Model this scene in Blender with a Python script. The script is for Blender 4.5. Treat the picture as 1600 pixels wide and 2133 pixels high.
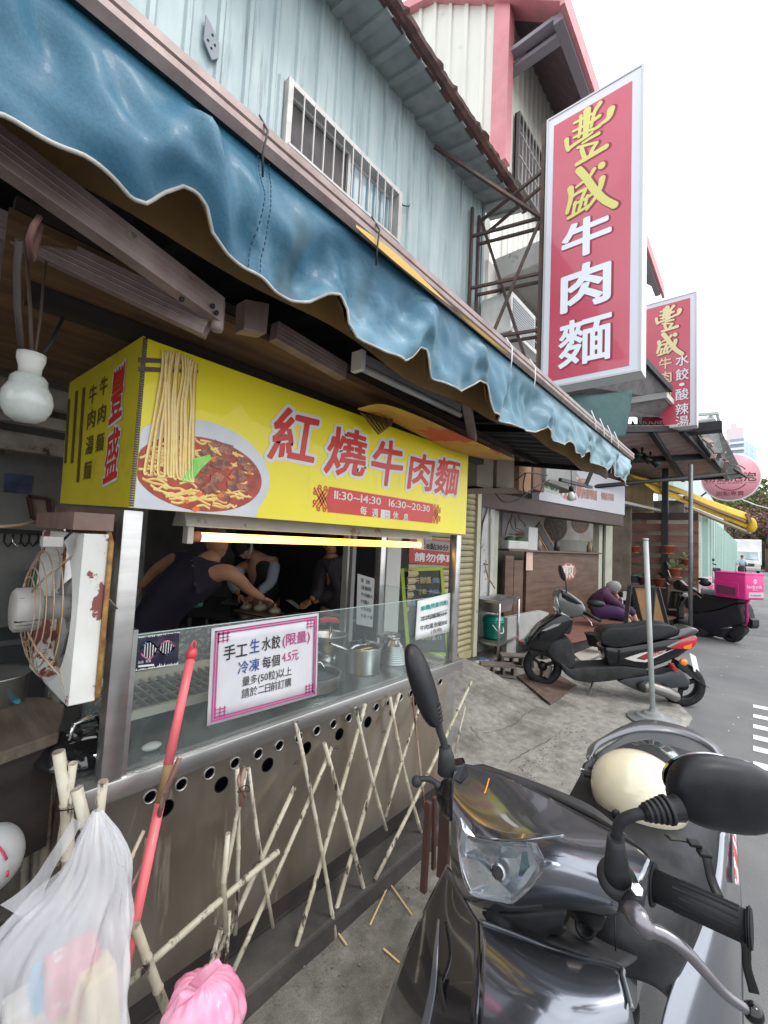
import bpy, bmesh, math, random
from mathutils import Vector, Matrix
random.seed(7)
sin, cos, pi, rad = math.sin, math.cos, math.pi, math.radians
for _o in list(bpy.data.objects): bpy.data.objects.remove(_o)
SC = bpy.context.scene
COL = SC.collection
V = lambda *a: Vector(a if len(a) > 1 else a[0])
# ---------------------------------------------------------------- camera
YAW, PITCH, ROLL, FPX, CH = rad(40.706), rad(3.717), rad(2.725), 895.4, 1.55
_f = Vector((cos(YAW)*cos(PITCH), sin(YAW)*cos(PITCH), sin(PITCH)))
_r = Vector((sin(YAW), -cos(YAW), 0)); _u = _r.cross(_f)
CR = cos(ROLL)*_r + sin(ROLL)*_u; CU = -sin(ROLL)*_r + cos(ROLL)*_u; CF = _f
CC = Vector((0, 0, CH))
cam = bpy.data.cameras.new("camera"); camo = bpy.data.objects.new("camera", cam); COL.objects.link(camo)
mw = Matrix.Identity(4)
for i in range(3): mw[i][0], mw[i][1], mw[i][2], mw[i][3] = CR[i], CU[i], -CF[i], CC[i]
camo.matrix_world = mw
cam.sensor_fit = 'HORIZONTAL'; cam.sensor_width = 36; cam.lens = 36*FPX/1600
cam.clip_start = .02; cam.clip_end = 3000
SC.camera = camo
# ---------------------------------------------------------------- sky, sun, exposure
world = bpy.data.worlds.new("World"); SC.world = world; world.use_nodes = True
nt = world.node_tree; N, L = nt.nodes, nt.links; N.clear()
wo = N.new('ShaderNodeOutputWorld'); bg = N.new('ShaderNodeBackground'); sky = N.new('ShaderNodeTexSky')
sky.sky_type = 'NISHITA'; sky.sun_disc = False
SUN_EL, SUN_AZ = rad(58), rad(-70)      # azimuth measured from +X towards +Y
sky.sun_elevation = SUN_EL; sky.sun_rotation = rad(90) - SUN_AZ; sky.dust_density = 3; sky.air_density = 1
tc = N.new('ShaderNodeTexCoord'); mp = N.new('ShaderNodeMapping'); mp.inputs['Scale'].default_value = (1, 1, 2.5)
nz = N.new('ShaderNodeTexNoise'); nz.inputs['Scale'].default_value = 1.6; nz.inputs['Detail'].default_value = 5
cr = N.new('ShaderNodeValToRGB'); cr.color_ramp.elements[0].position = .30; cr.color_ramp.elements[1].position = .60
cr.color_ramp.elements[0].color = (.66,)*3+(1,); cr.color_ramp.elements[1].color = (1, 1, 1, 1)
mx = N.new('ShaderNodeMixRGB'); mx.inputs[2].default_value = (11.4, 11.8, 12.2, 1)
L.new(tc.outputs['Generated'], mp.inputs[0]); L.new(mp.outputs[0], nz.inputs['Vector']); L.new(nz.outputs[0], cr.inputs[0])
L.new(cr.outputs[0], mx.inputs[0]); L.new(sky.outputs[0], mx.inputs[1]); L.new(mx.outputs[0], bg.inputs[0])
L.new(bg.outputs[0], wo.inputs[0]); bg.inputs[1].default_value = .15
sl = bpy.data.lights.new("sun", 'SUN'); sl.energy = .9; sl.angle = rad(14); sl.color = (1, .97, .92)
so = bpy.data.objects.new("sun", sl); COL.objects.link(so)
sd = Vector((cos(SUN_EL)*cos(SUN_AZ), cos(SUN_EL)*sin(SUN_AZ), sin(SUN_EL)))
so.rotation_euler = sd.to_track_quat('Z', 'Y').to_euler(); so.location = (0, -20, 30)
SC.view_settings.view_transform = 'Standard'; SC.view_settings.look = 'None'
SC.view_settings.exposure = .55; SC.view_settings.gamma = 1
SC.render.engine = 'CYCLES'
SC.cycles.max_bounces = 8; SC.cycles.transparent_max_bounces = 12
# ---------------------------------------------------------------- placing helpers
GT = [Matrix.Identity(4)]; GI = [Matrix.Identity(4)]     # local frame of the block being built
def local(m=None): GT[0] = m or Matrix.Identity(4); GI[0] = GT[0].inverted()
def ray(x, y): return GI[0].to_3x3()@(CF + CR*((x-800)/FPX) - CU*((y-1066.5)/FPX))
def at(x, y, ax, v):
    d = ray(x, y); i = 'xyz'.index(ax); C_ = GI[0]@CC; return C_ + d*((v-C_[i])/d[i])
def atw(x, y, w): return GI[0]@CC + ray(x, y)*w
def atp(x, y, p, n):
    d = ray(x, y); C_ = GI[0]@CC; return C_ + d*((p-C_).dot(n)/d.dot(n))
# ---------------------------------------------------------------- materials
def ramp(N, L, fac, c1, c2, p1, p2):
    r = N.new('ShaderNodeValToRGB'); e = r.color_ramp.elements
    e[0].position = p1; e[1].position = p2; e[0].color = (*c1, 1); e[1].color = (*c2, 1)
    L.new(fac, r.inputs[0]); return r.outputs[0]
MC = {}
def M(name, col, rough=.5, metal=0, col2=None, ns=6, p=(.35, .65), st=(1, 1, 1), bump=0, bs=60, coat=0, spot=None, sp=(.62, .68), ss=9, emit=0,
      alpha=1, trans=0, ior=1.45, spec=.5, fine=0, sheen=0, sst=(1, 1, 1)):
    if name in MC: return MC[name]
    m = bpy.data.materials.new(name); m.use_nodes = True; MC[name] = m
    N, L = m.node_tree.nodes, m.node_tree.links; b = N['Principled BSDF']
    b.inputs['Base Color'].default_value = (*col, 1); b.inputs['Roughness'].default_value = rough; b.inputs['Metallic'].default_value = metal
    b.inputs['Coat Weight'].default_value = coat; b.inputs['Coat Roughness'].default_value = .04
    b.inputs['Specular IOR Level'].default_value = spec
    b.inputs['Transmission Weight'].default_value = trans; b.inputs['IOR'].default_value = ior; b.inputs['Alpha'].default_value = alpha
    if sheen: b.inputs['Sheen Weight'].default_value = sheen
    if emit: b.inputs['Emission Color'].default_value = (*col, 1); b.inputs['Emission Strength'].default_value = emit
    tc = N.new('ShaderNodeTexCoord'); out = None
    def noise(scale, st, det=6, rgh=.6):
        mp = N.new('ShaderNodeMapping'); mp.inputs['Scale'].default_value = st; L.new(tc.outputs['Object'], mp.inputs[0])
        n = N.new('ShaderNodeTexNoise'); n.inputs['Scale'].default_value = scale; n.inputs['Detail'].default_value = det; n.inputs['Roughness'].default_value = rgh
        L.new(mp.outputs[0], n.inputs['Vector']); return n.outputs[0]
    if col2: out = ramp(N, L, noise(ns, st), col, col2, *p)
    if fine:
        n2 = noise(220, (1, 1, 1), 3); mxn = N.new('ShaderNodeMixRGB'); mxn.blend_type = 'OVERLAY'; mxn.inputs[0].default_value = fine
        if out: L.new(out, mxn.inputs[1])
        else: mxn.inputs[1].default_value = (*col, 1)
        L.new(n2, mxn.inputs[2]); out = mxn.outputs[0]
    if spot:
        mk = ramp(N, L, noise(ss, sst, 8, .65), (0, 0, 0), (1, 1, 1), *sp); mxn = N.new('ShaderNodeMixRGB')
        L.new(mk, mxn.inputs[0]); mxn.inputs[2].default_value = (*spot, 1)
        if out: L.new(out, mxn.inputs[1])
        else: mxn.inputs[1].default_value = (*col, 1)
        out = mxn.outputs[0]
        if metal:
            mm = N.new('ShaderNodeMath'); mm.operation = 'MULTIPLY_ADD'; L.new(mk, mm.inputs[0]); mm.inputs[1].default_value = -metal; mm.inputs[2].default_value = metal; L.new(mm.outputs[0], b.inputs['Metallic'])
    if out: L.new(out, b.inputs['Base Color'])
    if rough > .12 and not trans:
        rr = N.new('ShaderNodeMapRange'); rr.inputs[3].default_value = rough*.75; rr.inputs[4].default_value = min(1, rough*1.3)
        L.new(noise(ns*2.3, (1, 1, 1)), rr.inputs[0]); L.new(rr.outputs[0], b.inputs['Roughness'])
    if bump:
        bp = N.new('ShaderNodeBump'); bp.inputs['Strength'].default_value = min(1, bump); bp.inputs['Distance'].default_value = .004
        L.new(noise(bs, st), bp.inputs['Height']); L.new(bp.outputs[0], b.inputs['Normal'])
    return m
# ---------------------------------------------------------------- mesh builder
def frame(d):
    d = d.normalized(); a = Vector((0, 0, 1)) if abs(d.z) < .9 else Vector((1, 0, 0))
    x = a.cross(d).normalized(); return x, d.cross(x)
class MB:
    def __init__(s): s.v, s.f, s.mi, s.sm, s.m = [], [], [], [], 0
    def add(s, vs, fs, sm=False):
        o = len(s.v); s.v += [Vector(v) for v in vs]
        for f in fs: s.f.append(tuple(i+o for i in f)); s.mi.append(s.m); s.sm.append(sm)
        return s
    def mat(s, i): s.m = i; return s
    def box(s, a, b, rot=None, piv=None):
        x0, y0, z0 = a; x1, y1, z1 = b
        vs = [Vector(p) for p in ((x0,y0,z0),(x1,y0,z0),(x1,y1,z0),(x0,y1,z0),(x0,y0,z1),(x1,y0,z1),(x1,y1,z1),(x0,y1,z1))]
        if rot: c = Vector(piv) if piv else sum(vs, Vector())/8; vs = [c+rot@(v-c) for v in vs]
        return s.add(vs, [(0,3,2,1),(4,5,6,7),(0,1,5,4),(1,2,6,5),(2,3,7,6),(3,0,4,7)])
    def beam(s, p, q, w, h, up=None):        # rectangular bar p->q
        p, q = V(p), V(q); d = (q-p).normalized(); up = Vector(up) if up else (Vector((0,0,1)) if abs(d.z) < .95 else Vector((0,1,0)))
        x = d.cross(up).normalized()*w/2; y = x.cross(d).normalized()*h/2
        vs = [p-x-y, p+x-y, p+x+y, p-x+y, q-x-y, q+x-y, q+x+y, q-x+y]
        return s.add(vs, [(0,3,2,1),(4,5,6,7),(0,1,5,4),(1,2,6,5),(2,3,7,6),(3,0,4,7)])
    def tube(s, pts, r, n=8, cap=True, sm=True, closed=False):
        pts = [V(p) for p in pts]; k = len(pts); rs = r if isinstance(r, (list, tuple)) else [r]*k
        x, y = frame(pts[1]-pts[0]); vs = []; prev = None
        for i, p in enumerate(pts):
            a = pts[(i-1) % k] if (i or closed) else p; b = pts[(i+1) % k] if (i < k-1 or closed) else p
            d = (b-a).normalized()
            if prev is not None:
                q = prev.rotation_difference(d); x = q@x; y = q@y
            prev = d
            for j in range(n): t = 2*pi*j/n; vs.append(p+(x*cos(t)+y*sin(t))*rs[i])
        fs = []
        for i in range(k if closed else k-1):
            i2 = (i+1) % k
            for j in range(n): fs.append((i*n+j, i*n+(j+1) % n, i2*n+(j+1) % n, i2*n+j))
        s.add(vs, fs, sm)
        if cap and not closed:
            o = len(s.v)-k*n; s.f.append(tuple(o+j for j in range(n))[::-1]); s.f.append(tuple(o+(k-1)*n+j for j in range(n))); s.mi += [s.m]*2; s.sm += [False]*2
        return s
    def lathe(s, c, prof, ax=(0, 0, 1), n=24, sm=True, sx=1, sy=1, cap=True):   # prof: [(r, h)]
        c = V(c); d = V(ax).normalized(); x, y = frame(d); vs = []
        for r, h in prof:
            for j in range(n): t = 2*pi*j/n; vs.append(c+d*h+x*(r*cos(t)*sx)+y*(r*sin(t)*sy))
        k = len(prof); fs = [(i*n+j, i*n+(j+1) % n, (i+1)*n+(j+1) % n, (i+1)*n+j) for i in range(k-1) for j in range(n)]
        if cap:
            if prof[0][0] > 1e-4: fs.append(tuple(range(n))[::-1])
            if prof[-1][0] > 1e-4: fs.append(tuple((k-1)*n+j for j in range(n)))
        return s.add(vs, fs, sm)
    def ball(s, c, r, n=16, m=10, R=None):
        c = V(c); r = (r, r, r) if not isinstance(r, (tuple, list)) else r; vs = []; fs = []
        for i in range(m+1):
            a = pi*i/m
            for j in range(n):
                t = 2*pi*j/n; p = Vector((r[0]*sin(a)*cos(t), r[1]*sin(a)*sin(t), r[2]*cos(a)))
                vs.append(c+(R@p if R else p))
        for i in range(m):
            for j in range(n): fs.append((i*n+j, (i+1)*n+j, (i+1)*n+(j+1) % n, i*n+(j+1) % n))
        return s.add(vs, fs, True)
    def poly(s, pts, off=None):              # flat n-gon, or prism when off is given
        pts = [V(p) for p in pts]; n = len(pts)
        if off is None: return s.add(pts, [tuple(range(n))])
        o = V(off); return s.add(pts+[p+o for p in pts], [tuple(range(n))[::-1], tuple(range(n, 2*n))]+[(i, (i+1) % n, n+(i+1) % n, n+i) for i in range(n)])
    def grid(s, rows, sm=True, th=None, closed=False):
        n, k = len(rows), len(rows[0]); vs = [V(p) for r in rows for p in r]
        kk = k if closed else k-1
        fs = [(i*k+j, i*k+(j+1) % k, (i+1)*k+(j+1) % k, (i+1)*k+j) for i in range(n-1) for j in range(kk)]
        return s.add(vs, fs, sm)
    def patch(s, rows, sub=5, relax=0, **kw):         # smooth interpolating patch through control rows
        g = catgrid(rows, sub)
        for _ in range(relax):
            n, k = len(g), len(g[0]); h = [r[:] for r in g]
            for i in range(n):
                for j in range(k):
                    if 0 < i < n-1 and 0 < j < k-1: h[i][j] = (g[i-1][j]+g[i+1][j]+g[i][j-1]+g[i][j+1])/4
                    elif 0 < i < n-1: h[i][j] = g[i][j]*.6+(g[i-1][j]+g[i+1][j])*.2
                    elif 0 < j < k-1: h[i][j] = g[i][j]*.6+(g[i][j-1]+g[i][j+1])*.2
            g = h
        return s.grid(g, **kw)
    def obj(s, name, mats, parent=None, label=None, bevel=0, seg=2, solid=0, sub=0, auto=0, kind=None, flip=False, weld=False):
        me = bpy.data.meshes.new(name); me.from_pydata([tuple(GT[0]@v) for v in s.v], [], s.f); mats = mats if isinstance(mats, (list, tuple)) else [mats]
        for m in mats: me.materials.append(m)
        for p_, i, q in zip(me.polygons, s.mi, s.sm): p_.material_index = i; p_.use_smooth = q
        bm = bmesh.new(); bm.from_mesh(me)
        if weld: bmesh.ops.remove_doubles(bm, verts=bm.verts, dist=1e-5)
        if not flip: bmesh.ops.recalc_face_normals(bm, faces=bm.faces)
        if bevel:
            es = [e for e in bm.edges if len(e.link_faces) == 2 and e.calc_face_angle(0) > .5]
            bmesh.ops.bevel(bm, geom=es, offset=bevel, segments=seg, affect='EDGES', profile=.5, clamp_overlap=True)
            if auto:
                for f in bm.faces: f.smooth = True
        bm.to_mesh(me); bm.free()
        if auto and bevel: me.set_sharp_from_angle(angle=rad(auto))
        o = bpy.data.objects.new(name, me); COL.objects.link(o)
        if solid: md = o.modifiers.new('s', 'SOLIDIFY'); md.thickness = solid; md.offset = -1
        if sub: md = o.modifiers.new('b', 'SUBSURF'); md.levels = sub; md.render_levels = sub
        if parent: put(o, parent)
        if label: o['label'] = label
        if kind: o['kind'] = kind
        return o
def wm(o): return (wm(o.parent)@o.matrix_parent_inverse@o.matrix_basis) if o.parent else o.matrix_basis.copy()
def put(o, parent): o.parent = parent; o.matrix_parent_inverse = wm(parent).inverted()
def tag(o, label=None, cat=None, group=None, kind=None):
    if label: o['label'] = label
    if cat: o['category'] = cat
    if group: o['group'] = group
    if kind: o['kind'] = kind
    return o
def thing(name, label, cat, loc=(0, 0, 0), group=None):
    o = bpy.data.objects.new(name, None); COL.objects.link(o); o.location = GT[0]@V(loc); o.empty_display_size = .1
    return tag(o, label, cat, group)
def struct(o): o['kind'] = 'structure'; return o
def copy_tree(o, parent=None):
    c = o.copy(); COL.objects.link(c)
    if parent: c.parent = parent; c.matrix_parent_inverse = o.matrix_parent_inverse.copy()
    for ch in list(o.children): copy_tree(ch, c)
    return c
def cat(p0, p1, p2, p3, t):
    return p1 + (p2-p0)*(t*.5) + (p0*2-p1*5+p2*4-p3)*(t*t*.5) + (p1*3-p0-p2*3+p3)*(t*t*t*.5)
def catline(pts, sub):
    pts = [V(p) for p in pts]; P = [pts[0]*2-pts[1]]+pts+[pts[-1]*2-pts[-2]]; out = []
    for i in range(1, len(P)-2):
        for k in range(sub): out.append(cat(P[i-1], P[i], P[i+1], P[i+2], k/sub))
    return out+[pts[-1]]
def catgrid(rows, sub):
    a = [catline(r, sub) for r in rows]
    return [list(x) for x in zip(*[catline([r[j] for r in a], sub) for j in range(len(a[0]))])]
# ---------------------------------------------------------------- lettering
GC = {}
def glyph(ch):
    if ch in GC: return GC[ch]
    cu = bpy.data.curves.new('t', 'FONT'); cu.body = ch; cu.size = 1; cu.resolution_u = 2; cu.fill_mode = 'FRONT'
    o = bpy.data.objects.new('t', cu); COL.objects.link(o); dg = bpy.context.evaluated_depsgraph_get(); dg.update()
    me = bpy.data.meshes.new_from_object(o.evaluated_get(dg)); vs = [(v.co.x, v.co.y) for v in me.vertices]; fs = [tuple(p.vertices) for p in me.polygons]
    bpy.data.objects.remove(o); bpy.data.curves.remove(cu); bpy.data.meshes.remove(me)
    cnt = {}
    for f in fs:
        for a, b in zip(f, f[1:]+f[:1]): k = (min(a, b), max(a, b)); cnt[k] = cnt.get(k, 0)+1
    GC[ch] = (vs, fs, [k for k, n in cnt.items() if n == 1]); return GC[ch]
def bbox(vs): xs = [v[0] for v in vs]; ys = [v[1] for v in vs]; return min(xs), min(ys), max(xs), max(ys)
def draw_glyph(mb, ch, mp, off, n):      # mp: em coords -> 3D ; off: extra stroke half-width in em ; n: normal
    vs, fs, bd = glyph(ch); mb.add([mp(*v) for v in vs], fs)
    if off <= 0: return
    used = set(); k = 0
    for a, b in bd:
        (x0, y0), (x1, y1) = vs[a], vs[b]; l = math.hypot(x1-x0, y1-y0)
        if l < 1e-6: continue
        nx, ny = -(y1-y0)/l*off, (x1-x0)/l*off; k += 1; lf = n*(.00002*(k % 17)+.00003)
        mb.add([mp(x0+nx, y0+ny)+lf, mp(x1+nx, y1+ny)+lf, mp(x1-nx, y1-ny)+lf, mp(x0-nx, y0-ny)+lf], [(3, 2, 1, 0)])
        for v in (a, b):
            if v not in used:
                used.add(v); k += 1; lf = n*(.00002*(k % 17)+.00004); c = vs[v]
                mb.add([mp(c[0]+off*cos(t*pi/4), c[1]+off*sin(t*pi/4))+lf for t in range(8)], [tuple(range(8))])
def put_glyph(mb, ch, fn, x, y, w, h, off=0, shear=0, warp=0):   # fills cell (x,y,w,h) ; fn maps (u,v)->3D
    vs = glyph(ch)[0]
    if not vs: return
    a, b, c, d = bbox(vs); n = (fn(1, 0)-fn(0, 0)).cross(fn(0, 1)-fn(0, 0)).normalized()
    def mp(px, py):
        u = (px-a)/(c-a+1e-6); v = (py-b)/(d-b+1e-6)
        uu = u+shear*(v-.5)+warp*sin(v*7+u*3+ord(ch))*.03; vv = v+warp*sin(u*6+v*2+ord(ch))*.03+abs(warp)*.12*(u-.5)
        return fn(x+uu*w, y+vv*h)
    draw_glyph(mb, ch, mp, off, n)
def put_text(mb, s, fn, x, y, h, off=0, sp=0, shear=0, asp=1):    # runs along +u with natural widths; h = em height
    cx = x; n = (fn(1, 0)-fn(0, 0)).cross(fn(0, 1)-fn(0, 0)).normalized()
    for ch in s:
        if ch == ' ': cx += h*.35*asp; continue
        vs = glyph(ch)[0]
        if not vs: continue
        a, b, c, d = bbox(vs)
        draw_glyph(mb, ch, lambda px, py, cx=cx, a=a: fn(cx+(px-a+shear*py)*h*asp, y+py*h), off, n); cx += (c-a+.08+sp)*h*asp
    return cx
def uvf(o, u, v, n=None, lift=0):
    o, u, v = V(o), V(u), V(v); n = V(n) if n is not None else Vector()
    return lambda a, b: o+u*a+v*b+n*lift
# ================================================================ materials in use
STEEL = M('brushed_steel', (.50, .49, .48), .30, .9, col2=(.40, .385, .37), ns=3, st=(1, 1, 6), fine=.1)
STEELD = M('stained_steel', (.58, .53, .47), .30, .95, col2=(.38, .31, .24), ns=2.6, p=(.32, .68), st=(1.6, 1, .35), spot=(.16, .10, .06), sp=(.60, .78), ss=5, fine=.15, sst=(2.2, 1, .3))
ALU = M('pinkish_aluminium', (.33, .255, .24), .5, .3, col2=(.23, .17, .155), ns=14, st=(1, 1, 1), spot=(.10, .07, .06), sp=(.66, .72), ss=22)
BLACKM = M('black_metal', (.02, .02, .022), .5, .3)
DARK = M('dark_timber', (.035, .026, .022), .7, col2=(.02, .015, .014), ns=5, st=(.3, 3, 3), bump=.3)
RUSTB = M('rusty_brown_steel', (.075, .05, .045), .7, .2, col2=(.16, .07, .04), ns=9, p=(.5, .75), bump=.3)
WHITEP = M('white_paint', (.72, .71, .68), .5, col2=(.58, .56, .52), ns=4)
ASPH = M('asphalt', (.125, .125, .13), .92, col2=(.185, .183, .18), ns=.9, bump=.6, bs=240, fine=.55, spot=(.25, .24, .23), sp=(.70, .74), ss=26)
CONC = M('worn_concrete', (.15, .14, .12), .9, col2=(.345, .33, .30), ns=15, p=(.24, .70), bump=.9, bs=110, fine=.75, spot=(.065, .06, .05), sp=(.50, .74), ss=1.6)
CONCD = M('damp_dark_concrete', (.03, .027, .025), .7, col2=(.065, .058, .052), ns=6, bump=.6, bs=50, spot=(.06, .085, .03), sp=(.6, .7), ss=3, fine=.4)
PLASTER = M('dirty_plaster', (.52, .50, .46), .85, col2=(.34, .31, .28), ns=2.5, bump=.15, spot=(.10, .09, .08), sp=(.66, .74), ss=6)
# ================================================================ ground
def ss(t): t = max(0, min(1, t)); return t*t*(3-2*t)
def gz(x, y):
    z = .015+.02*ss((y-.45)/.2)+.095*ss((y-1.35)/1.1)
    if x < 4.36: z += .14*ss((y-1.45)/1.1)*ss((x-2.2)/.6)
    return z
def atg(px, py, lift=0):
    z = .1
    for _ in range(12): p = at(px, py, 'z', z); z = z*.5+.5*(gz(p.x, p.y) if -3 < p.x < 5.9 and p.y > .45 else 0)
    p.z += lift; return p
me = MB().grid([[(-60, -60, 0), (-60, 60, 0)], [(6, -60, 0), (6, 60, 0)], [(400, -120, 0), (400, 300, 0)]], sm=False)
struct(me.obj('road', ASPH))
rows = []
xs = [-3+i*.1 for i in range(15)]+[-1.5+i*.07 for i in range(84)]+[4.358, 4.362]+[4.43+i*.07 for i in range(22)]
for x in xs:
    e = .47+.02*sin(x*3.1)+.008*sin(x*11)+.006*sin(x*29)+(.25*ss((x-5.15)/.5))
    rows.append([(x, e-.03, -.01)]+[(x, e+(y/26)**1.2*(3.9-e), gz(x, e+(y/26)**1.2*(3.9-e))+.004*sin(x*17+y)*sin(y*1.7)) for y in range(27)])
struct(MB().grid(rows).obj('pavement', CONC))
# cracks and a moss strip are thin recessed lines on the slab
cr_ = MB()
for pts in ([(1010, 1528), (1045, 1520), (1075, 1508), (1092, 1490), (1118, 1475)], [(1076, 1480), (1085, 1488), (1090, 1492)], [(978, 1512), (1000, 1540), (1020, 1552)], [(1150, 1540), (1100, 1565), (1060, 1590)]):
    q = [atg(x, y) for x, y in pts]; q = [V(p.x, p.y, gz(p.x, p.y)+.0045) for p in q]
    for a, b in zip(q, q[1:]):
        
        for u in range(6):
            p, r = a.lerp(b, u/6), a.lerp(b, (u+1)/6); j = (b-a).cross(V(0, 0, 1)).normalized(); p = p+j*.008*sin(u*2.1+a.x*9); r = r+j*.008*sin((u+1)*2.1+a.x*9); cr_.poly([p-j*.0016, p+j*.002, r+j*.0016, r-j*.002])
tag(cr_.obj('ground_crack', M('crack', (.03, .028, .025), .9)), kind='structure')
PAINT = M('road_paint', (.68, .68, .66), .7, col2=(.45, .45, .44), ns=9, p=(.5, .7), fine=.3)
for i, (yy) in enumerate((1467, 1487, 1508, 1530, 1553, 1585, 1622)):
    a = at(1569, yy, 'z', .004); w = .13
    mkq = MB().poly([(a.x, a.y, .004), (a.x-w*.95, a.y, .004), (a.x-w*.95+.05, a.y-.62, .004), (a.x+.05, a.y-.62, .004)]).obj('road_marking', PAINT); struct(mkq)
mkq = MB().poly([at(1577, 1537, 'z', .006), at(1600, 1543, 'z', .006), at(1600, 1546, 'z', .006), at(1576, 1541, 'z', .006)])
# patches of far road colour: side lane stripe
struct(MB().poly([(24, -.6, .004), (60, -1.6, .004), (60, -1.75, .004), (24, -.75, .004)]).obj('road_marking', PAINT))
# steel plate over the gutter
q = [atg(x, y, .012) for x, y in ((1076, 1412), (1140, 1394), (1202, 1432), (1147, 1471))]
pl = thing('steel_plate', 'rusty chequered steel plate lying in the gutter under the front wheel', 'steel plate', q[0])
MB().poly([V(p) for p in q], (0, 0, .012)).obj('plate', M('rusty_plate', (.13, .085, .065), .7, .4, col2=(.21, .15, .12), ns=10, bump=.8, bs=90, fine=.3), pl, bevel=.002)
st = MB()
for i in range(14):
    for j in range(9):
        a = q[0].lerp(q[1], (i+.5)/14).lerp(q[3].lerp(q[2], (i+.5)/14), (j+.5)/9)+V(0, 0, .0125); d = V(.014, .008*(1 if (i+j) % 2 else -1), 0)
        st.beam(a-d, a+d, .004, .003)
tag(st.obj('tread', MC['rusty_plate'], pl), kind='stuff')
# ================================================================ blue corrugated house
BLUEW = M('blue_sheet_paint', (.40, .475, .475), .5, col2=(.28, .355, .365), ns=2.2, st=(2.5, 1, .35), spot=(.17, .21, .22), sp=(.54, .74), ss=4.5, sst=(5, 1, .30), fine=.2)
YW = 2.6
def corr(x0, x1, z0, z1, y, pitch=.2, rib=.035, dep=.018, out=-1, ztop=None, tw=.5, n2=True):
    pr = []; x = x0
    while x < x1-1e-6:
        e = min(x+pitch, x1); w = e-x
        if n2: pr += [(x, 0), (x+w-rib*1.7, 0), (x+w-rib*1.3, dep), (x+w-rib*.5, dep), (x+w-.001, 0)]
        else: pr += [(x, 0), (x+w*.25, 0), (x+w*.35, dep), (x+w*.7, dep), (x+w*.85, 0)]
        x = e
    pr.append((x1, 0))
    return MB().grid([[(a, y+out*b, z0), (a, y+out*b, ztop(a) if ztop else z1)] for a, b in pr], sm=False)
hs = thing('blue_house', 'house upper floor clad in pale blue ribbed metal sheets above the blue awning', 'house', (0, YW, 0))
xe = at(1003, 430, 'y', YW).x
x = -1.2; k = 0
w0, w1 = at(593, 168, 'y', YW), at(829, 403, 'y', YW); wz1 = w0.z; wz0 = at(823, 560, 'y', YW).z-.12
segs = []
while x < xe-.05:
    e = min(x+.6, xe); segs.append((x, e)); x = e
for a, b in segs:
    if b < w0.x or a > w1.x: corr(a, b, 2.9, 7.4 if a < -.3 else 6.35, YW).obj('wall_panel', BLUEW, hs)
    else:
        corr(a, b, w0.z, 6.35, YW).obj('wall_panel', BLUEW, hs)
        corr(a, b, 2.9, wz0, YW).obj('wall_panel', BLUEW, hs)
        if a < w0.x: corr(a, w0.x, wz0, w0.z, YW).obj('wall_panel', BLUEW, hs)
        if b > w1.x: corr(w1.x, b, wz0, w0.z, YW).obj('wall_panel', BLUEW, hs)
# corner return and post beyond it
MB().box((xe, YW-.03, 2.9), (xe+.05, YW+.4, 6.35)).obj('corner_trim', M('grey_blue_trim', (.20, .27, .28), .5), hs)
# eave: ribbed soffit sheets with a rusted lip
EAVE = M('eave_sheet', (.30, .31, .30), .6, col2=(.22, .225, .22), ns=5)
RUST = M('flaking_rust', (.065, .035, .032), .9, col2=(.15, .06, .04), ns=5, p=(.45, .75), bump=.9, bs=45)
e0 = at(672, 0, 'y', YW); ez = (at(1000, 425, 'y', YW).z+.02); lipY = YW-.42
pr = []; x = -1.4; xend = at(1090, 470, 'y', lipY).x
for i in range(30):
    x0 = -1.4+i*.235
    if x0 > xend-.2: break
    b = MB(); r = [(x0, 0), (x0+.15, 0), (x0+.16, .03), (x0+.225, .03), (x0+.235, 0)]
    b.grid([[(a, YW+.02, ez-h), (a, lipY, ez-.09-h), (a, lipY, ez-.07-h), (a, YW+.02, ez+.02-h)] for a, h in r], sm=False)
    b.obj('roof_sheet', EAVE, hs)
b = MB(); rows = []; x = -1.4
while x < xend+.05:
    jj = random.uniform(-.003, .003)+.005*sin(x*3); rows.append([(x, lipY+.03, ez-.095+jj), (x, lipY-.03, ez-.09+jj), (x, lipY-.06-abs(jj)*2, ez-.06), (x, lipY-.065-abs(jj)*2-(random.uniform(0, .03) if random.random() < .3 else 0), ez-.02+jj), (x, YW, ez+.10)]); x += .04
b.grid(rows, sm=False).obj('roof_edge', RUST, hs)
# window with white grille
WF = M('window_frame_white', (.52, .50, .47), .45, .2, col2=(.40, .38, .36), ns=8)
GL = M('dusty_glass', (.30, .38, .40), .12, 0, col2=(.5, .58, .6), ns=2, coat=.6)
SCR = M('insect_screen', (.075, .065, .065), .75, col2=(.11, .10, .10), ns=5)
wn = thing('house_window', 'sliding window behind white bars in the blue ribbed wall', 'window', (w0.x, YW, wz0)); 
def fr(m, x0, x1, z0, z1, y0, y1, t):
    m.box((x0, y0, z0), (x0+t, y1, z1)); m.box((x1-t, y0, z0), (x1, y1, z1)); m.box((x0+t, y0, z1-t), (x1-t, y1, z1)); m.box((x0+t, y0, z0), (x1-t, y1, z0+t)); return m
fr(MB(), w0.x, w1.x, wz0, wz1, YW-.06, YW+.05, .045).obj('frame', WF, wn, bevel=.002)
xm = (w0.x+w1.x)/2+.03
MB().box((w0.x+.04, YW+.03, wz0+.04), (xm, YW+.035, wz1-.04)).obj('screen', SCR, wn)
s1 = fr(MB(), w0.x+.045, xm, wz0+.045, wz1-.045, YW+.0, YW+.025, .025).obj('sash', WF, wn)
s2 = fr(MB(), xm-.02, w1.x-.045, wz0+.045, wz1-.045, YW+.028, YW+.05, .028).obj('sash', WF, wn)
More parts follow.
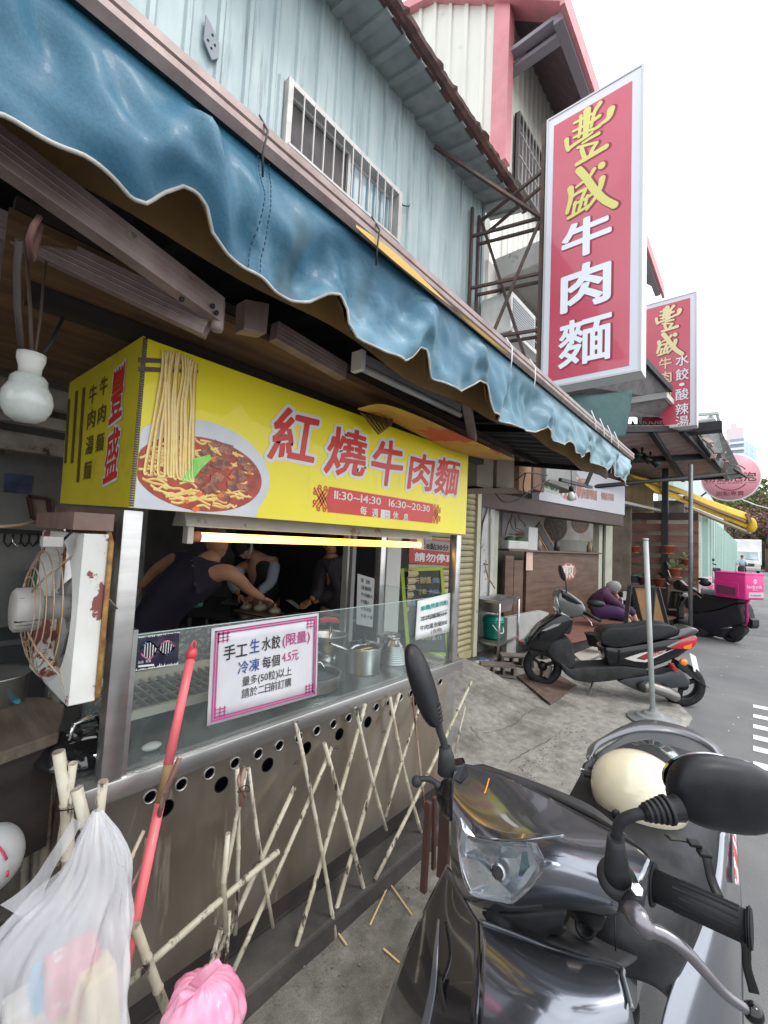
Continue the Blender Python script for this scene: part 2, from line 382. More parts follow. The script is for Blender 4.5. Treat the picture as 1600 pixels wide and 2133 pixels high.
MB().box((xm, YW+.04, wz0+.07), (w1.x-.07, YW+.045, wz1-.07)).obj('pane', GL, s2)
gr = MB().box((w0.x+.02, YW-.075, (wz0+wz1)/2-.10), (w1.x-.02, YW-.06, (wz0+wz1)/2-.08)).obj('grille_rail', WF, wn)
nb = 11
for i in range(1, nb+1):
    a = w0.x+.04+(w1.x-w0.x-.08)*i/(nb+1); MB().box((a-.005, YW-.062, wz0+.02), (a+.005, YW-.05, wz1-.02)).obj('grille_bar', WF, wn)
sl_ = MB(); sl_.box((xm+.02, YW+.25, wz0), (w1.x+.3, YW+.26, wz1)); 
for i in range(6): MB().box((xm+.06+i*.09, YW+.036, wz0+.08), (xm+.085+i*.09, YW+.039, wz1-.08)).obj('shutter_slat', M('slat_blue', (.12, .2, .26), .5), wn)
p_ = at(440, 85, 'y', YW-.02)
pt = MB().poly([(p_.x-.05, p_.y, p_.z+.12), (p_.x-.02, p_.y, p_.z+.10), (p_.x+.05, p_.y, p_.z+.02), (p_.x+.05, p_.y, p_.z-.08), (p_.x+.01, p_.y, p_.z-.13), (p_.x-.05, p_.y, p_.z-.05)], (0, -.012, 0)).obj('wall_patch', M('grey_patch', (.22, .24, .27), .6), bevel=.003)
tag(pt, 'small grey metal patch plate screwed to the pale blue wall above the awning', 'patch plate')
for dx, dz in ((0, .03), (.02, -.02), (-.025, -.03), (.0, -.06)): MB().lathe((p_.x+dx, p_.y-.012, p_.z+dz), [(.008, 0), (.006, .005)], (0, -1, 0), 8).obj('screw', BLACKM, pt)
cb = MB().tube([at(828, 415, 'y', YW-.03), at(840, 428, 'y', YW-.05), at(852, 430, 'y', YW-.03), at(853, 426, 'y', YW-.03)], .006, 6).obj('cable', BLACKM); tag(cb, 'short black cable sticking out beside the barred window', 'cable')
# ================================================================ cream and pink house behind
CREAM = M('cream_sheet', (.64, .63, .57), .5, col2=(.55, .54, .48), ns=1.5, st=(1, 1, .3), spot=(.40, .39, .35), sp=(.62, .74), ss=3)
PINK = M('pink_trim', (.56, .21, .23), .5, spot=(.42, .20, .20), sp=(.55, .7), ss=4, col2=(.48, .17, .19), ns=3)
MARO = M('maroon_soffit', (.105, .065, .08), .7, col2=(.14, .10, .11), ns=6, spot=(.2, .17, .18), sp=(.7, .74), ss=5)
ph = thing('cream_house', 'tall house of cream ribbed sheets with pink trim behind the rusty eave', 'house', (5, YW, 0)); XG = xe+.55
g = [at(1037, 14, 'x', XG), at(903, 8, 'x', XG), at(815, 52, 'x', XG)]
zc = g[0].z; ztp = g[1].z+.35
def zr(y):  # gable rake height
    return g[0].z+(g[1].z-g[0].z)*(y-g[0].y)/(g[1].y-g[0].y) if y < g[1].y else g[1].z+(g[2].z-g[1].z)*(y-g[1].y)/(g[2].y-g[1].y)
y = g[0].y; k = 0
while y < g[2].y+1.2:
    e = y+.6; b = MB(); rr = []
    for q_, d in ((0, 0), (.16, 0), (.18, .03), (.24, .03), (.26, 0), (.46, 0), (.48, .03), (.54, .03), (.56, 0), (.6, 0)): rr.append([(XG-d, y+q_, 5.5), (XG-d, y+q_, zr(y+q_))])
    b.grid(rr, sm=False).obj('gable_panel', CREAM, ph); y = e
MB().box((XG-.06, g[0].y-.22, at(1030, 350, 'x', XG).z), (XG+.1, g[0].y+.02, zc)).obj('corner_column', PINK, ph)
b = MB()
def rk(y0, y1, m): m.add([(XG-.12, y0, zr(y0)), (XG-.12, y1, zr(y1)), (XG-.12, y1, zr(y1)+.16), (XG-.12, y0, zr(y0)+.16), (XG+.2, y0, zr(y0)), (XG+.2, y1, zr(y1)), (XG+.2, y1, zr(y1)+.16), (XG+.2, y0, zr(y0)+.16)], [(0, 1, 2, 3), (4, 7, 6, 5), (0, 4, 5, 1), (1, 5, 6, 2), (2, 6, 7, 3), (3, 7, 4, 0)])
ov = at(1172, 12, 'x', XG); rk(ov.y-.0, g[1].y, b); rk(g[1].y, g[2].y+1.2, b); b.obj('rake_trim', PINK, ph)
ys = g[0].y-.1; XF = 13.
xl = XG+.05
while xl < XF:
    corr(xl, min(xl+.9, XF), 5.2, zc-.02, ys+.02, pitch=.18, dep=.02, ztop=lambda a: zc+.05).obj('wall_panel', CREAM, ph); xl += .9
oy = ov.y; oz = zr(oy)
MB().add([(XG, ys+.02, zc+.02), (XF, ys+.02, zc+.02), (XF, oy, oz+.02), (XG, oy, oz+.02)], [(0, 1, 2, 3)]).obj('soffit', MARO, ph, solid=.02)
MB().box((XG-.1, oy-.06, oz-.05), (XF+.3, oy, oz+.24)).obj('fascia', PINK, ph)
MB().box((XG+.02, oy+.0, oz-.10), (XF, oy+.12, oz+.02)).obj('gutter_board', M('grey_purple', (.20, .18, .21), .5), ph)
for i in range(2): MB().box((XG+.02+i*.14, oy+.12, oz-.02-.1*i), (XG+.16+i*.14, ys-.02, oz+.04-.1*i)).obj('soffit_beam', M('grey_purple', (.2, .18, .21), .5), ph)
MB().add([(XG, oy, oz+.2), (XF+.3, oy, oz+.2), (XF+.3, g[1].y, ztp+.1), (XG, g[1].y, zr(g[1].y)+.2)], [(0, 1, 2, 3)]).obj('roof', PINK, ph)
# upper window with bars
def barred(name, label, x0, x1, z0, z1, y, nv, nh, frc, gl, dp=.04, bars=WF):
    w = thing(name, label, 'window', (x0, y, z0))
    MB().box((x0, y, z0), (x1, y+.02, z1)).obj('pane', gl, w)
    fr(MB(), x0, x1, z0, z1, y-dp, y+.03, .035).obj('frame', frc, w)
    for i in range(1, nv): a = x0+(x1-x0)*i/nv; MB().box((a-.005, y-dp-.012, z0), (a+.005, y-dp, z1)).obj('grille_bar', bars, w)
    for i in range(1, nh): a = z0+(z1-z0)*i/nh; MB().box((x0, y-dp-.024, a-.007), (x1, y-dp-.013, a+.007)).obj('grille_rail', bars, w)
    return w
a = at(1075, 235, 'y', ys-.02); b_ = at(1132, 300, 'y', ys-.02); c_ = at(1076, 385, 'y', ys-.02)
barred('house_window', 'narrow dark barred window high in the cream wall left of the tall sign', a.x, a.x+1.5, c_.z, a.z, ys-.03, 12, 3, M('dark_frame', (.12, .11, .11), .5), SCR, .05)
# ================================================================ white concrete wall under it with lower window and air conditioner
wt = thing('white_house', 'dirty white concrete upper storey with a canopy slab beside the blue house', 'house', (5, YW, 0))
zt = 5.25
DWH = M('stained_white_wall', (.58, .57, .54), .8, col2=(.44, .43, .40), ns=3, spot=(.22, .21, .19), sp=(.60, .72), ss=5, st=(1, 1, .5))
XP = xe+.05
MB().box((XP, YW+.02, 2.7), (9.6, YW+.3, zt)).obj('wall', DWH, wt)
slz = at(1060, 545, 'y', YW-.4).z
MB().box((XP+.35, YW-.75, slz+.12), (9.6, YW+.02, slz+.42)).obj('canopy_slab', DWH, wt, bevel=.01)
MB().box((XP+.15, YW-.02, 2.9), (XP+.42, YW+.02, zt)).obj('pilaster', WHITEP, wt)
a = at(1052, 545, 'y', YW-.05)
barred('house_window', 'window with white horizontal bars behind the sign frame and air conditioner', a.x, a.x+2.4, at(1052, 760, 'y', YW-.05).z, a.z, YW-.02, 5, 12, WF, SCR, .12)
a = at(1065, 625, 'y', YW-.45); c_ = at(1070, 695, 'y', YW-.45); b_ = at(1118, 660, 'y', YW-.45)
ac = thing('air_conditioner', 'white boxed window air conditioner jutting through the barred window', 'air conditioner', (a.x, YW-.45, c_.z))
h0 = c_.z; MB().box((a.x, YW-.45, h0), (a.x+.75, YW-.05, h0+.5)).obj('casing', WHITEP, ac, bevel=.01)
for i in range(12): MB().box((a.x+.05, YW-.462, h0+.06+i*.032), (a.x+.7, YW-.452, h0+.076+i*.032)).obj('louver', M('grey_louver', (.42, .43, .45), .5), ac)
MB().box((a.x-.1, YW-.5, h0-.05), (a.x+.9, YW-.05, h0-.005)).obj('support_shelf', WHITEP, ac)
# ================================================================ tall red sign + lattice
def bigsign(name, label, X, pts, th, chars, cellf, white2=None):
    # pts: pixel corners TL TR BL of the face
    TL, TR, BL = [at(x, y, 'x', X) for x, y in pts]; z1 = (TL.z+TR.z)/2; yl = TL.y; yr = TR.y; z0 = BL.z; W = yl-yr; Hh = z1-z0
    t = thing(name, label, 'sign', (X, (yl+yr)/2, z0))
    MB().box((X+.012, yr, z0), (X+th, yl, z1)).obj('box', M('sign_box_white', (.62, .62, .62), .4), t, bevel=.006)
    fr_ = MB(); fr_.box((X-.012, yr, z0), (X+.012, yr+.02, z1)); fr_.box((X-.012, yl-.02, z0), (X+.012, yl, z1)); fr_.box((X-.012, yr+.02, z1-.02), (X+.012, yl-.02, z1)); fr_.box((X-.012, yr+.02, z0), (X+.012, yl-.02, z0+.02))
    fr_.obj('frame', M('sign_frame', (.45, .45, .45), .4, .4), t)
    MB().box((X-.004, yr+.02, z0+.02), (X+.008, yl-.02, z1-.02)).obj('face_panel', M('sign_face_lilac', (.60, .60, .66), .35, coat=.4), t)
    bw = W*.085; bh = Hh*.024
    MB().box((X-.007, yr+bw*1.25, z0+bh), (X-.0045, yl-bw, z1-bh*1.6)).obj('red_field', M('sign_red', (.47, .045, .08), .32, col2=(.52, .075, .12), ns=.8, coat=.5), t)
    fn = lambda l: (lambda a, b: V(X-.0075-l, yl-a*W, z0+b*Hh))
    lets = {}
    for ch, x, y, w, h, colr, off, wp, sh in chars:
        for kk, dx, of2, l in ((('shadow_lettering', .012, off+.02, .0)), ((colr, 0, off, .002))):
            mb = lets.setdefault(kk, MB()); put_glyph(mb, ch, fn(l), x+(dx if l == 0 else 0), y-(dx*.25 if l == 0 else 0), w, h, of2, sh, wp)
    cm = {'yellow_lettering': M('sign_yellow', (.62, .58, .17), .4), 'white_lettering': M('sign_white', (.74, .76, .80), .4), 'shadow_lettering': M('sign_shadow_print', (.24, .02, .045), .4), 'cream_lettering': M('sign_cream', (.72, .62, .36), .4)}
    for k_, mb in lets.items(): mb.obj(k_, cm[k_], t)
    return t, (X, yl, yr, z0, z1)
ch = [('牛', .22, .435, .48, .125, 'white_lettering', .030, 0, 0), ('肉', .22, .255, .48, .145, 'white_lettering', .030, 0, 0), ('麵', .20, .062, .52, .155, 'white_lettering', .016, 0, 0)]
sg, S = bigsign('tall_sign', 'tallest red sign with yellow and white Chinese characters projecting over the awning', 4.5, ((1140, 250), (1342, 133), (1126, 813)), .22, ch, None)
sg2, S2 = bigsign('tall_sign', 'smaller red sign with cream characters standing behind the tallest red sign', 9.0, ((1330, 640), (1452, 606), (1322, 900)), .25,
    [('水', .66, .46, .21, .085, 'white_lettering', .012, 0, 0), ('餃', .66, .35, .21, .085, 'white_lettering', .01, 0, 0), ('・', .72, .305, .08, .022, 'white_lettering', .02, 0, 0), ('酸', .66, .20, .21, .085, 'white_lettering', .008, 0, 0), ('辣', .66, .09, .21, .085, 'white_lettering', .008, 0, 0), ('湯', .66, -.0, .21, .08, 'white_lettering', .008, 0, 0),
     ('牛', .38, .46, .21, .085, 'cream_lettering', .012, 0, 0), ('肉', .38, .35, .21, .085, 'cream_lettering', .012, 0, 0), ('麵', .38, .24, .21, .085, 'cream_lettering', .008, 0, 0)], None)
# brush written characters, stroke by stroke: (points, width start, width end) on the sign face
BR = [([(660, 700), (652, 860), (640, 985)], 42, 30), ([(800, 622), (742, 720), (705, 880)], 28, 16), ([(925, 690), (895, 785), (795, 862)], 42, 14), ([(590, 762), (585, 870), (568, 992)], 20, 18),
 ([(520, 838), (610, 792), (705, 742)], 17, 17), ([(505, 932), (600, 884), (700, 830), (795, 762)], 15, 22), ([(515, 1000), (640, 935), (740, 905), (800, 868)], 15, 20), ([(432, 1025), (436, 1090), (452, 1140)], 28, 20), ([(450, 1130), (540, 1062), (660, 985), (715, 945)], 24, 14),
 ([(612, 1062), (700, 1005), (788, 955)], 14, 20), ([(560, 1112), (650, 1085), (772, 1052)], 18, 14), ([(600, 1130), (618, 1190), (640, 1245)], 24, 24), ([(765, 1062), (722, 1130), (700, 1190)], 20, 24), ([(542, 1300), (680, 1215), (870, 1100)], 22, 30),
 ([(820, 1308), (822, 1314)], 38, 38), ([(570, 1362), (640, 1440), (740, 1580), (850, 1690), (965, 1752)], 40, 38), ([(738, 1352), (682, 1440), (605, 1500), (540, 1552)], 22, 14), ([(828, 1455), (805, 1560), (750, 1670), (655, 1800)], 34, 14), ([(475, 1568), (482, 1660), (438, 1835)], 36, 22),
 ([(490, 1660), (560, 1612), (642, 1572)], 18, 20), ([(640, 1582), (602, 1680), (585, 1745)], 22, 14), ([(515, 1740), (620, 1692), (725, 1622)], 16, 18), ([(530, 1722), (505, 1840)], 20, 18), ([(592, 1735), (570, 1800)], 18, 18), ([(662, 1650), (640, 1745)], 18, 18), ([(452, 1895), (560, 1832), (690, 1745), (742, 1690)], 20, 12)]
def brush(t, S, name, mt, fa, l, dx=0, wx=0, k=1.0):
    X, yl, yr, z0, z1 = S; X1_, yl1, yr1, z01, z11 = globals()['S']; m = MB(); c = 0
    for pts, w0, w1 in BR:
        P_ = []
        for x, y in pts: p = at(1100+x/5.333, 100+y/5.333, 'x', X1_); a, b = fa((yl1-p.y)/(yl1-yr1), (p.z-z01)/(z11-z01)); P_.append(V(X, yl-a*(yl-yr)-dx, z0+b*(z1-z0)-dx*.5))
        P_ = catline(P_, 6) if len(P_) > 2 else P_; n = len(P_); c += 1; lf = V(-l-c*.00002, 0, 0); g = []
        for i, p in enumerate(P_):
            w = ((w0+(w1-w0)*i/(n-1))*.00092+wx)*k; d = (P_[min(i+1, n-1)]-P_[max(i-1, 0)]).normalized(); s = d.cross(V(1, 0, 0))*w; g.append([p+s+lf, p-s+lf])
            if i in (0, n-1): c += 1; m.poly([p+V(-l-c*.00002, w*cos(q*pi/7), w*sin(q*pi/7)) for q in range(14)])
        m.grid(g, sm=False)
    m.obj(name, mt, t, flip=True)
brush(sg, S, 'brush_shadow_print', MC['sign_shadow_print'], lambda a, b: (a, b), .0078, .014, .012); brush(sg, S, 'brush_lettering', MC['sign_yellow'], lambda a, b: (a, b), .0092)
f2 = lambda a, b: (.30+(a-.2)*.85, b-.015)
brush(sg2, S2, 'brush_shadow_print', MC['sign_shadow_print'], f2, .0078, .014, .012); brush(sg2, S2, 'brush_lettering', MC['sign_cream'], f2, .0092)
# damp, darker slab beside the counter
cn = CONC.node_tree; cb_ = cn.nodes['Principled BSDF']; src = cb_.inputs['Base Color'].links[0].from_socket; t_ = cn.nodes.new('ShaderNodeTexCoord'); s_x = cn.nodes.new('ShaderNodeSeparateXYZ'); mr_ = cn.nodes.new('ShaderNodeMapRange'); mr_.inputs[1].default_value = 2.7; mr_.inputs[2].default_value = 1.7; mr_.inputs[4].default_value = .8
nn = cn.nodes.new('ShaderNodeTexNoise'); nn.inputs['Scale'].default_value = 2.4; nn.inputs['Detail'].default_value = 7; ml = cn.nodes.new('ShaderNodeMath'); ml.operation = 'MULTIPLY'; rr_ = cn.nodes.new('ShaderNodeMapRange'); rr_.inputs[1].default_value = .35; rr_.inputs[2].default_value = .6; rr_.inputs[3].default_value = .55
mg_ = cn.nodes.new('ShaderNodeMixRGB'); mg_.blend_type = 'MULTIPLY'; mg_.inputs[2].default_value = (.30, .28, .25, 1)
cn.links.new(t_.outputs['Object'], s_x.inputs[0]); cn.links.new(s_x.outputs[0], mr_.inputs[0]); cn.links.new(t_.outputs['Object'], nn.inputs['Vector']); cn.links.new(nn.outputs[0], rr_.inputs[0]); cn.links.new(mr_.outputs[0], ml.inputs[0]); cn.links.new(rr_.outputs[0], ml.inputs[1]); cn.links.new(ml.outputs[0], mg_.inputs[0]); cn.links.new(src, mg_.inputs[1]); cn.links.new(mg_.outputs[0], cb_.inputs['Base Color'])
lt = thing('sign_frame', 'rusty dark steel lattice holding the tallest red sign off the wall', 'steel frame', (4.6, 2, 3))
X0, X1 = 4.53, 4.70; y0 = S[1]+.02; wy = YW-.04
for X in (X0, X1):
    MB().box((X-.02, y0, S[3]-.1), (X+.02, y0+.04, S[4])).obj('post', RUSTB, lt)
    MB().box((X-.2-.02, wy-.03, 3.1), (X-.2+.02, wy, 5.6)).obj('post', RUSTB, lt)
zs = [S[3]+.08, S[3]+.7, S[3]+1.35, S[3]+2.0, S[3]+2.55]
for i, z in enumerate(zs):
    for X in (X0, X1): MB().beam((X, y0+.03, z), (X-.2*(z < 5.6), wy-.01, min(z, 5.55) if X == X0 else min(z, 5.5)), .03, .03).obj('strut', RUSTB, lt)
MB().beam((X0-.01, y0+.05, S[3]+1.95), (X0-.25, wy-.01, 3.15), .035, .03).obj('strut', RUSTB, lt)
MB().beam((X0-.01, wy-.05, 5.5), (X0-.01, y0+.04, S[3]), .035, .03).obj('strut', RUSTB, lt)
MB().beam((X0, y0+.03, S[3]+2.0), at(905, 305, 'y', YW-.06), .03, .035).obj('strut', RUSTB, lt)
MB().beam((X0, y0+.03, S[3]+.1), at(1000, 715, 'y', 2.1), .03, .03).obj('strut', RUSTB, lt)
# ================================================================ food stall
YC = 1.36
stl = thing('food_stall', 'stainless steel noodle stall counter with perforated front and glass guard', 'food stall', (1.4, 1.6, .1))
XA, XB = .41, 2.33
bm = bmesh.new(); vo = []
def loop(pts):
    vs = [bm.verts.new((x, YC, z)) for x, z in pts]; return [bm.edges.new((vs[i], vs[(i+1) % len(vs)])) for i in range(len(vs))]
loop([(XA, .185), (2.22, .185), (2.22, .80), (XA, .80)])
SH = [(.58+.0917*i, .76, .0155) for i in range(18)]; BH = [(.629+.1813*i, .706, .0245) for i in range(9)]
for x, z, r in SH+BH: loop([(x+r*cos(2*pi*k/20), z+r*sin(2*pi*k/20)) for k in range(20)])
bmesh.ops.triangle_fill(bm, use_beauty=True, edges=bm.edges[:])
# drop triangles inside holes
for f in list(bm.faces):
    c = f.calc_center_median()
    if any((c.x-x)**2+(c.z-z)**2 < (r*.93)**2 for x, z, r in SH+BH): bm.faces.remove(f)
me = bpy.data.meshes.new('front_panel'); bm.to_mesh(me); bm.free(); me.materials.append(STEELD)
o = bpy.data.objects.new('front_panel', me); COL.objects.link(o); put(o, stl); md = o.modifiers.new('s', 'SOLIDIFY'); md.thickness = .003; md.offset = 0
rim = MB()
for x, z, r in SH: MB().tube([(x+(r+.003)*cos(2*pi*k/20), YC-.003, z+(r+.003)*sin(2*pi*k/20)) for k in range(20)], .003, 6, closed=True).obj('hole_rim', STEEL, stl)
for x, z, r in BH: MB().tube([(x+r*cos(2*pi*k/20), YC-.001, z+r*sin(2*pi*k/20)) for k in range(20)], .0016, 5, closed=True).obj('hole_rim', BLACKM, stl)
MB().box((2.223, YC, .185), (2.30, YC+.02, .80)).obj('end_panel', STEEL, stl)
MB().box((2.28, YC+.02, .12), (2.30, 2.0, .80)).obj('side_panel', STEELD, stl)
MB().box((XA, YC+.02, .12), (XA+.01, 2.0, .80)).obj('side_panel', STEELD, stl)
MB().box((XA+.02, YC+.1, .12), (2.27, YC+.12, .79)).obj('hole_shade_sheet', M('hole_shade_black', (.008, .008, .008), .9), stl)  # black sheet paints the dark interior seen through the holes
MB().box((XA, YC, .12), (2.3, 2.0, .184)).obj('base', DARK, stl)
lip = MB().box((XA-.02, YC-.03, .80), (2.345, YC+.03, .857)); lip.obj('front_lip', STEEL, stl, bevel=.006, auto=30)
MB().box((XA-.02, YC+.03, .82), (2.345, 2.02, .842)).obj('worktop', M('worktop_steel', (.45, .46, .46), .22, .9, col2=(.33, .34, .34), ns=5, fine=.1), stl)
for (x, y) in ((.436, YC+.0), (2.225, YC+.0), (.436, 1.95), (2.225, 1.95)):
    MB().box((x, y-.028, .857 if y < 1.5 else .842), (x+.052, y+.022, 1.60)).obj('post', STEEL, stl, bevel=.004, auto=30)
MB().box((.490, YC-.02, .858), (.503, YC+.012, 1.26)).obj('glass_channel', STEEL, stl)
GLS = M('clear_glass', (.90, .97, .96), .02, trans=1, ior=1.42)
GLE = M('glass_edge', (.45, .62, .58), .15, coat=.5)
def pane(name, a, b_, c, d, parent, th=(0, .005, 0)):
    o = MB().poly([a, b_, c, d], th).obj(name, GLS, parent); return o
pane('glass_front', (.505, YC, .858), (2.224, YC, .858), (2.224, YC, 1.24), (.505, YC, 1.24), stl)
MB().box((.505, YC, 1.2402), (2.224, YC+.005, 1.2425)).obj('glass_edge', GLE, stl)
MB().poly([V(.506, YC-.0012, .859), V(2.223, YC-.0012, .859), V(2.223, YC-.0012, 1.239), V(.506, YC-.0012, 1.239)]).obj('haze_grime_film', M('glass_haze_grime', (.70, .80, .79), .35, col2=(.45, .55, .54), ns=5, alpha=.075, spec=.6), stl)  # pale film paints a bluish haze on the glass along with grime
pane('glass_side', (2.262, YC+.03, .858), (2.262, 1.92, .858), (2.262, 1.92, 1.24), (2.262, YC+.03, 1.24), stl, (.005, 0, 0))
MB().box((2.262, YC+.03, 1.2402), (2.267, 1.92, 1.2425)).obj('glass_edge', GLE, stl)
# stall step and timber under it
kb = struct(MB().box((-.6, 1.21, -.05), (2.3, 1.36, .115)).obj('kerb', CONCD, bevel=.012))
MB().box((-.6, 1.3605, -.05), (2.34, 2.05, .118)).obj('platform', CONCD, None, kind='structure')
# ---------------------------------------------------------------- yellow signboard
YS = YC-.03
SY = M('sign_yellow_sheet', (.86, .74, .012), .42, spot=(.60, .50, .03), sp=(.60, .80), ss=5, sst=(3, 3, .5), col2=(.78, .66, .012), ns=2, coat=.25, fine=.06)
SRED = M('print_red', (.55, .03, .02), .45, coat=.2); SWH = M('print_white', (.66, .66, .64), .45, coat=.2); SBR = M('print_brown', (.12, .075, .02), .6)
sb = thing('shop_sign', 'yellow box sign with red characters and a noodle bowl above the counter', 'sign', (1.38, YS, 1.6))
sx0, sx1, sz0, sz1 = .447, 2.318, 1.607, 2.10
MB().box((sx0+.012, YS, sz0), (sx1, YS+.008, sz1)).obj('front_board', SY, sb)
sideTop = [V(sx0, YS+.01, 2.102), V(sx0, 2.09, 2.123), V(sx0, 2.0, 1.63), V(sx0, YS+.01, 1.61)]
MB().poly([V(sx0, YS+.004, 2.105), V(sx0, 2.09, 2.123), V(sx0, 2.06, 1.633), V(sx0, YS+.004, 1.607)], (.006, 0, 0)).obj('side_board', M('sign_yellow_shade_grimy', (.64, .54, .02), .5, col2=(.50, .42, .02), ns=2, spot=(.35, .28, .03), sp=(.58, .75), ss=4), sb)  # side yellow is darkened in colour to carry its shade, with grime spots
cel = MB()
for i in range(70):
    z = sz0+.004+i*.007; MB
    cel.box((sx0+.0, YS-.001, z), (sx0+.0105, YS+.003, z+.0045))
tag(cel.obj('corrugated_edge', M('edge_brown', (.10, .08, .06), .7), sb), kind='stuff')
MB().box((sx0+.006, YS+.0032, sz0), (sx0+.0115, YS+.0075, sz1)).obj('edge_strip', SWH, sb)
MB().box((sx0+.02, YS+.03, sz1-.03), (sx1-.02, YS+.06, sz1-.005)).obj('frame', DARK, sb)
fs = lambda l: (lambda x, z: V(x, YS-l, z))
def sp(x, y, l): p = at(x, y, 'y', YS-l); return p
# bowl print, layered flat shapes
def ell(cx, cz, rx, rz, n=48, a0=0, a1=2*pi, clip=True):
    out = []
    for i in range(n): t = a0+(a1-a0)*i/n; out.append((max(cx+rx*cos(t), sx0+.013), max(cz+rz*sin(t), sz0+.001)))
    return out
bw = thing; bwx = at(405, 975, 'y', YS); 
lc, rc = at(262, 1000, 'y', YS).x, at(556, 990, 'y', YS).x
tp_, bt_ = at(400, 880, 'y', YS).z, at(395, 1076, 'y', YS).z
cx, cz, rx, rz = (lc+rc)/2-.004, (tp_+bt_)/2-.006, (rc-lc)/2+.016, (tp_-bt_)/2+.022
PW = M('print_bowl_white', (.62, .64, .66), .4, col2=(.50, .53, .57), ns=5, coat=.2)
SOUP = M('print_soup', (.46, .05, .008), .4, col2=(.24, .018, .004), ns=22, coat=.2, spot=(.60, .20, .05), sp=(.62, .68), ss=34)
MB().poly([fs(.0012)(*p) for p in ell(cx, cz, rx, rz)]).obj('bowl_print', PW, sb, flip=True)
MB().poly([fs(.0015)(*p) for p in ((sx0+.013, sz0+.001), (cx+rx*.80, sz0+.001), (cx+rx*.90, sz0+.07), (sx0+.013, sz0+.12))]).obj('bowl_print', PW, sb, flip=True)
l2, r2 = at(276, 990, 'y', YS).x, at(545, 1000, 'y', YS).x; t2, b2 = at(410, 908, 'y', YS).z, at(405, 1064, 'y', YS).z
c2x, c2z, r2x, r2z = (l2+r2)/2, (t2+b2)/2, (r2-l2)/2, (t2-b2)/2
MB().poly([fs(.0018)(*p) for p in ell(c2x, c2z, r2x, r2z)]).obj('soup_print', SOUP, sb, flip=True)
random.seed(3)
RC = [0]
def ribbon(mb, pts, w, lf, l):
    RC[0] += 1; l += RC[0]*4e-6
    pts = catline([V(*p) for p in pts], 5); n = len(pts); L_, R_ = [], []
    for i, p in enumerate(pts):
        d = (pts[min(i+1, n-1)]-pts[max(i-1, 0)]).normalized(); s = V(-d.z, 0, d.x)*w*(1 if callable(w) is False else 1)
        L_.append(p+s); R_.append(p-s)
    mb.grid([[V(a.x, YS-l, a.z), V(b.x, YS-l, b.z)] for a, b in zip(L_, R_)], sm=False)
NOO = M('print_noodle', (.88, .68, .24), .4, col2=(.78, .50, .11), ns=40, coat=.2)
NO2 = M('print_noodle_shade', (.52, .27, .05), .4, coat=.2); NO3 = M('print_noodle_light', (.94, .82, .42), .4, coat=.2); c_3 = MB()
a_, b2_ = MB(), MB()
for i in range(130):
    t = random.uniform(0, 2*pi); q = math.sqrt(random.uniform(.25, 1))*.93; x = c2x+r2x*q*cos(t); z = c2z+r2z*q*sin(t)
    if x > c2x and abs(z-c2z) < r2z*.45 and random.random() < .8: continue
    dx = random.uniform(.015, .045)*random.choice((-1, 1)); pts = [(x, 0, z)]
    for k in range(3): pts.append((pts[-1][0]+dx*random.uniform(.3, 1), 0, pts[-1][2]+random.uniform(-.012, .012)))
    pts = [p for p in pts if ((p[0]-c2x)/r2x)**2+((p[2]-c2z)/r2z)**2 < .92]
    if len(pts) > 2: ribbon(b2_, [(p[0], 0, p[2]-.002) for p in pts], .0032, 0, .0022); ribbon(a_, pts, .0026, 0, .0026)
tpz = at(365, 742, 'y', YS).z; bz = at(370, 985, 'y', YS).z
for i in range(13):
    f = i/12; xt = at(335+f*72, 760, 'y', YS).x; xb = at(322+f*78, 985, 'y', YS).x
    if i < 3: xb = at(300+i*14, 975, 'y', YS).x
    pts = [(xt, 0, tpz+.012*sin(f*pi)+random.uniform(-.004, .004)), (xt+random.uniform(-.007, .007), 0, tpz*.85+bz*.15), (xt+random.uniform(-.006, .006), 0, tpz*.6+bz*.4), (xt*.6+xb*.4+random.uniform(-.004, .004), 0, tpz*.35+bz*.65), (xb, 0, bz+random.uniform(-.01, .012)), (xb+random.uniform(-.0, .03), 0, bz-.025*random.uniform(.4, 1))]
    ribbon(b2_, [(p[0]+.0022, 0, p[2]) for p in pts], .0050, 0, .0032); ribbon(a_, pts, .0034, 0, .0036+.0001*(i % 3)); ribbon(c_3, [(p[0]-.0012, 0, p[2]) for p in pts], .0009, 0, .0044)
c_3.obj('noodle_light_print', NO3, sb, flip=True); b2_.obj('noodle_shade_print', NO2, sb, flip=True)
CHO = M('print_chopstick', (.10, .075, .06), .5)
for y1, y2, x2 in ((746, 754, 402), (765, 773, 413)):
    MB().poly([sp(287, y1-2, .003), sp(x2, y2-3, .003), sp(x2, y2+4, .003), sp(287, y1+9, .003)]).obj('chopstick_print', CHO, sb, flip=True)
a_.obj('noodle_print', NOO, sb, flip=True)
BEEF = M('print_beef', (.12, .022, .010), .4, col2=(.40, .13, .06), ns=45, p=(.42, .6), coat=.3); GRN = M('print_green', (.16, .50, .06), .4, col2=(.3, .66, .12), ns=30); CAR = M('print_carrot', (.75, .17, .03), .4)
for px, py, s_ in ((430, 945, 20), (462, 965, 22), (452, 995, 18), (437, 1018, 22), (470, 935, 20), (497, 990, 19), (425, 975, 15), (488, 1012, 20), (505, 960, 15), (415, 1000, 14), (520, 975, 13), (466, 1035, 16), (447, 925, 14), (510, 1015, 13)):
    n = random.choice((4, 5, 6)); pts = []; t0 = random.random()*3
    for k in range(n): t = 2*pi*k/n+t0; q = random.uniform(.75, 1.15); pts.append(sp(px+s_*q*cos(t), py+s_*.75*q*sin(t), .0042+random.uniform(0, .0004)))
    MB().poly(pts).obj('beef_print', BEEF, sb, flip=True)
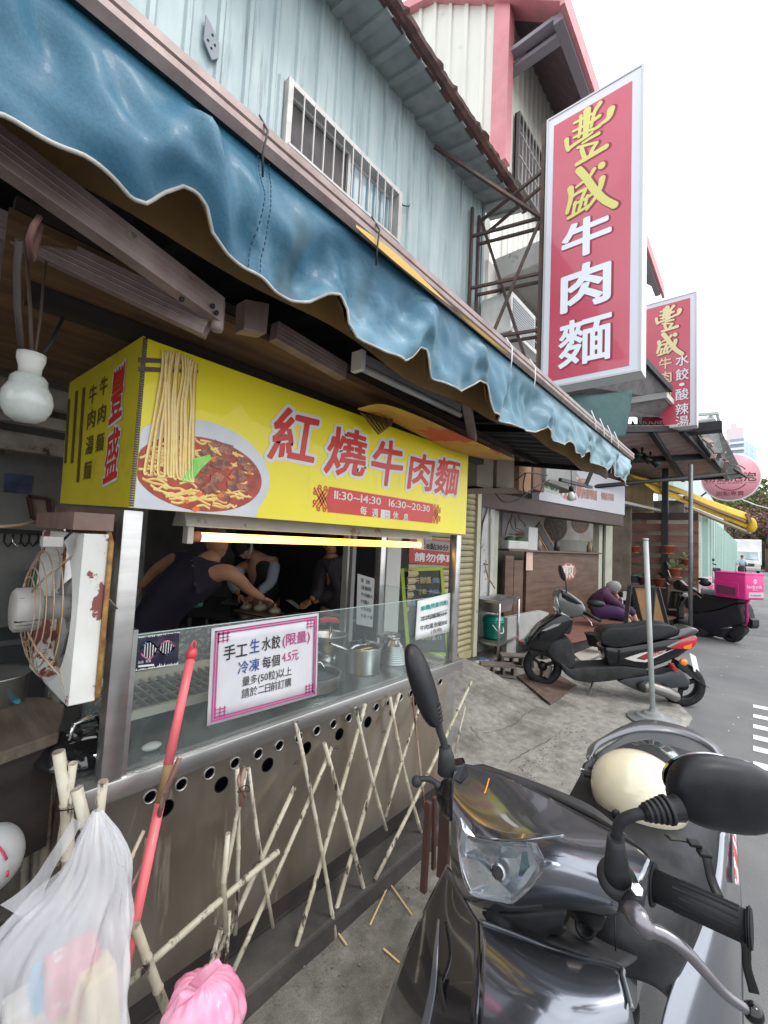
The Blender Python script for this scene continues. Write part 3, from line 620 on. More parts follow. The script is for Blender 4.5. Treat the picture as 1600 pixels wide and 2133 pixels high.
for px, py, s_ in ((445, 958, 7), (483, 993, 8), (415, 1030, 9), (460, 1032, 9), (480, 975, 6), (408, 1060, 10), (390, 1045, 7), (520, 985, 6)):
    MB().poly([sp(px+s_*cos(t), py+s_*.7*sin(t), .0048) for t in (0.2, 1.7, 3.3, 4.8)]).obj('carrot_print', CAR, sb, flip=True)
MB().poly([sp(x, y, .005) for x, y in ((378, 998), (388, 984), (400, 972), (396, 962), (402, 955), (425, 950), (438, 946), (441, 956), (430, 966), (418, 978), (408, 992), (395, 1003), (382, 1004))]).obj('leaf_print', GRN, sb, flip=True)
# characters
wb, rb = MB(), MB()
for c, x0, y0, x1, y1 in (('紅', 568, 855, 658, 960), ('燒', 682, 893, 762, 990), ('牛', 776, 918, 838, 1010), ('肉', 853, 945, 902, 1020), ('麵', 908, 955, 955, 1030)):
    xm = (x0+x1)/2; a = at(x0, (y0+y1)/2, 'y', YS); b = at(x1, (y0+y1)/2, 'y', YS); t = at(xm, y0, 'y', YS); u = at(xm, y1, 'y', YS); 
    put_glyph(wb, c, fs(.0015), a.x, u.z, b.x-a.x, t.z-u.z, .085, .12, .5); put_glyph(rb, c, fs(.0022), a.x, u.z, b.x-a.x, t.z-u.z, .022, .12, .5)
wb.obj('lettering_border', SWH, sb, flip=True); rb.obj('lettering', SRED, sb, flip=True)
# opening hours panel
hp = [at(x, y, 'y', YS) for x, y in ((688, 1014), (905, 1050), (895, 1090), (680, 1066))]
hx0, hx1, hz0, hz1 = (hp[0].x+hp[3].x)/2, (hp[1].x+hp[2].x)/2, (hp[2].z+hp[3].z)/2, (hp[0].z+hp[1].z)/2
MB().poly([V(x, YS-.0015, z) for x, z in ((hx0, hz0), (hx1, hz0), (hx1+.012, (hz0+hz1)/2), (hx1, hz1), (hx0, hz1), (hx0-.012, (hz0+hz1)/2))]).obj('hours_panel', SRED, sb, flip=True)
t_ = MB()
h = (hz1-hz0); w = hx1-hx0
xe_ = put_text(MB(), '11:30~14:30  16:30~20:30', fs(0), 0, 0, h*.46); put_text(t_, '11:30~14:30  16:30~20:30', fs(.0022), hx0+.03, hz0+h*.56, h*.46, .008, asp=(w-.05)/xe_)
for c, px, py in (('每', 757, 1063), ('週', 781, 1068), ('日', 806, 1072), ('休', 824, 1073), ('息', 845, 1077)):
    q = at(px, py, 'y', YS); put_glyph(t_, c, fs(.0022 if c != '日' else .003), q.x-.022, q.z-.020, .042, .038, .015)
t_.obj('hours_lettering', SWH, sb, flip=True)
q = at(801, 1071, 'y', YS); MB().poly([fs(.0024)(q.x-.03, q.z-.02), fs(.0024)(q.x+.03, q.z-.02), fs(.0024)(q.x+.03, q.z+.02), fs(.0024)(q.x-.03, q.z+.02)]).obj('white_sticker', SWH, sb, flip=True)
q2 = MB(); put_glyph(q2, '日', fs(.0028), q.x+.004, q.z-.017, .018, .034, .0); q2.obj('sticker_lettering', BLACKM, sb, flip=True)
for sx_, s_ in ((hx0, -1), (hx1, 1)):
    kn = MB(); cxk = sx_+s_*.035; czk = (hz0+hz1)/2; k_ = .036
    for i in (-1, 0, 1):
        o_ = i*k_*.5
        for s2 in (-1, 1):
            a = V(cxk+o_*.9-k_*.8, YS-.002, czk+s2*(-k_*1.1)+s2*o_*0); d = V(cxk+o_*.9+k_*.8, YS-.002, czk+s2*(k_*1.1)); nrm = V(-(d.z-a.z), 0, d.x-a.x).normalized()*.0035
            kn.poly([a-nrm, a+nrm, d+nrm, d-nrm])
    for t0 in range(8):
        t1 = t0*pi/4+.39; c0 = V(cxk+k_*1.15*cos(t1), YS-.0023, czk+k_*1.35*sin(t1)); kn.grid([[c0+V(r*cos(t), 0, r*sin(t)) for r in (.004, .0095)] for t in [2*pi*k/12 for k in range(13)]], sm=False)
    kn.obj('knot_ornament', SRED, sb, flip=True)
# side board lettering : u runs with +Y reversed so it reads from the street
yS0 = YS+.004
fx = lambda l: (lambda a, b: V(sx0-l, a, b))
def side_g(mbs, ch, x0, y0, x1, y1, off, bo=None, sh=0, wp=0):
    a = at(x0, (y0+y1)/2, 'x', sx0); b = at(x1, (y0+y1)/2, 'x', sx0); t = at((x0+x1)/2, y0, 'x', sx0); u = at((x0+x1)/2, y1, 'x', sx0)
    f = lambda l: (lambda p, q: V(sx0-l, a.y+(b.y-a.y)*p, u.z+(t.z-u.z)*q))
    if bo: put_glyph(mbs[1], ch, f(.0015), 0, 0, 1, 1, bo, sh, wp)
    put_glyph(mbs[0], ch, f(.0022), 0, 0, 1, 1, off, sh, wp)
r1, w1_, k1 = MB(), MB(), MB()
side_g((r1, w1_), '豐', 234, 768, 258, 870, .022, .075, 0, .8); side_g((r1, w1_), '盛', 222, 895, 248, 998, .022, .075, 0, .8)
for c, x, y in (('牛', 217, 805), ('肉', 213, 862), ('麵', 209, 922), ('牛', 194, 822), ('肉', 191, 873), ('湯', 187, 928), ('麵', 183, 980)): side_g((k1,), c, x-7, y-19, x+8, y+18, .012)
w1_.obj('side_lettering_border', SWH, sb, flip=True); r1.obj('side_lettering', SRED, sb, flip=True); k1.obj('menu_lettering', SBR, sb, flip=True)
for x, y0, x2, y1 in ((176, 808, 163, 1005), (161, 815, 151, 965), (145, 832, 137, 965)):
    a, b = at(x, y0, 'x', sx0), at(x2, y1, 'x', sx0); MB().poly([V(sx0-.002, a.y-.014, a.z), V(sx0-.002, a.y+.014, a.z), V(sx0-.002, b.y+.014, b.z), V(sx0-.002, b.y-.014, b.z)], (-.001, 0, 0)).obj('tape_strip', SBR, sb)
MB().beam((sx0+.02, YS+.03, 1.555), (sx0+.02, 2.1, 1.58), .05, .09).obj('side_rail', M('old_wood_rail', (.13, .075, .06), .6, col2=(.2, .13, .11), ns=8), sb)
# ---------------------------------------------------------------- lit tube lamp
lf = thing('tube_lamp', 'lit fluorescent tube in a rusty white housing under the yellow sign', 'lamp', (1.4, 1.5, 1.55))
RW = M('rusty_white_enamel', (.62, .60, .55), .5, col2=(.50, .47, .42), ns=4, spot=(.33, .15, .03), sp=(.58, .66), ss=9)
YT = 1.50; tx0, tx1 = at(395, 1123, 'y', YT).x, at(875, 1133, 'y', YT).x; tz = 1.53
MB().add([(tx0-.04, YT-.055, tz+.035), (tx1+.05, YT-.055, tz+.035), (tx1+.05, YT-.03, tz+.095), (tx0-.04, YT-.03, tz+.095), (tx0-.04, YT+.06, tz+.035), (tx1+.05, YT+.06, tz+.035), (tx1+.05, YT+.03, tz+.095), (tx0-.04, YT+.03, tz+.095)], [(0, 1, 2, 3), (4, 7, 6, 5), (0, 4, 5, 1), (3, 2, 6, 7), (0, 3, 7, 4), (1, 5, 6, 2)]).obj('housing', RW, lf, bevel=.003)
TUB = M('tube_glow', (1, .66, .20), .3, emit=3.0)
tn = TUB.node_tree; tN, tL = tn.nodes, tn.links; tcc = tN.new('ShaderNodeTexCoord'); sx_ = tN.new('ShaderNodeSeparateXYZ'); mr = tN.new('ShaderNodeMapRange'); mr.inputs[1].default_value = tx0; mr.inputs[2].default_value = tx1
tr = tN.new('ShaderNodeValToRGB'); e = tr.color_ramp.elements; e[0].color = (1, .50, .28, 1); e[1].color = (1, .50, .16, 1); q_ = e.new(.12); q_.color = (1, .60, .16, 1); q_ = e.new(.55); q_.color = (1, .52, .02, 1); q_ = e.new(.8); q_.color = (1, .56, .08, 1)
tL.new(tcc.outputs['Object'], sx_.inputs[0]); tL.new(sx_.outputs[0], mr.inputs[0]); tL.new(mr.outputs[0], tr.inputs[0]); tL.new(tr.outputs[0], tn.nodes['Principled BSDF'].inputs['Emission Color'])
MB().tube([(tx0+.03, YT-.01, tz), (tx1-.02, YT-.01, tz)], .0165, 14).obj('tube', TUB, lf)
for x in (tx0, tx1): MB().box((x-.022, YT-.03, tz-.025), (x+.0, YT+.01, tz+.05)).obj('end_holder', M('holder_ivory', (.55, .53, .46), .5), lf, bevel=.003)
MB().tube([(tx0+.0, YT-.01, tz), (tx0+.03, YT-.01, tz)], .019, 12).obj('tube_cap', M('cap_orange', (.45, .16, .08), .5), lf); MB().tube([(tx1-.02, YT-.01, tz), (tx1, YT-.01, tz)], .019, 12).obj('tube_cap', MC['cap_orange'], lf)
# ---------------------------------------------------------------- brown timber board over the sign
WOOD = M('weathered_plywood', (.21, .12, .055), .7, col2=(.11, .06, .035), ns=5, st=(.5, 5, 5), bump=.3, spot=(.04, .03, .025), sp=(.6, .75), ss=3)
bd = thing('timber_board', 'long weathered plywood board jutting over the yellow sign', 'board', (1.4, YS-.1, 2.13))
za = 2.155; b = MB()
b.add([(.12, 1.18, za+.03), (2.75, 1.24, za), (2.75, 2.3, za+.02), (.23, 2.3, za+.02), (.12, 1.18, za+.055), (2.75, 1.24, za+.025), (2.75, 2.3, za+.045), (.23, 2.3, za+.045)], [(0, 3, 2, 1), (4, 5, 6, 7), (0, 1, 5, 4), (1, 2, 6, 5), (2, 3, 7, 6), (3, 0, 4, 7)])
b.obj('sheet', WOOD, bd)
MB().beam((.13, 1.20, za+.075), (2.74, 1.25, za+.045), .03, .03).obj('edge_batten', M('dark_edge', (.05, .035, .03), .8, bump=.5, bs=20), bd)
MB().beam((.2, YS+.12, za-.0), (2.7, YS+.12, za-.02), .05, .05).obj('batten', DARK, bd)
# yellow torn printed board lying over the right end
YB = M('torn_yellow_card', (.55, .36, .04), .6, col2=(.44, .22, .04), ns=3, spot=(.5, .09, .03), sp=(.55, .57), ss=2.3)
a, b_, c_, d_ = at(792, 848, 'y', 1.12), at(830, 845, 'y', 1.08), at(1062, 945, 'y', 1.12), at(975, 945, 'y', 1.32)
yc = MB().patch([[at(745, 850, 'y', 1.14), at(800, 842, 'y', 1.10), at(880, 870, 'y', 1.08), at(965, 908, 'y', 1.08), at(1072, 957, 'y', 1.1)], [at(765, 856, 'y', 1.3), at(800, 868, 'y', 1.3), at(870, 902, 'y', 1.3), at(935, 935, 'y', 1.3), at(1010, 955, 'y', 1.3)]], 4).obj('yellow_card', YB, solid=.006)
tag(yc, 'torn yellow and orange printed card bent over the right end of the yellow sign', 'card')
cw = MB()
for i in range(7):
    x = 750+i*10; cw.poly([at(x, 858+i*2, 'y', 1.27), at(x+9, 862+i*2, 'y', 1.24), at(792+i*4, 905-i*3, 'y', 1.28-(i % 2)*.02), at(788+i*4, 905-i*3, 'y', 1.29)], (0, .003, 0))
tag(cw.obj('cardboard_flap', M('cardboard_dark', (.14, .085, .045), .8, bump=.3)), 'folded brown cardboard flap hanging over the yellow sign top', 'cardboard')
CARD = M('cardboard', (.33, .20, .12), .8, col2=(.27, .16, .09), ns=4)
cx_ = MB().poly([at(713, 757, 'y', 1.45), at(850, 838, 'y', 1.45), at(852, 852, 'y', 1.45), at(840, 870, 'y', 1.45), at(712, 805, 'y', 1.45)], (0, .25, 0)).obj('cardboard_box', CARD)
tag(cx_, 'flat brown cardboard box lying on top of the timber board', 'cardboard box')
bt = MB(); p0 = at(738, 790, 'y', 1.448); u_ = (at(848, 850, 'y', 1.448)-p0); u_.normalize(); vv = V(0, 0, 1)
for k, s in enumerate(('包裝飲', '量販品', '超福食')): put_text(bt, s, uvf(p0+V(0, -.002, 0), u_, vv), .0, .045-k*.022, .022, .01)
put_text(bt, '重量容量台山', uvf(p0+V(0, -.002, 0), u_, vv), .12, -.0, .028, .01)
put(bt.obj('lettering', M('ink_brown', (.06, .03, .03), .7), flip=True), cx_)
# ================================================================ blue awning
YA = .80
aw = thing('awning', 'faded blue fabric awning with wavy scalloped hem over the noodle stall', 'awning', (1.8, YA, 2.3))
ed = [(x/2, y/2) for x, y in ((0,490),(150,570),(300,650),(450,760),(520,820),(590,840),(660,800),(740,785),(800,820),(850,880),(880,980),(950,1060),(1050,1130),(1150,1190),(1250,1250),(1310,1255),(1370,1225),(1420,1225),(1450,1290),(1465,1355))]
ed += [(450+x/2.909, 650+y/2.909) for x, y in ((812,100),(850,140),(950,200),(1050,250),(1130,295),(1180,270),(1230,215),(1270,235),(1300,340),(1330,400),(1400,440),(1480,485),(1530,450),(1570,420),(1600,440))]
ed += [(1007, 832), (1016, 860), (1040, 875)]
ed += [(1080+x/3.077, 560+y/3.077) for x, y in ((0,1010),(100,1050),(130,1030),(160,1012),(185,1040),(210,1100),(260,1130),(295,1108),(315,1125),(335,1180),(400,1210),(430,1180),(455,1165),(480,1240),(530,1265))]
ed += [(1265, 980), (1271, 965), (1277, 990), (1300, 1000), (1311, 1012)]
hem = sorted([(at(x, y, 'y', YA).x, at(x, y, 'y', YA).z) for x, y in ed]); X1 = hem[-1][0]
hem = [(-.75, 1.95), (-.5, 1.99), (-.38, 2.1), (-.3, 1.97)]+hem
def hz(x):
    for (a, b), (c, d) in zip(hem, hem[1:]):
        if a <= x <= c: t = (x-a)/(c-a+1e-9); return b+(d-b)*t
    return hem[-1][1]
def rz_(x): return 2.352-.004*x
BLU = M('awning_blue', (.020, .10, .17), .5, col2=(.04, .15, .225), ns=1.3, p=(.35, .65), st=(1, 1, 1), spot=(.13, .26, .34), sp=(.57, .72), ss=2.2, sst=(.8, 1, 1.4), bump=.5, bs=20, fine=.45, coat=.05)
bn = BLU.node_tree; 
# faded end: mix to pale grey-blue with X and cloth weave bump
N_, L_ = bn.nodes, bn.links; bs_ = N_['Principled BSDF']; src = bs_.inputs['Base Color'].links[0].from_socket
tcx = N_.new('ShaderNodeTexCoord'); sx2 = N_.new('ShaderNodeSeparateXYZ'); m2 = N_.new('ShaderNodeMapRange'); m2.inputs[1].default_value = 1.0; m2.inputs[2].default_value = 4.2; m2.inputs[4].default_value = .72
mxx = N_.new('ShaderNodeMixRGB'); mxx.inputs[2].default_value = (.34, .47, .49, 1); L_.new(tcx.outputs['Object'], sx2.inputs[0]); L_.new(sx2.outputs[0], m2.inputs[0]); L_.new(m2.outputs[0], mxx.inputs[0]); L_.new(src, mxx.inputs[1])
dk = N_.new('ShaderNodeTexNoise'); dk.inputs['Scale'].default_value = 3; dk.inputs['Detail'].default_value = 6; mpd = N_.new('ShaderNodeMapping'); mpd.inputs['Scale'].default_value = (2.5, 1, .8); L_.new(tcx.outputs['Object'], mpd.inputs[0]); L_.new(mpd.outputs[0], dk.inputs[0])
dr = N_.new('ShaderNodeValToRGB'); dr.color_ramp.elements[0].position = .55; dr.color_ramp.elements[1].position = .68; L_.new(dk.outputs[0], dr.inputs[0]); md2 = N_.new('ShaderNodeMixRGB'); md2.inputs[2].default_value = (.02, .05, .06, 1)
mm_ = N_.new('ShaderNodeMath'); mm_.operation = 'MULTIPLY'; mm_.inputs[1].default_value = .62; L_.new(dr.outputs[0], mm_.inputs[0]); L_.new(mm_.outputs[0], md2.inputs[0]); L_.new(mxx.outputs[0], md2.inputs[1]); L_.new(md2.outputs[0], bs_.inputs['Base Color'])  # dark blotches in the colour stand in for shade in the folds
def bulge(x, v):   # outward wave of the cloth, v = 0 top, 1 hem
    k = v*(1.13-v)*2.3*(1 if v > .25 else v*4)
    zmid = 2.02; f = (hz(x)-2.09)/.09
    w = .022*sin(x*5.3+1.2*v)+.016*sin(x*11+2+v*2)+.010*sin(x*23+v*4)+.006*sin(x*41+v*6)+.004*sin(x*71-v*9)
    return k*(w*1.7+.03*f)+.008*sin(x*2.2+v*3)*v+.006*sin(v*9+x*7)*v+.003*sin(v*23-x*31)*v+k*(.020*sin(x*31+2*sin(x*5)+v*1.5)+.008*sin(x*57-v*4+3*sin(x*3)))*(.55+.45*sin(x*4.1+1))+.012*v*(1-v)*sin(x*14-v*11)
rows = []; NX = 330; XL = -.75
for i in range(NX+1):
    x = XL+(X1-XL)*i/NX; top = rz_(x); bot = hz(x); r = []
    for j in range(15): v = j/14; r.append((x+.01*sin(x*9)*v, YA-bulge(x, v)-.006, top+(bot-top)*v))
    rows.append(r)
MB().grid(rows).obj('valance', BLU, aw, flip=True)
YLW = M('lining_tan', (.36, .22, .07), .7, col2=(.22, .14, .06), ns=4)
lin = []
for i in range(NX+1):
    x = XL+(X1-XL)*i/NX; top = rz_(x); bot = hz(x); lin.append([(x+.01*sin(x*9)*v, YA-bulge(x, v)+.010, top+(bot-top)*v+.004*v) for v in (0, .15, .3, .45, .6, .7, .8, .9, .98)])
MB().grid(lin).obj('lining', YLW, aw, flip=True)
# the tan flap that hangs behind the wavy hem
lin = []
for i in range(80):
    x = XL+(X1-.1-XL)*i/79; lin.append([(x, YA+.13, 2.35), (x, YA+.15, 2.16+.02*sin(x*3.3)+.012*sin(x*9))])
MB().grid(lin).obj('inner_flap', YLW, aw, flip=True)
MB().tube([(x+.01*sin(x*9), YA-bulge(x, 1)-.006, hz(x)) for x in [XL+(X1-XL)*i/500 for i in range(501)]], .0036, 6).obj('hem_piping', M('piping_grey', (.50, .49, .45), .6, col2=(.3, .29, .26), ns=12), aw)
sx_ = at(545, 340, 'y', YA).x
stc = MB()
for dx in (-.016, .010):
    for k in range(22): v = (k+.2)/22; v2 = (k+.75)/22; t, bb = rz_(sx_), hz(sx_); stc.tube([(sx_+dx, YA-bulge(sx_+dx, v)-.0125, t+(bb-t)*v), (sx_+dx, YA-bulge(sx_+dx, v2)-.0125, t+(bb-t)*v2)], .0016, 4, sm=False)
tag(stc.obj('seam_stitching', M('stitch_dark', (.02, .05, .09), .8), aw), kind='stuff')
# front rail
MB().grid([[(x, YA-.02, rz_(x)-.002), (x, YA-.034, rz_(x)+.012), (x, YA-.034, rz_(x)+.026), (x, YA-.028, rz_(x)+.030), (x, YA-.034, rz_(x)+.034), (x, YA-.034, rz_(x)+.052), (x, YA-.01, rz_(x)+.068), (x, YA+.05, rz_(x)+.068), (x, YA+.05, rz_(x)-.002)] for x in (XL, 1, 2.6, X1+.01)], sm=False).obj('front_rail', ALU, aw)
MB().add([(XL, YA+.02, 2.40), (X1, YA+.02, 2.385), (X1, YW-.03, 2.95), (XL, YW-.03, 2.95)], [(0, 1, 2, 3)]).obj('canopy_cloth', BLU, aw, solid=.004)
for px in (545, 1560/2, 1110, 1060): 
    p = at(px, 345 if px == 545 else 545 if px == 780 else 775, 'y', YA-.035); x = p.x
    MB().tube([(x-.004, YA-.02, rz_(x)+.075), (x+.003, YA-.045, rz_(x)+.03), (x-.008, YA-.05, rz_(x)-.03), (x, YA-.042, rz_(x)-.07)], .0025, 5).obj('cable_tie', BLACKM if px < 1000 else M('tie_white', (.7, .72, .72), .5), aw)
for x in (2.9, 3.1, 3.3, 3.5): MB().tube([(x-.004, YA-.02, rz_(x)+.10), (x+.003, YA-.045, rz_(x)+.03), (x-.01, YA-.05, rz_(x)-.03)], .003, 5).obj('cable_tie', M('tie_white', (.7, .72, .72), .5), aw)
# folding arms
def arm(a, b, w=.034, h=.062):
    m = MB().beam(a, b, w, h); d = (V(b)-V(a)).normalized(); n = d.cross(V(0, 0, 1)).normalized(); up = n.cross(d)
    for k in (-.012, .0, .014): m.beam(V(a)+n*(w/2)*(1)+up*k, V(b)+n*(w/2)+up*k, .003, .004)
    return m.obj('folding_arm', ALU, aw, bevel=.003)
el = at(455, 648, 'y', .98)
arm(at(-60, 270, 'y', .90), el); arm(at(-60, 440, 'y', 1.35), el+V(-.01, .02, -.035))
MB().lathe(el+V(.0, .0, -.05), [(.012, 0), (.015, .008), (.015, .07), (.012, .078)], (0, 0, 1), 14).obj('elbow_joint', ALU, aw)
for x, y in ((378, 624), (442, 638), (450, 652)): MB().lathe(at(x, y, 'y', .955), [(.006, 0), (.005, .006)], (0, -1, 0), 8).obj('bolt', BLACKM, aw)
a, b = at(570, 690, 'y', 1.15), at(715, 775, 'y', 1.15); arm(a, b, .04, .06)
a, b = at(965, 805, 'y', 1.0), at(985, 915, 'y', 1.1); arm(a, b, .04, .035)
bk = [at(x, y, 'y', 1.05) for x, y in ((512, 622), (562, 632), (556, 695), (508, 685))]
MB().poly(bk, (0, .05, 0)).obj('arm_bracket', ALU, aw, bevel=.003)
# roof sheets, rafters and dark underside behind the valance
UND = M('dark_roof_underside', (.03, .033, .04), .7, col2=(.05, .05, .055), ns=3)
rf = thing('porch_roof', 'dark ribbed sheet roof between the wall and the blue awning', 'roof', (1.5, 1.8, 2.5))
x = -.8
while x < 4.5:
    b = MB(); b.grid([[(x+dx, y, z-dz) for dx, dz in ((0, 0), (.1, 0), (.12, .02), (.18, .02), (.2, 0))] for y, z in ((.98, 2.36), (2.58, 2.62))], sm=False); b.obj('roof_sheet', UND, rf); x += .2
for y, z in ((1.05, 2.33), (1.7, 2.44), (2.4, 2.54)): MB().box((-.8, y-.02, z-.03), (4.45, y+.02, z+.02)).obj('purlin', BLACKM, rf)
for x in (.9, 2.7, 4.4): MB().beam((x, 1.0, 2.30), (x, 2.58, 2.54), .04, .05).obj('rafter', BLACKM, rf)
lmp = thing('tube_lamp', 'unlit dark tube lamp batten under the blue awning', 'lamp', at(845, 795, 'y', 1.1))
a, b = at(745, 745, 'y', 1.05), at(955, 850, 'y', 1.05); MB().beam(a, b, .03, .035).obj('batten', M('grey_batten', (.25, .25, .26), .5), lmp); MB().tube([a-V(0, 0.01, .035), b-V(0, .01, .035)], .013, 10).obj('tube', M('off_tube', (.35, .35, .36), .2, coat=.5), lmp)
MB().box(tuple(a-V(.01, .03, .05)), tuple(a+V(.01, .02, .02))).obj('end_holder', WHITEP, lmp)
# torn strips of yellow edging above the rail
ys = MB(); rows = []
for i in range(20):
    x = at(720+i*17, 480+i*14.2, 'y', YA).x; rows.append([(x, YA-.036, rz_(x)-.0+.014*sin(i*.3)), (x, YA-.04, rz_(x)-.010-.006*sin(i*.3))])
ys.grid(rows, sm=False).obj('yellow_edging', M('edging_yellow', (.50, .30, .05), .6), aw)
rp = MB().poly([at(x, y, 'y', 1.0) for x, y in ((922, 632), (1000, 690), (995, 700), (960, 682), (935, 665))], (0, .5, .0)).obj('red_sheet', M('red_sheet', (.45, .02, .03), .5)); tag(rp, 'red metal sheet lying behind the awning rail below the blue wall', 'metal sheet')
# ================================================================ room behind the stall
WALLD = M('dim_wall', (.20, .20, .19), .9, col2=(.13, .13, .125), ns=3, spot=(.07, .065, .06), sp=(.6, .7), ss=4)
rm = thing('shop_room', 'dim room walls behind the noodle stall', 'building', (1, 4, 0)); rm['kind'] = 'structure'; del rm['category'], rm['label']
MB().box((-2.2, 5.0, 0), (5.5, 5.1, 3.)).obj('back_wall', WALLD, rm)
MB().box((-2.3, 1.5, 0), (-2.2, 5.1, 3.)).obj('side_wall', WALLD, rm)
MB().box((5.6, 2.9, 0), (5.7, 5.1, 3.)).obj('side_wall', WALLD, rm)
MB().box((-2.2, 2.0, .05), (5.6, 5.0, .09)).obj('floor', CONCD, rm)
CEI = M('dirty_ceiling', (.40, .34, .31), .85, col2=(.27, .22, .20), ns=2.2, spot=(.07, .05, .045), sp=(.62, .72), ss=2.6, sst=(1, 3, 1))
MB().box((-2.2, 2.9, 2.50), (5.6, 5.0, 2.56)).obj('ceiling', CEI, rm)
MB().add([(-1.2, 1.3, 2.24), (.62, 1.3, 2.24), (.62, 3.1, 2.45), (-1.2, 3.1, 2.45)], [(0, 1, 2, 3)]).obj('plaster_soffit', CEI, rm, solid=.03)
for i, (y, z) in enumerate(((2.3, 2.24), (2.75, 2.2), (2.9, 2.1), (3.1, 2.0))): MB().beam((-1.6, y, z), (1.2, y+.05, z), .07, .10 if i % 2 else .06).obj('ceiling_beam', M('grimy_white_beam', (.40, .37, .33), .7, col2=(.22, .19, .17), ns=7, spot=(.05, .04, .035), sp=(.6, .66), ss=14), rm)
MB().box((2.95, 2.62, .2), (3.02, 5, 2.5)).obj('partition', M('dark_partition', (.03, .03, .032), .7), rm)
rp = MB().beam((-1.2, 2.0, 1.86), (.44, 2.05, 1.84), .06, .07)
# mural on the rear wall
MUR = M('mural_print', (.012, .03, .055), .3, col2=(.03, .07, .10), ns=2.5, st=(1, 1, 2.5), spot=(.11, .16, .20), sp=(.60, .64), ss=4, sst=(1, 1, 3), coat=.5)
mu = MB(); a, b, c, d = at(540, 1110, 'w' if 0 else 'y', 2.90), 0, 0, 0
m0 = at(545, 1120, 'y', 4.4); m1 = at(742, 1275, 'y', 4.4)
o = MB().box((m0.x, 4.4, .75), (m1.x, 4.43, 1.75)).obj('wall_mural', MUR); tag(o, 'dark blue mountain and flower mural on the rear wall above the back table', 'picture')
rid = MB(); pts = [(m0.x+(m1.x-m0.x)*i/12, 1.35+.12*abs(sin(i*1.3))+.1*(i in (4, 5, 9))) for i in range(13)]
rid.poly([(x, 4.398, z) for x, z in pts]+[(m1.x, 4.398, 1.0), (m0.x, 4.398, 1.0)]).obj('printed_hill', M('mural_hill', (.02, .035, .05), .4), o)
fl = MB()
for i in range(90):
    x = random.uniform(m0.x, m1.x); z = random.gauss(.98, .03); r = random.uniform(.006, .018); fl.poly([(x+r*cos(t), 4.394, z+r*sin(t)) for t in (0, 1.2, 2.4, 3.6, 4.8)])
tag(fl.obj('printed_flowers', M('mural_flower', (.35, .36, .30), .5), o), kind='stuff')
# pale post and door frame
o = MB().box((2.60, 2.62, .2), (2.66, 2.68, 2.3)).obj('door_post', M('pale_post', (.42, .41, .38), .5)); tag(o, 'thin pale metal post at the doorway behind the counter', 'post')
o = MB().box((2.98, 2.50, .2), (3.18, 2.62, 2.3)).obj('door_jamb', M('jamb_white', (.50, .49, .45), .5)); tag(o, 'wide ivory door jamb left of the roller shutter', 'door jamb')
# ================================================================ helpers for printed sheets
def fnq(TL, TR, BR, BL, lift=0):
    TL, TR, BR, BL = V(TL), V(TR), V(BR), V(BL); n = (TR-TL).cross(TL-BL).normalized()
    return lambda a, b: (BL.lerp(BR, a)).lerp(TL.lerp(TR, a), b)+n*lift
def fitw(s, h): return put_text(MB(), s, uvf((0, 0, 0), (1, 0, 0), (0, 1, 0)), 0, 0, h)
def fit_text(mb, s, fn, x0, x1, y, h, off=.0): put_text(mb, s, fn, x0, y, h, off, asp=(x1-x0)/max(fitw(s, h), 1e-6))
def rectq(fn, a0, b0, a1, b1): return [fn(a0, b0), fn(a1, b0), fn(a1, b1), fn(a0, b1)]
def lineq(mb, fn, a0, b0, a1, b1, w, asp=1):
    d = V(a1-a0, (b1-b0)*asp, 0); l = d.length; nx, ny = -d.y/l*w, d.x/l*w/asp; ex, ey = d.x/l*w, d.y/l*w/asp
    mb.poly([fn(a0+nx-ex, b0+ny-ey), fn(a1+nx+ex, b1+ny+ey), fn(a1-nx+ex, b1-ny+ey), fn(a0-nx-ex, b0-ny-ey)])
INK = M('print_black', (.02, .02, .02), .5); MAG = M('print_magenta', (.40, .06, .20), .5); BLUI = M('print_blue', (.03, .07, .25), .5); TEALI = M('print_teal', (.01, .28, .24), .5)
PAPER = M('laminated_paper', (.60, .60, .62), .35, col2=(.50, .50, .54), ns=4, coat=.3, spot=(.36, .35, .40), sp=(.66, .80), ss=9)
# dumpling notice on the glass
yy = YC-.006; TL, TR, BR, BL = at(441, 1309, 'y', yy), at(664, 1277, 'y', yy), at(660, 1449, 'y', yy), at(431, 1513, 'y', yy)
rows = []
for j in range(7):
    b = j/6; rows.append([fnq(TL, TR, BR, BL)(i/10, b)+V(0, -.0012*sin(i/10*pi)*(1-b), 0) for i in range(11)])
no = MB().grid(rows, sm=True).obj('notice', PAPER, flip=True, solid=.001); tag(no, 'white laminated dumpling notice with magenta border hanging on the counter glass', 'notice')
f = fnq(TL, TR, BR, BL, .0028)
bo = MB()
for i, m in enumerate((.03, .05)):
    y = m*1.3
    for a in ((m, y, 1-m, y), (m, 1-y, 1-m, 1-y), (m, y, m, 1-y), (1-m, y, 1-m, 1-y)): lineq(bo, f, *a, .0065, .75)
for cx, cy in ((.09, .11), (.91, .11), (.09, .89), (.91, .89)):
    for d in (-.035, 0, .035):
        lineq(bo, f, cx-.045, cy+d, cx+.045, cy+d, .004, .75); lineq(bo, f, cx+d, cy-.055, cx+d, cy+.055, .004, .75)
bo.obj('border_print', MAG, no, flip=True)
k, bl, mg = MB(), MB(), MB()
fit_text(k, '手工', f, .10, .30, .655, .17, .012); fit_text(bl, '生', f, .315, .405, .675, .17, .012); fit_text(k, '水餃', f, .42, .60, .68, .16, .012); fit_text(mg, '(限量)', f, .615, .91, .69, .15, .012)
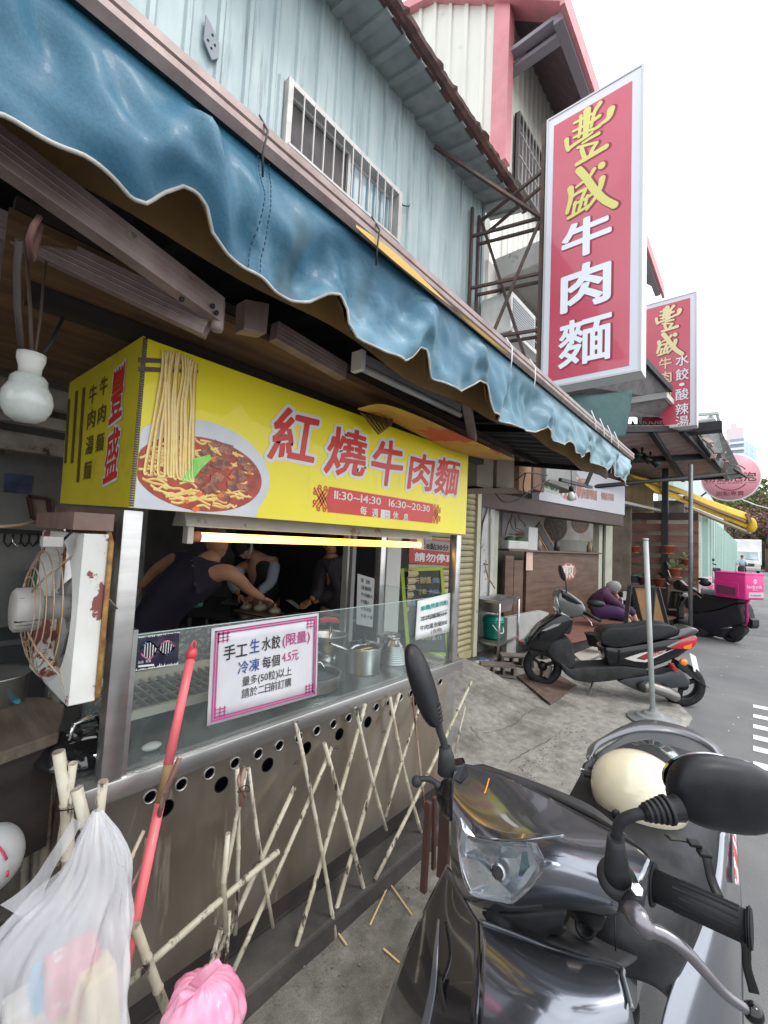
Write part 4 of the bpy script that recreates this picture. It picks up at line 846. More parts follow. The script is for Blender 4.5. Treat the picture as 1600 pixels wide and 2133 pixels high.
fit_text(bl, '冷凍', f, .22, .41, .475, .15, .01); fit_text(k, '每個', f, .43, .60, .48, .14, .01); fit_text(mg, '4.5元', f, .615, .79, .50, .14, .008)
fit_text(k, '量多(50粒)以上', f, .26, .72, .335, .11, .004); fit_text(k, '請於二日前訂購', f, .26, .72, .205, .11, .004)
k.obj('black_lettering', INK, no, flip=True); bl.obj('blue_lettering', BLUI, no, flip=True); mg.obj('magenta_lettering', MAG, no, flip=True)
# dna card
yy = YC-.004; q4 = [at(x, y, 'y', yy) for x, y in ((275, 1328), (374, 1316), (371, 1384), (278, 1398))]
cd = MB().poly(q4, (0, .002, 0)).obj('card', M('card_navy', (.012, .012, .03), .3, coat=.5), bevel=.0); tag(cd, 'small dark blue card with pink and blue double helix taped to the glass', 'card')
f = fnq(*q4, .001); hx = [MB(), MB()]
for s in (0, 1):
    pts = [(.14+.76*i/40, .56+.26*(1 if s else -1)*sin(i/40*2*pi*1.0)*(1 if i < 22 else .8)) for i in range(41)]
    for (a, b), (c, d) in zip(pts, pts[1:]): lineq(hx[s], f, a, b, c, d, .016, .7)
hx[0].obj('helix_print', M('print_pink', (.75, .2, .35), .4), cd, flip=True); hx[1].obj('helix_print', M('print_skyblue', (.15, .42, .72), .4), cd, flip=True)
rg = MB()
for i in range(2, 39, 3):
    if abs(sin(i/40*2*pi)) > .35: a = .14+.76*i/40; h = .22*abs(sin(i/40*2*pi)); lineq(rg, f, a, .56-h, a+.02, .56+h, .008, .7)
fit_text(rg, '紋身  刺青', f, .1, .38, .20, .09); lineq(rg, f, .12, .12, .42, .10, .02, .7)
for i in range(26):
    a = i/26; e = random.uniform(.02, .07)
    for b0, s in ((0.0, 1), (1.0, -1)): rg.poly([f(a, b0), f(a+.04, b0), f(a+.03, b0+s*e*(2 if (s > 0 and a > .5) else 1))])
rg.obj('white_print', SWH, cd, flip=True)
# handwritten sheet at the right
q4 = [at(870, 1252, 'y', YC-.005), at(938, 1235, 'y', YC-.005), at(936, 1316, 'y', YC-.005), at(865, 1334, 'y', YC-.02)]
rows = [[fnq(*q4)(i/6, j/6)+V(0, -.001*(1-j/6)**2*sin(i/6*3), 0) for i in range(7)] for j in range(7)]
hp_ = MB().grid(rows).obj('notice', M('white_sheet', (.68, .69, .68), .5, col2=(.60, .61, .60), ns=3), flip=True, solid=.0008); tag(hp_, 'white handwritten price sheet taped at the right end of the counter glass', 'notice')
f = fnq(*q4, .0025); a_, b_ = MB(), MB(); fit_text(a_, '飯糰(限量供應)', f, .10, .93, .73, .13, .02); fit_text(b_, '牛肉燴飯120', f, .12, .90, .46, .12, .008); lineq(b_, f, .1, .47, .92, .50, .006); lineq(b_, f, .1, .55, .92, .58, .006)
fit_text(b_, '牛肉湯泡飯100', f, .10, .92, .22, .14, .008); fit_text(b_, '(含肉)', f, .42, .75, .08, .11, .004)
a_.obj('teal_lettering', TEALI, hp_, flip=True); b_.obj('black_lettering', INK, hp_, flip=True)
# price list behind the counter
q4 = [at(745, 1195, 'y', 2.4), at(796, 1210, 'y', 2.4), at(792, 1310, 'y', 2.4), at(742, 1300, 'y', 2.4)]
pp = MB().poly(q4, (0, .002, 0)).obj('price_list', M('grey_sheet', (.36, .37, .36), .5, col2=(.3, .31, .3), ns=4)); tag(pp, 'white paper order list taped beside the doorway behind the counter', 'price list')
f = fnq(*q4, .001); b_ = MB()
for i, s in enumerate(('類  名稱', '湯麵類', '牛肉麵大', '牛肉麵小', '牛肉湯麵', '水餃十個')): fit_text(b_, s, f, .15, .5+.07*(i % 3), .86-i*.14, .09, .01); lineq(b_, f, .7, .88-i*.14, .93, .87-i*.14, .006)
b_.obj('lettering', INK, pp, flip=True)
MB().box((2.44, 2.405, .3), (2.48, 2.44, 2.2)).obj('door_frame', M('grey_post', (.2, .2, .2), .5)); tag(bpy.data.objects['door_frame'], 'slim dark post holding the paper order list', 'post')
# ================================================================ pots and dishes
POT = M('satin_aluminium', (.58, .58, .57), .30, .92); CHR = M('chrome', (.62, .62, .62), .12, 1); BPL = M('black_plastic', (.010, .010, .010), .4, spec=.3)
c = at(765, 1392, 'z', .842); c = V(1.74, 1.60, .842); R0 = .095
pt = thing('cooking_pot', 'lidded aluminium saucepan with long handle standing behind the counter glass', 'pot', c)
MB().lathe(c, [(0, 0), (.085, 0), (.092, .006), (.094, .125), (.098, .13), (.094, .13), (.090, .125), (.088, .008), (0, .008)], n=40).obj('body', POT, pt)
MB().lathe(c+V(0, 0, .131), [(.104, 0), (.102, .006), (.06, .022), (.02, .03), (0, .031)], n=40).obj('lid', M('steel_lid', (.45, .45, .45), .12, 1), pt)
MB().lathe(c+V(0, 0, .16), [(.010, 0), (.010, .012), (.014, .014), (.015, .03), (0, .032)], n=16).obj('lid_knob', BPL, pt)
MB().tube([c+V(-.09, .0, .12), c+V(-.14, .02, .14), c+V(-.21, .04, .17)], [.007, .008, .009], 10).obj('handle', CHR, pt)
c = V(1.66, 1.80, .842)
bw_ = thing('metal_bowl', 'open steel mixing bowl behind the saucepan', 'bowl', c)
MB().lathe(c, [(0, .06), (.05, .06), (.09, .10), (.105, .17), (.109, .173), (.105, .175), (.098, .165), (.085, .105), (.045, .066), (0, .066)], n=40).obj('body', POT, bw_)
MB().lathe(c, [(.05, 0), (.052, .06)], n=20).obj('stand', POT, bw_); MB().tube([c+V(-.09, -.03, .14), c+V(-.15, -.05, .09), c+V(-.2, -.07, .045)], [.008, .012, .013], 10).obj('handle', BPL, bw_)
MB().tube([c+V(.02, 0, .09), c+V(.05, .03, .2)], .008, 8).obj('spoon', CHR); tag(bpy.data.objects['spoon'], 'steel ladle standing in the open mixing bowl', 'ladle')
c = V(2.0, 1.60, .842); bs_ = thing('bowl_stack', 'stack of upturned steel bowls to the right of the saucepan', 'bowls', c)
for i in range(9): r = .083-.0035*i; z = .011*i; MB().lathe(c+V(0, 0, z), [(r, 0), (r+.003, .003), (r-.004, .012), (r*.55, .042), (r*.45, .048), (r*.45, .05), (r*.40, .05)], n=32).obj('bowl', POT, bs_)
MB().lathe(c+V(0, 0, .14), [(.034, -.005), (.034, .006), (.036, .007), (.036, 0)], n=24, cap=False).obj('foot_ring', CHR, bs_)
c = V(1.36, 1.60, .842); wk = thing('wok', 'wide steel pan with black contents half hidden behind the dumpling notice', 'pan', c)
MB().lathe(c, [(.12, 0), (.15, .012), (.155, .07), (.16, .072), (.152, .07), (.146, .018), (.1, .012), (0, .012)], n=40).obj('body', POT, wk); MB().lathe(c, [(0, .055), (.13, .055), (.15, .062)], n=36).obj('lid', BPL, wk)
MB().tube([c+V(.10, -.02, .06), c+V(.08, .0, .10), c+V(.02, .06, .10), c+V(0, .1, .06)], .006, 8).obj('handle', CHR, wk)
c = V(1.45, 1.78, .842); lk = thing('pan_lid', 'round black pan lid lying behind the steel pan', 'lid', c); MB().lathe(c, [(.11, .04), (.11, .05), (.05, .07), (0, .072)], n=36).obj('plate', M('dark_lid', (.03, .035, .045), .15, coat=.8), lk); MB().tube([c+V(-.04, 0, .075), c+V(-.03, 0, .1), c+V(.03, 0, .1), c+V(.04, 0, .075)], .005, 8).obj('handle', CHR, lk)
c = V(1.6, 1.74, .842); o = MB().box(c+V(-.07, -.02, 0), c+V(.02, .02, .03)).obj('steel_box', POT, bevel=.004); tag(o, 'small steel tray between the pans behind the glass', 'tray')
rdn = MB().patch([[at(x, y, 'y', 1.95) for x, y in r] for r in (((665, 1288), (680, 1284), (705, 1288)), ((668, 1300), (685, 1296), (708, 1300)))], 3).obj('red_bag', M('red_film', (.45, .02, .04), .3), solid=.003); tag(rdn, 'crumpled red plastic bag behind the mixing bowl', 'bag')
c = V(2.13, 1.75, .842); gb = thing('glass_bowl', 'clear patterned glass jar beside the upturned bowls', 'jar', c)
GJ = M('frosty_plastic', (.62, .64, .60), .25, col2=(.3, .3, .27), ns=60, alpha=.75, coat=.5); MB().lathe(c, [(0, 0), (.05, 0), (.055, .02), (.055, .09), (.05, .1)], n=24).obj('body', GJ, gb); MB().lathe(c+V(0, 0, .1), [(.07, 0), (.075, .02), (.072, .02), (.06, 0)], n=24).obj('rim', GJ, gb)
# shelf rack and tray on the left behind the glass
rk_ = thing('dish_rack', 'cream plastic slatted drying tray behind the left glass', 'tray', (.7, 1.6, .95)); RKM = M('cream_plastic', (.50, .46, .37), .5)
za = .965
MB().box((.51, 1.47, za-.012), (1.3, 1.485, za+.015)).obj('rim', RKM, rk_); MB().box((.51, 1.80, za-.012), (1.3, 1.815, za+.03)).obj('rim', RKM, rk_)
for i in range(24): MB().beam((.52+i*.033, 1.485, za), (.53+i*.033, 1.80, za), .006, .012).obj('slat', M('rack_grey', (.22, .21, .18), .5), rk_)
for j in range(4): MB().box((.51, 1.54+j*.07, za-.008), (1.3, 1.548+j*.07, za-.004)).obj('slat', MC['rack_grey'], rk_)
MB().box((.52, 1.83, .845), (1.32, 1.87, 1.13)).obj('splash_board', M('grimy_glassboard', (.10, .115, .11), .25, col2=(.22, .24, .22), ns=60, p=(.5, .6), coat=.3)); tag(bpy.data.objects['splash_board'], 'dark splashed board behind the cream drying tray', 'board')
o = MB().ball((.62, 1.47, .855), (.03, .02, .012)).obj('white_cloth', SWH); tag(o, 'small white crumpled cloth on the worktop behind the left glass', 'cloth')
# helmet-like black lid at the left worktop
c = V(.47, 1.60, .842); 
mo = thing('steamer_lid', 'shiny black domed pan lid on the left worktop under the fan', 'lid', c); MB().lathe(c, [(.13, 0), (.13, .012), (.10, .045), (.03, .065), (0, .066)], n=32).obj('dome', M('black_gloss', (.012, .012, .013), .08, coat=1), mo); MB().tube([c+V(-.05, -.03, .06), c+V(-.04, -.02, .1), c+V(.03, .02, .1), c+V(.05, .03, .06)], .007, 8).obj('handle', CHR, mo)
c = V(.28, 2.0, .842); o = MB().lathe(c-V(0, 0, .04), [(.10, 0), (.115, .22), (.12, .225), (.112, .22)], n=32).obj('stock_pot', POT); tag(o, 'dull steel stock pot on the counter behind the fan', 'pot')
# ================================================================ fan
FW = M('fan_enamel', (.60, .60, .57), .4, col2=(.50, .49, .45), ns=5, spot=(.17, .05, .045), sp=(.545, .555), ss=5, coat=.2); FR = M('fan_rust_edge', (.36, .20, .04), .7, col2=(.14, .055, .02), ns=30); FM = M('motor_white', (.40, .39, .37), .5, col2=(.3, .28, .26), ns=8, spot=(.03, .03, .03), sp=(.62, .64), ss=12, sst=(.3, 1, 4))
fx0, fx1, fy0, fz0, fz1 = .312, .366, 1.20, at(190, 1462, 'y', 1.2).z, at(190, 1112, 'y', 1.2).z; S_ = fz1-fz0; fy1 = fy0+S_; fc = V(0, (fy0+fy1)/2, (fz0+fz1)/2)
fn_ = thing('box_fan', 'rusty white square industrial fan with bare motor hung left of the counter', 'fan', (.33, fc.y, fz0))
m = MB()
m.box((fx0, fy0, fz0), (fx1, fy0+.008, fz1)); m.box((fx0, fy1-.008, fz0), (fx1, fy1, fz1)); m.box((fx0, fy0+.008, fz1-.008), (fx1, fy1-.008, fz1)); m.box((fx0, fy0+.008, fz0), (fx1, fy1-.008, fz0+.008))
m.obj('casing', FW, fn_, bevel=.003)
fr2 = MB().tube([(fx1+.004, y, z) for y, z in ((fy0-.004, fz0+.02), (fy0-.004, fz1-.02), (fy0+.02, fz1+.006), (fy1-.02, fz1+.006), (fy1+.004, fz1-.02), (fy1+.004, fz0+.02), (fy1-.02, fz0-.006), (fy0+.02, fz0-.006))], .006, 8, closed=True).obj('rim', FR, fn_)
n = 40; rows = [[], [], []]
for k in range(n):
    t = 2*pi*k/n; q = max(abs(cos(t)), abs(sin(t))); rows[0].append((fx0, fc.y+S_/2*cos(t)/q, fc.z+S_/2*sin(t)/q)); rows[1].append((fx0-.006, fc.y+.185*cos(t), fc.z+.185*sin(t))); rows[2].append((fx0+.03, fc.y+.175*cos(t), fc.z+.175*sin(t)))
MB().grid(rows, closed=True, sm=False).obj('venturi_plate', FW, fn_)
mc_ = at(55, 1270, 'y', fc.y); mx0 = at(34, 1270, 'y', fc.y-.05).x; mx1 = at(92, 1270, 'y', fc.y-.05).x
MB().lathe((mx0, fc.y, fc.z), [(0, 0), (.048, 0), (.055, .006), (.055, .045), (.052, .05), (.052, mx1-mx0)], (1, 0, 0), 28).obj('motor', FM, fn_, label='round dirty white motor with black streaks')
MB().lathe((mx1, fc.y, fc.z), [(.03, 0), (.03, .09)], (1, 0, 0), 20).obj('shaft_cover', FM, fn_); MB().lathe((mx1+.07, fc.y, fc.z), [(.07, 0), (.085, .01), (.088, .03), (.07, .05), (0, .06)], (1, 0, 0), 28).obj('hub', FM, fn_)
for b in range(5):
    t = 2*pi*b/5+.35; pr = []
    for i in range(7):
        r = .06+.11*i/6; hw = .045+.02*i/6; row = []
        for j in (-1, -.33, .33, 1): a = t+j*hw/r*.55; row.append((mx1+.10+j*.028+.0*i, fc.y+r*cos(a), fc.z+r*sin(a)))
        pr.append(row)
    MB().grid(pr).obj('blade', M('blade_steel', (.26, .25, .25), .4, .5), fn_, solid=.002)
WR = M('rusty_wire', (.34, .19, .07), .6, .3, col2=(.42, .38, .32), ns=12)
for r, dx in ((.17, -.02), (.148, -.032), (.126, -.042), (.104, -.049), (.082, -.055)): MB().tube([(fx0+dx, fc.y+r*cos(2*pi*k/36), fc.z+r*sin(2*pi*k/36)) for k in range(36)], .0016, 6, closed=True).obj('guard_wire', WR, fn_)
for k in range(4):
    t = pi/4+pi/2*k; MB().tube([(fx0+dx, fc.y+r*cos(t), fc.z+r*sin(t)) for r, dx in ((.24, .0), (.20, -.006), (.17, -.021), (.118, -.045), (.07, -.058))], .0026, 6).obj('guard_arm', WR, fn_)
MB().box((fx0-.07, fy0+.03, fz1-.035), (fx0-.03, fy0+.06, fz1-.01)).obj('switch_box', FM, fn_, bevel=.003); MB().tube([(fx0-.03, fy0+.045, fz1-.02), (fx0+.0, fy0+.05, fz1+.02), (fx0+.04, fy0+.06, fz1+.05)], .003, 6).obj('cable', BPL, fn_)
MB().box((fx0-.02, fy0+.01, fz1+.008), (fx1+.01, fy1-.01, fz1+.05)).obj('hanger', M('old_wood_rail', (.13, .075, .06)), fn_)
# ================================================================ bulb
bc = at(56, 836, 'y', 1.2); bu = thing('light_bulb', 'big white globe bulb in a white socket hanging left of the yellow sign', 'bulb', bc)
MB().lathe(bc-V(0, 0, .048), [(0, 0), (.018, .002), (.034, .012), (.044, .030), (.047, .048), (.044, .066), (.037, .080), (.035, .082), (.033, .098), (.026, .106), (.021, .108)], n=28).obj('glass', M('bulb_milk', (.50, .53, .50), .25, col2=(.42, .45, .42), ns=20, spot=(.2, .2, .18), sp=(.66, .7), ss=30, coat=.4), bu)
MB().lathe(bc+V(0, 0, .058), [(.020, 0), (.021, .018), (.026, .034), (.026, .048), (.014, .049)], n=24).obj('socket', M('socket_white', (.58, .57, .54), .5, spot=(.15, .12, .1), sp=(.64, .7), ss=30), bu)
MB().tube([bc+V(0, 0, .104), bc+V(-.01, 0, .2), bc+V(-.03, .0, .35), bc+V(-.02, .02, .5)], .004, 6).obj('wire', M('wire_brown', (.10, .07, .05), .6), bu); MB().tube([bc+V(.005, 0, .104), bc+V(.01, .01, .2), bc+V(.012, .03, .3), bc+V(.02, .05, .45)], .003, 6).obj('wire', MC['wire_brown'], bu)
o = MB().tube([at(76, 762, 'y', 1.25), at(105, 715, 'y', 1.25), at(132, 660, 'y', 1.25)], .004, 6).obj('cable', BLACKM); tag(o, 'loose dark cable slanting from the bulb socket up to the timber board', 'cable')
o = MB().tube([at(40, 500, 'y', 1.0), at(35, 560, 'y', 1.05), at(36, 640, 'y', 1.1), at(44, 720, 'y', 1.19)], .006, 6).obj('cable', M('grey_cable', (.10, .085, .08), .6)); tag(o, 'thick grey cable dropping from the awning arm to the bulb', 'cable')
o = MB().tube([at(82, 452, 'y', .92), at(70, 470, 'y', .86), at(60, 500, 'y', .87), at(66, 540, 'y', .9), at(75, 505, 'y', .93), at(85, 470, 'y', .95)], .005, 6).obj('tie_rope', M('rope_brown', (.12, .06, .05), .8)); tag(o, 'brown rope knotted round the lower awning arm', 'rope')
# ================================================================ left: timber board, clip, canes
TW = M('grey_timber', (.17, .135, .10), .8, col2=(.08, .06, .045), ns=4, st=(4, .6, 4), bump=.6, bs=30)
q = [at(x, y, 'z', .93) for x, y in ((-90, 1450), (95, 1452), (135, 1468), (122, 1525), (-90, 1600))]
o = MB().poly(q, (0, 0, -.035)).obj('work_plank', TW, bevel=.004); tag(o, 'thick worn grey timber plank at the left edge below the fan', 'plank')
o = MB().poly([p+V(.0, .02, -.0355) for p in q], (0, 0, -.3)).obj('timber_stand', DARK); tag(o, 'dark wooden stand under the worn grey plank', 'stand')
cp = thing('clip', 'light blue plastic clip lying on the worn plank', 'clip', at(20, 1455, 'z', .945)); CB = M('clip_cyan', (.03, .25, .30), .4)
MB().beam(at(-5, 1440, 'z', .95), at(38, 1462, 'z', .945), .012, .012).obj('jaw', CB, cp); MB().beam(at(2, 1465, 'z', .945), at(24, 1440, 'z', .955), .008, .008).obj('jaw', CB, cp)
BAM = M('bamboo_pale', (.50, .47, .38), .5, col2=(.38, .33, .24), ns=10, spot=(.045, .03, .025), sp=(.54, .62), ss=34, sst=(1, 1, .22), coat=.1)
BAD = M('bamboo_dark', (.13, .06, .045), .5, col2=(.40, .30, .24), ns=14, p=(.45, .6), st=(1, 1, .3)); BAO = M('bamboo_old', (.22, .19, .15), .7, col2=(.10, .085, .07), ns=10, spot=(.03, .025, .02), sp=(.6, .7), ss=14); PITH = M('bamboo_cut', (.45, .40, .32), .7, col2=(.15, .1, .07), ns=40)
def stick(a, b, r, parent, mat=None, name='stick', nodes=True, hollow=True):
    a, b = V(a), V(b); L = (b-a).length; n = max(2, int(L/.11)); pts, rs = [], []; off = V(random.gauss(0, .003), random.gauss(0, .003), 0)
    for i in range(n+1):
        p = a.lerp(b, i/n)+off*sin(i/n*pi)*2; d = (b-a)/L
        if nodes and 0 < i < n: pts += [p-d*.005, p-d*.0012, p+d*.0012, p+d*.005]; rs += [r, r*1.17, r*1.17, r]
        else: pts.append(p); rs.append(r*(1 if i else .97))
    m = MB().tube(pts, rs, 10)
    if hollow: m.mat(1); fx_, fy_ = frame(b-a); d = (b-a)/L; m.lathe(b+d*.0004, [(r*.5, 0), (r*.52, .0008), (r*.98, .0008)], tuple(d), 10, sm=False, cap=False); m.lathe(b+d*.0008, [(0, 0), (r*.5, 0)], tuple(d), 10, sm=False, cap=False)
    return m.obj(name, [mat or BAM, PITH], parent)
tr_ = thing('bamboo_trellis', 'lattice of thin crossed bamboo sticks leaning on the front of the steel counter', 'trellis', (1.3, 1.25, .05))
def Y2(y): return 1.318-.09*max(0, min(1, (y-1500)/450))
for x0, y0, x1, y1, r, mt, dy in ((616, 1504, 702, 1969, .0075, 0, 0), (676, 1548, 772, 1908, .0085, 0, 0), (741, 1474, 805, 1729, .0075, 0, 0), (812, 1451, 884, 1755, .0085, 0, 0), (859, 1447, 905, 1850, .0055, 1, -.01),
        (614, 1639, 430, 2045, .0085, 0, .012), (692, 1556, 467, 2065, .008, 0, .014), (761, 1466, 600, 2030, .0085, 0, .012), (832, 1444, 674, 1990, .009, 0, .016), (876, 1466, 803, 1702, .007, 0, .012), (982, 1419, 782, 1832, .0085, 0, -.02), (970, 1470, 948, 1570, .005, 0, 0)):
    stick(at(x1, y1, 'y', Y2(y1)+dy-.02), at(x0, y0, 'y', Y2(y0)+dy), r, tr_, BAD if mt else BAM)
for x, y in ((700, 1558), (745, 1478), (618, 1590), (966, 1462), (868, 1490), (800, 1525)):
    p = at(x, y, 'y', 1.302); MB().tube([p+V(.012*cos(t), .008*sin(t), .004*sin(2*t)) for t in [2*pi*k/10 for k in range(10)]], .0012, 5, closed=True).obj('binding_wire', BLACKM, tr_)
cl_ = thing('bamboo_bundle', 'bundle of short broken bamboo sticks wired together in front of the counter panel', 'bamboo', (.85, 1.25, .05))
for x0, y0, x1, y1, r, mt in ((494, 1600, 490, 1946, .007, 0), (512, 1605, 449, 1924, .007, 0), (518, 1600, 569, 1931, .006, 0), (475, 1736, 471, 1942, .0075, 0), (508, 1598, 503, 1680, .008, 1), (496, 1602, 512, 1660, .005, 1), (580, 1774, 262, 2052, .0095, 0), (281, 1928, 353, 2120, .0115, 0), (478, 1900, 468, 2060, .006, 0), (460, 1935, 420, 2060, .0085, 0), (300, 1730, 262, 1835, .005, 0), (305, 1745, 262, 1870, .004, 1)):
    Y = 1.26-.06*(y0 > 1700); stick(at(x1, y1, 'y', Y-.03 if x0 != 281 else 1.15), at(x0, y0, 'y', Y if x0 != 281 else 1.12), r, cl_, BAD if mt else BAM)
for x, y in ((508, 1645), (538, 1805), (468, 1938)):
    p = at(x, y, 'y', 1.21); MB().tube([p+V(.02*cos(t), .016*sin(t), .004*sin(2*t)) for t in [2*pi*k/10 for k in range(10)]], .0014, 5, closed=True).obj('binding_wire', BLACKM, cl_)
cn = thing('cane_bundle', 'old grey bamboo canes standing in the dark left of the counter', 'bamboo canes', (.2, 1.3, .1))
for x0, y0, x1, y1, r, w in ((62, 1560, 45, 1850, .012, 1.35), (82, 1535, 68, 1860, .014, 1.33), (103, 1580, 92, 1850, .014, 1.3), (115, 1600, 105, 1830, .010, 1.32)): stick(atw(x1, y1+120, w), atw(x0, y0, w), r, cn, BAO)
st_ = thing('bamboo_stubs', 'pale cut bamboo stubs sticking up behind the white plastic bag', 'bamboo', (.4, 1.1, .8))
for x0, y0, x1, y1, r, mt, w in ((122, 1566, 133, 1900, .0135, 0, 1.05), (152, 1590, 120, 1800, .0095, 0, 1.06), (160, 1643, 205, 1790, .0125, 0, 1.0), (215, 1628, 185, 1800, .0105, 0, .98), (375, 1577, 330, 1705, .0065, 1, 1.12)): stick(atw(x1, y1, w), atw(x0, y0, w), r, st_, BAD if mt else BAM)
MB().tube([atw(118, 1690, 1.03), atw(150, 1686, 1.02), atw(165, 1680, 1.0)], .0015, 5).obj('binding_wire', BLACKM, st_)
# pink broom handle
PKP = M('pink_plastic', (.66, .13, .15), .45, coat=.2); po = thing('broom_handle', 'pink plastic broom handle with a bare wooden patch leaning before the counter', 'broom handle', at(275, 1960, 'y', 1.18))
a, b = at(397, 1372, 'y', 1.27), at(262, 2010, 'y', 1.12)
def pl_(t): return a.lerp(b, t)
MB().tube([pl_(0), pl_(.40)], .0125, 16).obj('upper_tube', PKP, po); MB().tube([pl_(.385), pl_(.54)], .0116, 16).obj('bare_wood', M('broom_wood', (.25, .16, .07), .7, col2=(.16, .10, .045), ns=10, bump=.4), po); MB().tube([pl_(.53), pl_(1.15)], .0125, 16).obj('lower_tube', PKP, po)
d = (a-b).normalized(); PR = M('pink_red_cap', (.62, .05, .07), .4, coat=.3)
MB().tube([a, a+d*.02, a+d*.03], [.0145, .0145, .011], 16).obj('cap', PR, po); MB().tube([a+d*.028+V(-.006, 0, 0), a+d*.045+V(-.006, 0, 0), a+d*.052, a+d*.045+V(.006, 0, 0), a+d*.028+V(.006, 0, 0)], .003, 8).obj('hanging_loop', PR, po)
# ================================================================ plastic bags
BAG = M('white_bag_film', (.80, .80, .84), .22, alpha=.44, bump=1, bs=30, coat=.5, st=(1, 1, .25))
BAG.node_tree.nodes['Principled BSDF'].inputs['Transmission Weight'].default_value = .0
pb = thing('plastic_bag', 'big translucent white carrier bag hung on bamboo stubs at the lower left', 'plastic bag', at(150, 1900, 'y', .86))
prof = [(1688, 203, 9), (1715, 204, 24), (1745, 205, 42), (1785, 205, 58), (1830, 188, 78), (1880, 155, 108), (1940, 128, 136), (2010, 112, 150), (2080, 106, 156), (2150, 104, 158), (2230, 110, 152), (2300, 120, 120), (2330, 125, 40)]
rows = []
for y, cx, hw in prof:
    c = atw(cx, y, .86); r = hw*.86/FPX*.97; row = []
    for k in range(96):
        t = 2*pi*k/96; fold = 1+.06*sin(5*t+y*.01)+.05*sin(9*t+1.3+y*.004)+.035*sin(15*t+y*.02)+.02*sin(21*t-y*.03); row.append(c+CR*(r*cos(t)*fold)+CF*(r*.6*sin(t)*fold)-V(0, 0, .00))
    rows.append(row)
MB().grid(catgrid(rows, 3), closed=True).obj('film', BAG, pb)
hd = [[atw(x0, y0, .85), atw(x1, y1, .83)] for x0, y0, x1, y1 in ((152, 1703, 170, 1716), (130, 1740, 150, 1752), (100, 1785, 118, 1800), (70, 1830, 95, 1850), (35, 1862, 80, 1890), (0, 1885, 60, 1920))]
MB().grid(catgrid(hd, 3)).obj('handle', BAG, pb)
hd = [[atw(x0, y0, .84), atw(x1, y1, .82)] for x0, y0, x1, y1 in ((205, 1688, 212, 1690), (218, 1730, 232, 1740), (228, 1765, 248, 1800), (232, 1800, 261, 1812), (240, 1830, 262, 1880))]
MB().grid(catgrid(hd, 3)).obj('handle', BAG, pb)
for px, py, sx, sz, col, nm, lb in ((208, 2080, .045, .09, (.55, .44, .18), 'snack_box', 'yellow printed snack box inside the white carrier bag'), (165, 2090, .05, .09, (.50, .28, .08), 'snack_box', 'orange carton inside the white carrier bag'), (150, 2020, .07, .05, (.50, .10, .12), 'red_packet', 'red packet inside the white carrier bag'), (92, 2045, .03, .035, (.05, .35, .55), 'blue_packet', 'light blue packet inside the white carrier bag'), (60, 2115, .06, .06, (.6, .56, .48), 'cream_packet', 'cream packet at the bottom left of the carrier bag')):
    c = atw(px, py, .875); o = MB().box(c-V(sx*.62, .03, sz), c+V(sx*.62, .03, sz*.75), Matrix.Rotation(random.uniform(-.25, .25), 3, 'Y')).obj(nm, M('packet_%s' % nm+str(px), col, .5, spot=(.5, .5, .45), sp=(.6, .62), ss=30), bevel=.005); tag(o, lb, nm.replace('_', ' '))
PBG = M('pink_bag_film', (.80, .22, .38), .3, alpha=.88, bump=.5, bs=14, coat=.4, col2=(.82, .40, .52), ns=12)
pk = thing('plastic_bag', 'small knotted bright pink plastic bag at the bottom beside the carrier bag', 'plastic bag', at(425, 2110, 'y', 1.0))
cc = atw(425, 2112, .82); m = MB(); rows = []
for i in range(31):
    a_ = pi*i/30; row = []
    for k in range(90): t = 2*pi*k/90; f_ = 1+(.06*sin(4*t+i*.4)+.035*abs(sin(7*t+2+sin(i*.5)))+.02*sin(17*t+i*.3)+.015*sin(i*1.3+3*t))*sin(a_); row.append(cc+CR*(.072*sin(a_)*cos(t)*f_)+CF*(.06*sin(a_)*sin(t)*f_)+CU*(.07*cos(a_)*f_))
    rows.append(row)
m.grid(rows, closed=True).obj('bag', PBG, pk)
for a0, b0, c0 in (((400, 2050), (455, 1995), (463, 2008)), ((395, 2058), (372, 2080), (360, 2110))):
    MB().patch([[atw(a0[0]-8, a0[1], .80), atw(a0[0]+12, a0[1]+10, .79)], [atw((a0[0]+b0[0])/2-10, (a0[1]+b0[1])/2, .79), atw((a0[0]+c0[0])/2+8, (a0[1]+c0[1])/2+4, .785)], [atw(*b0, .79), atw(*c0, .785)]], 4).obj('knot_ear', PBG, pk, solid=.001)
bl_ = thing('ball_stool', 'white rounded seat with red stitching half out of frame at the left edge', 'stool', atw(-10, 1800, 1.1))
c = atw(-22, 1790, 1.15); MB().ball(c, (.075, .075, .085), 28, 18).obj('body', M('ball_white', (.50, .52, .52), .4, coat=.3), bl_)
for i, y in enumerate((1745, 1760, 1772, 1795)): MB().tube([c+(atw(x, y+dy, 1.15)-c).normalized()*.0765-CF*.03 for x, dy in ((-8, -4), (4, 0), (16, 6))], .003, 6).obj('stitch', M('stitch_red', (.6, .05, .12), .5), bl_)
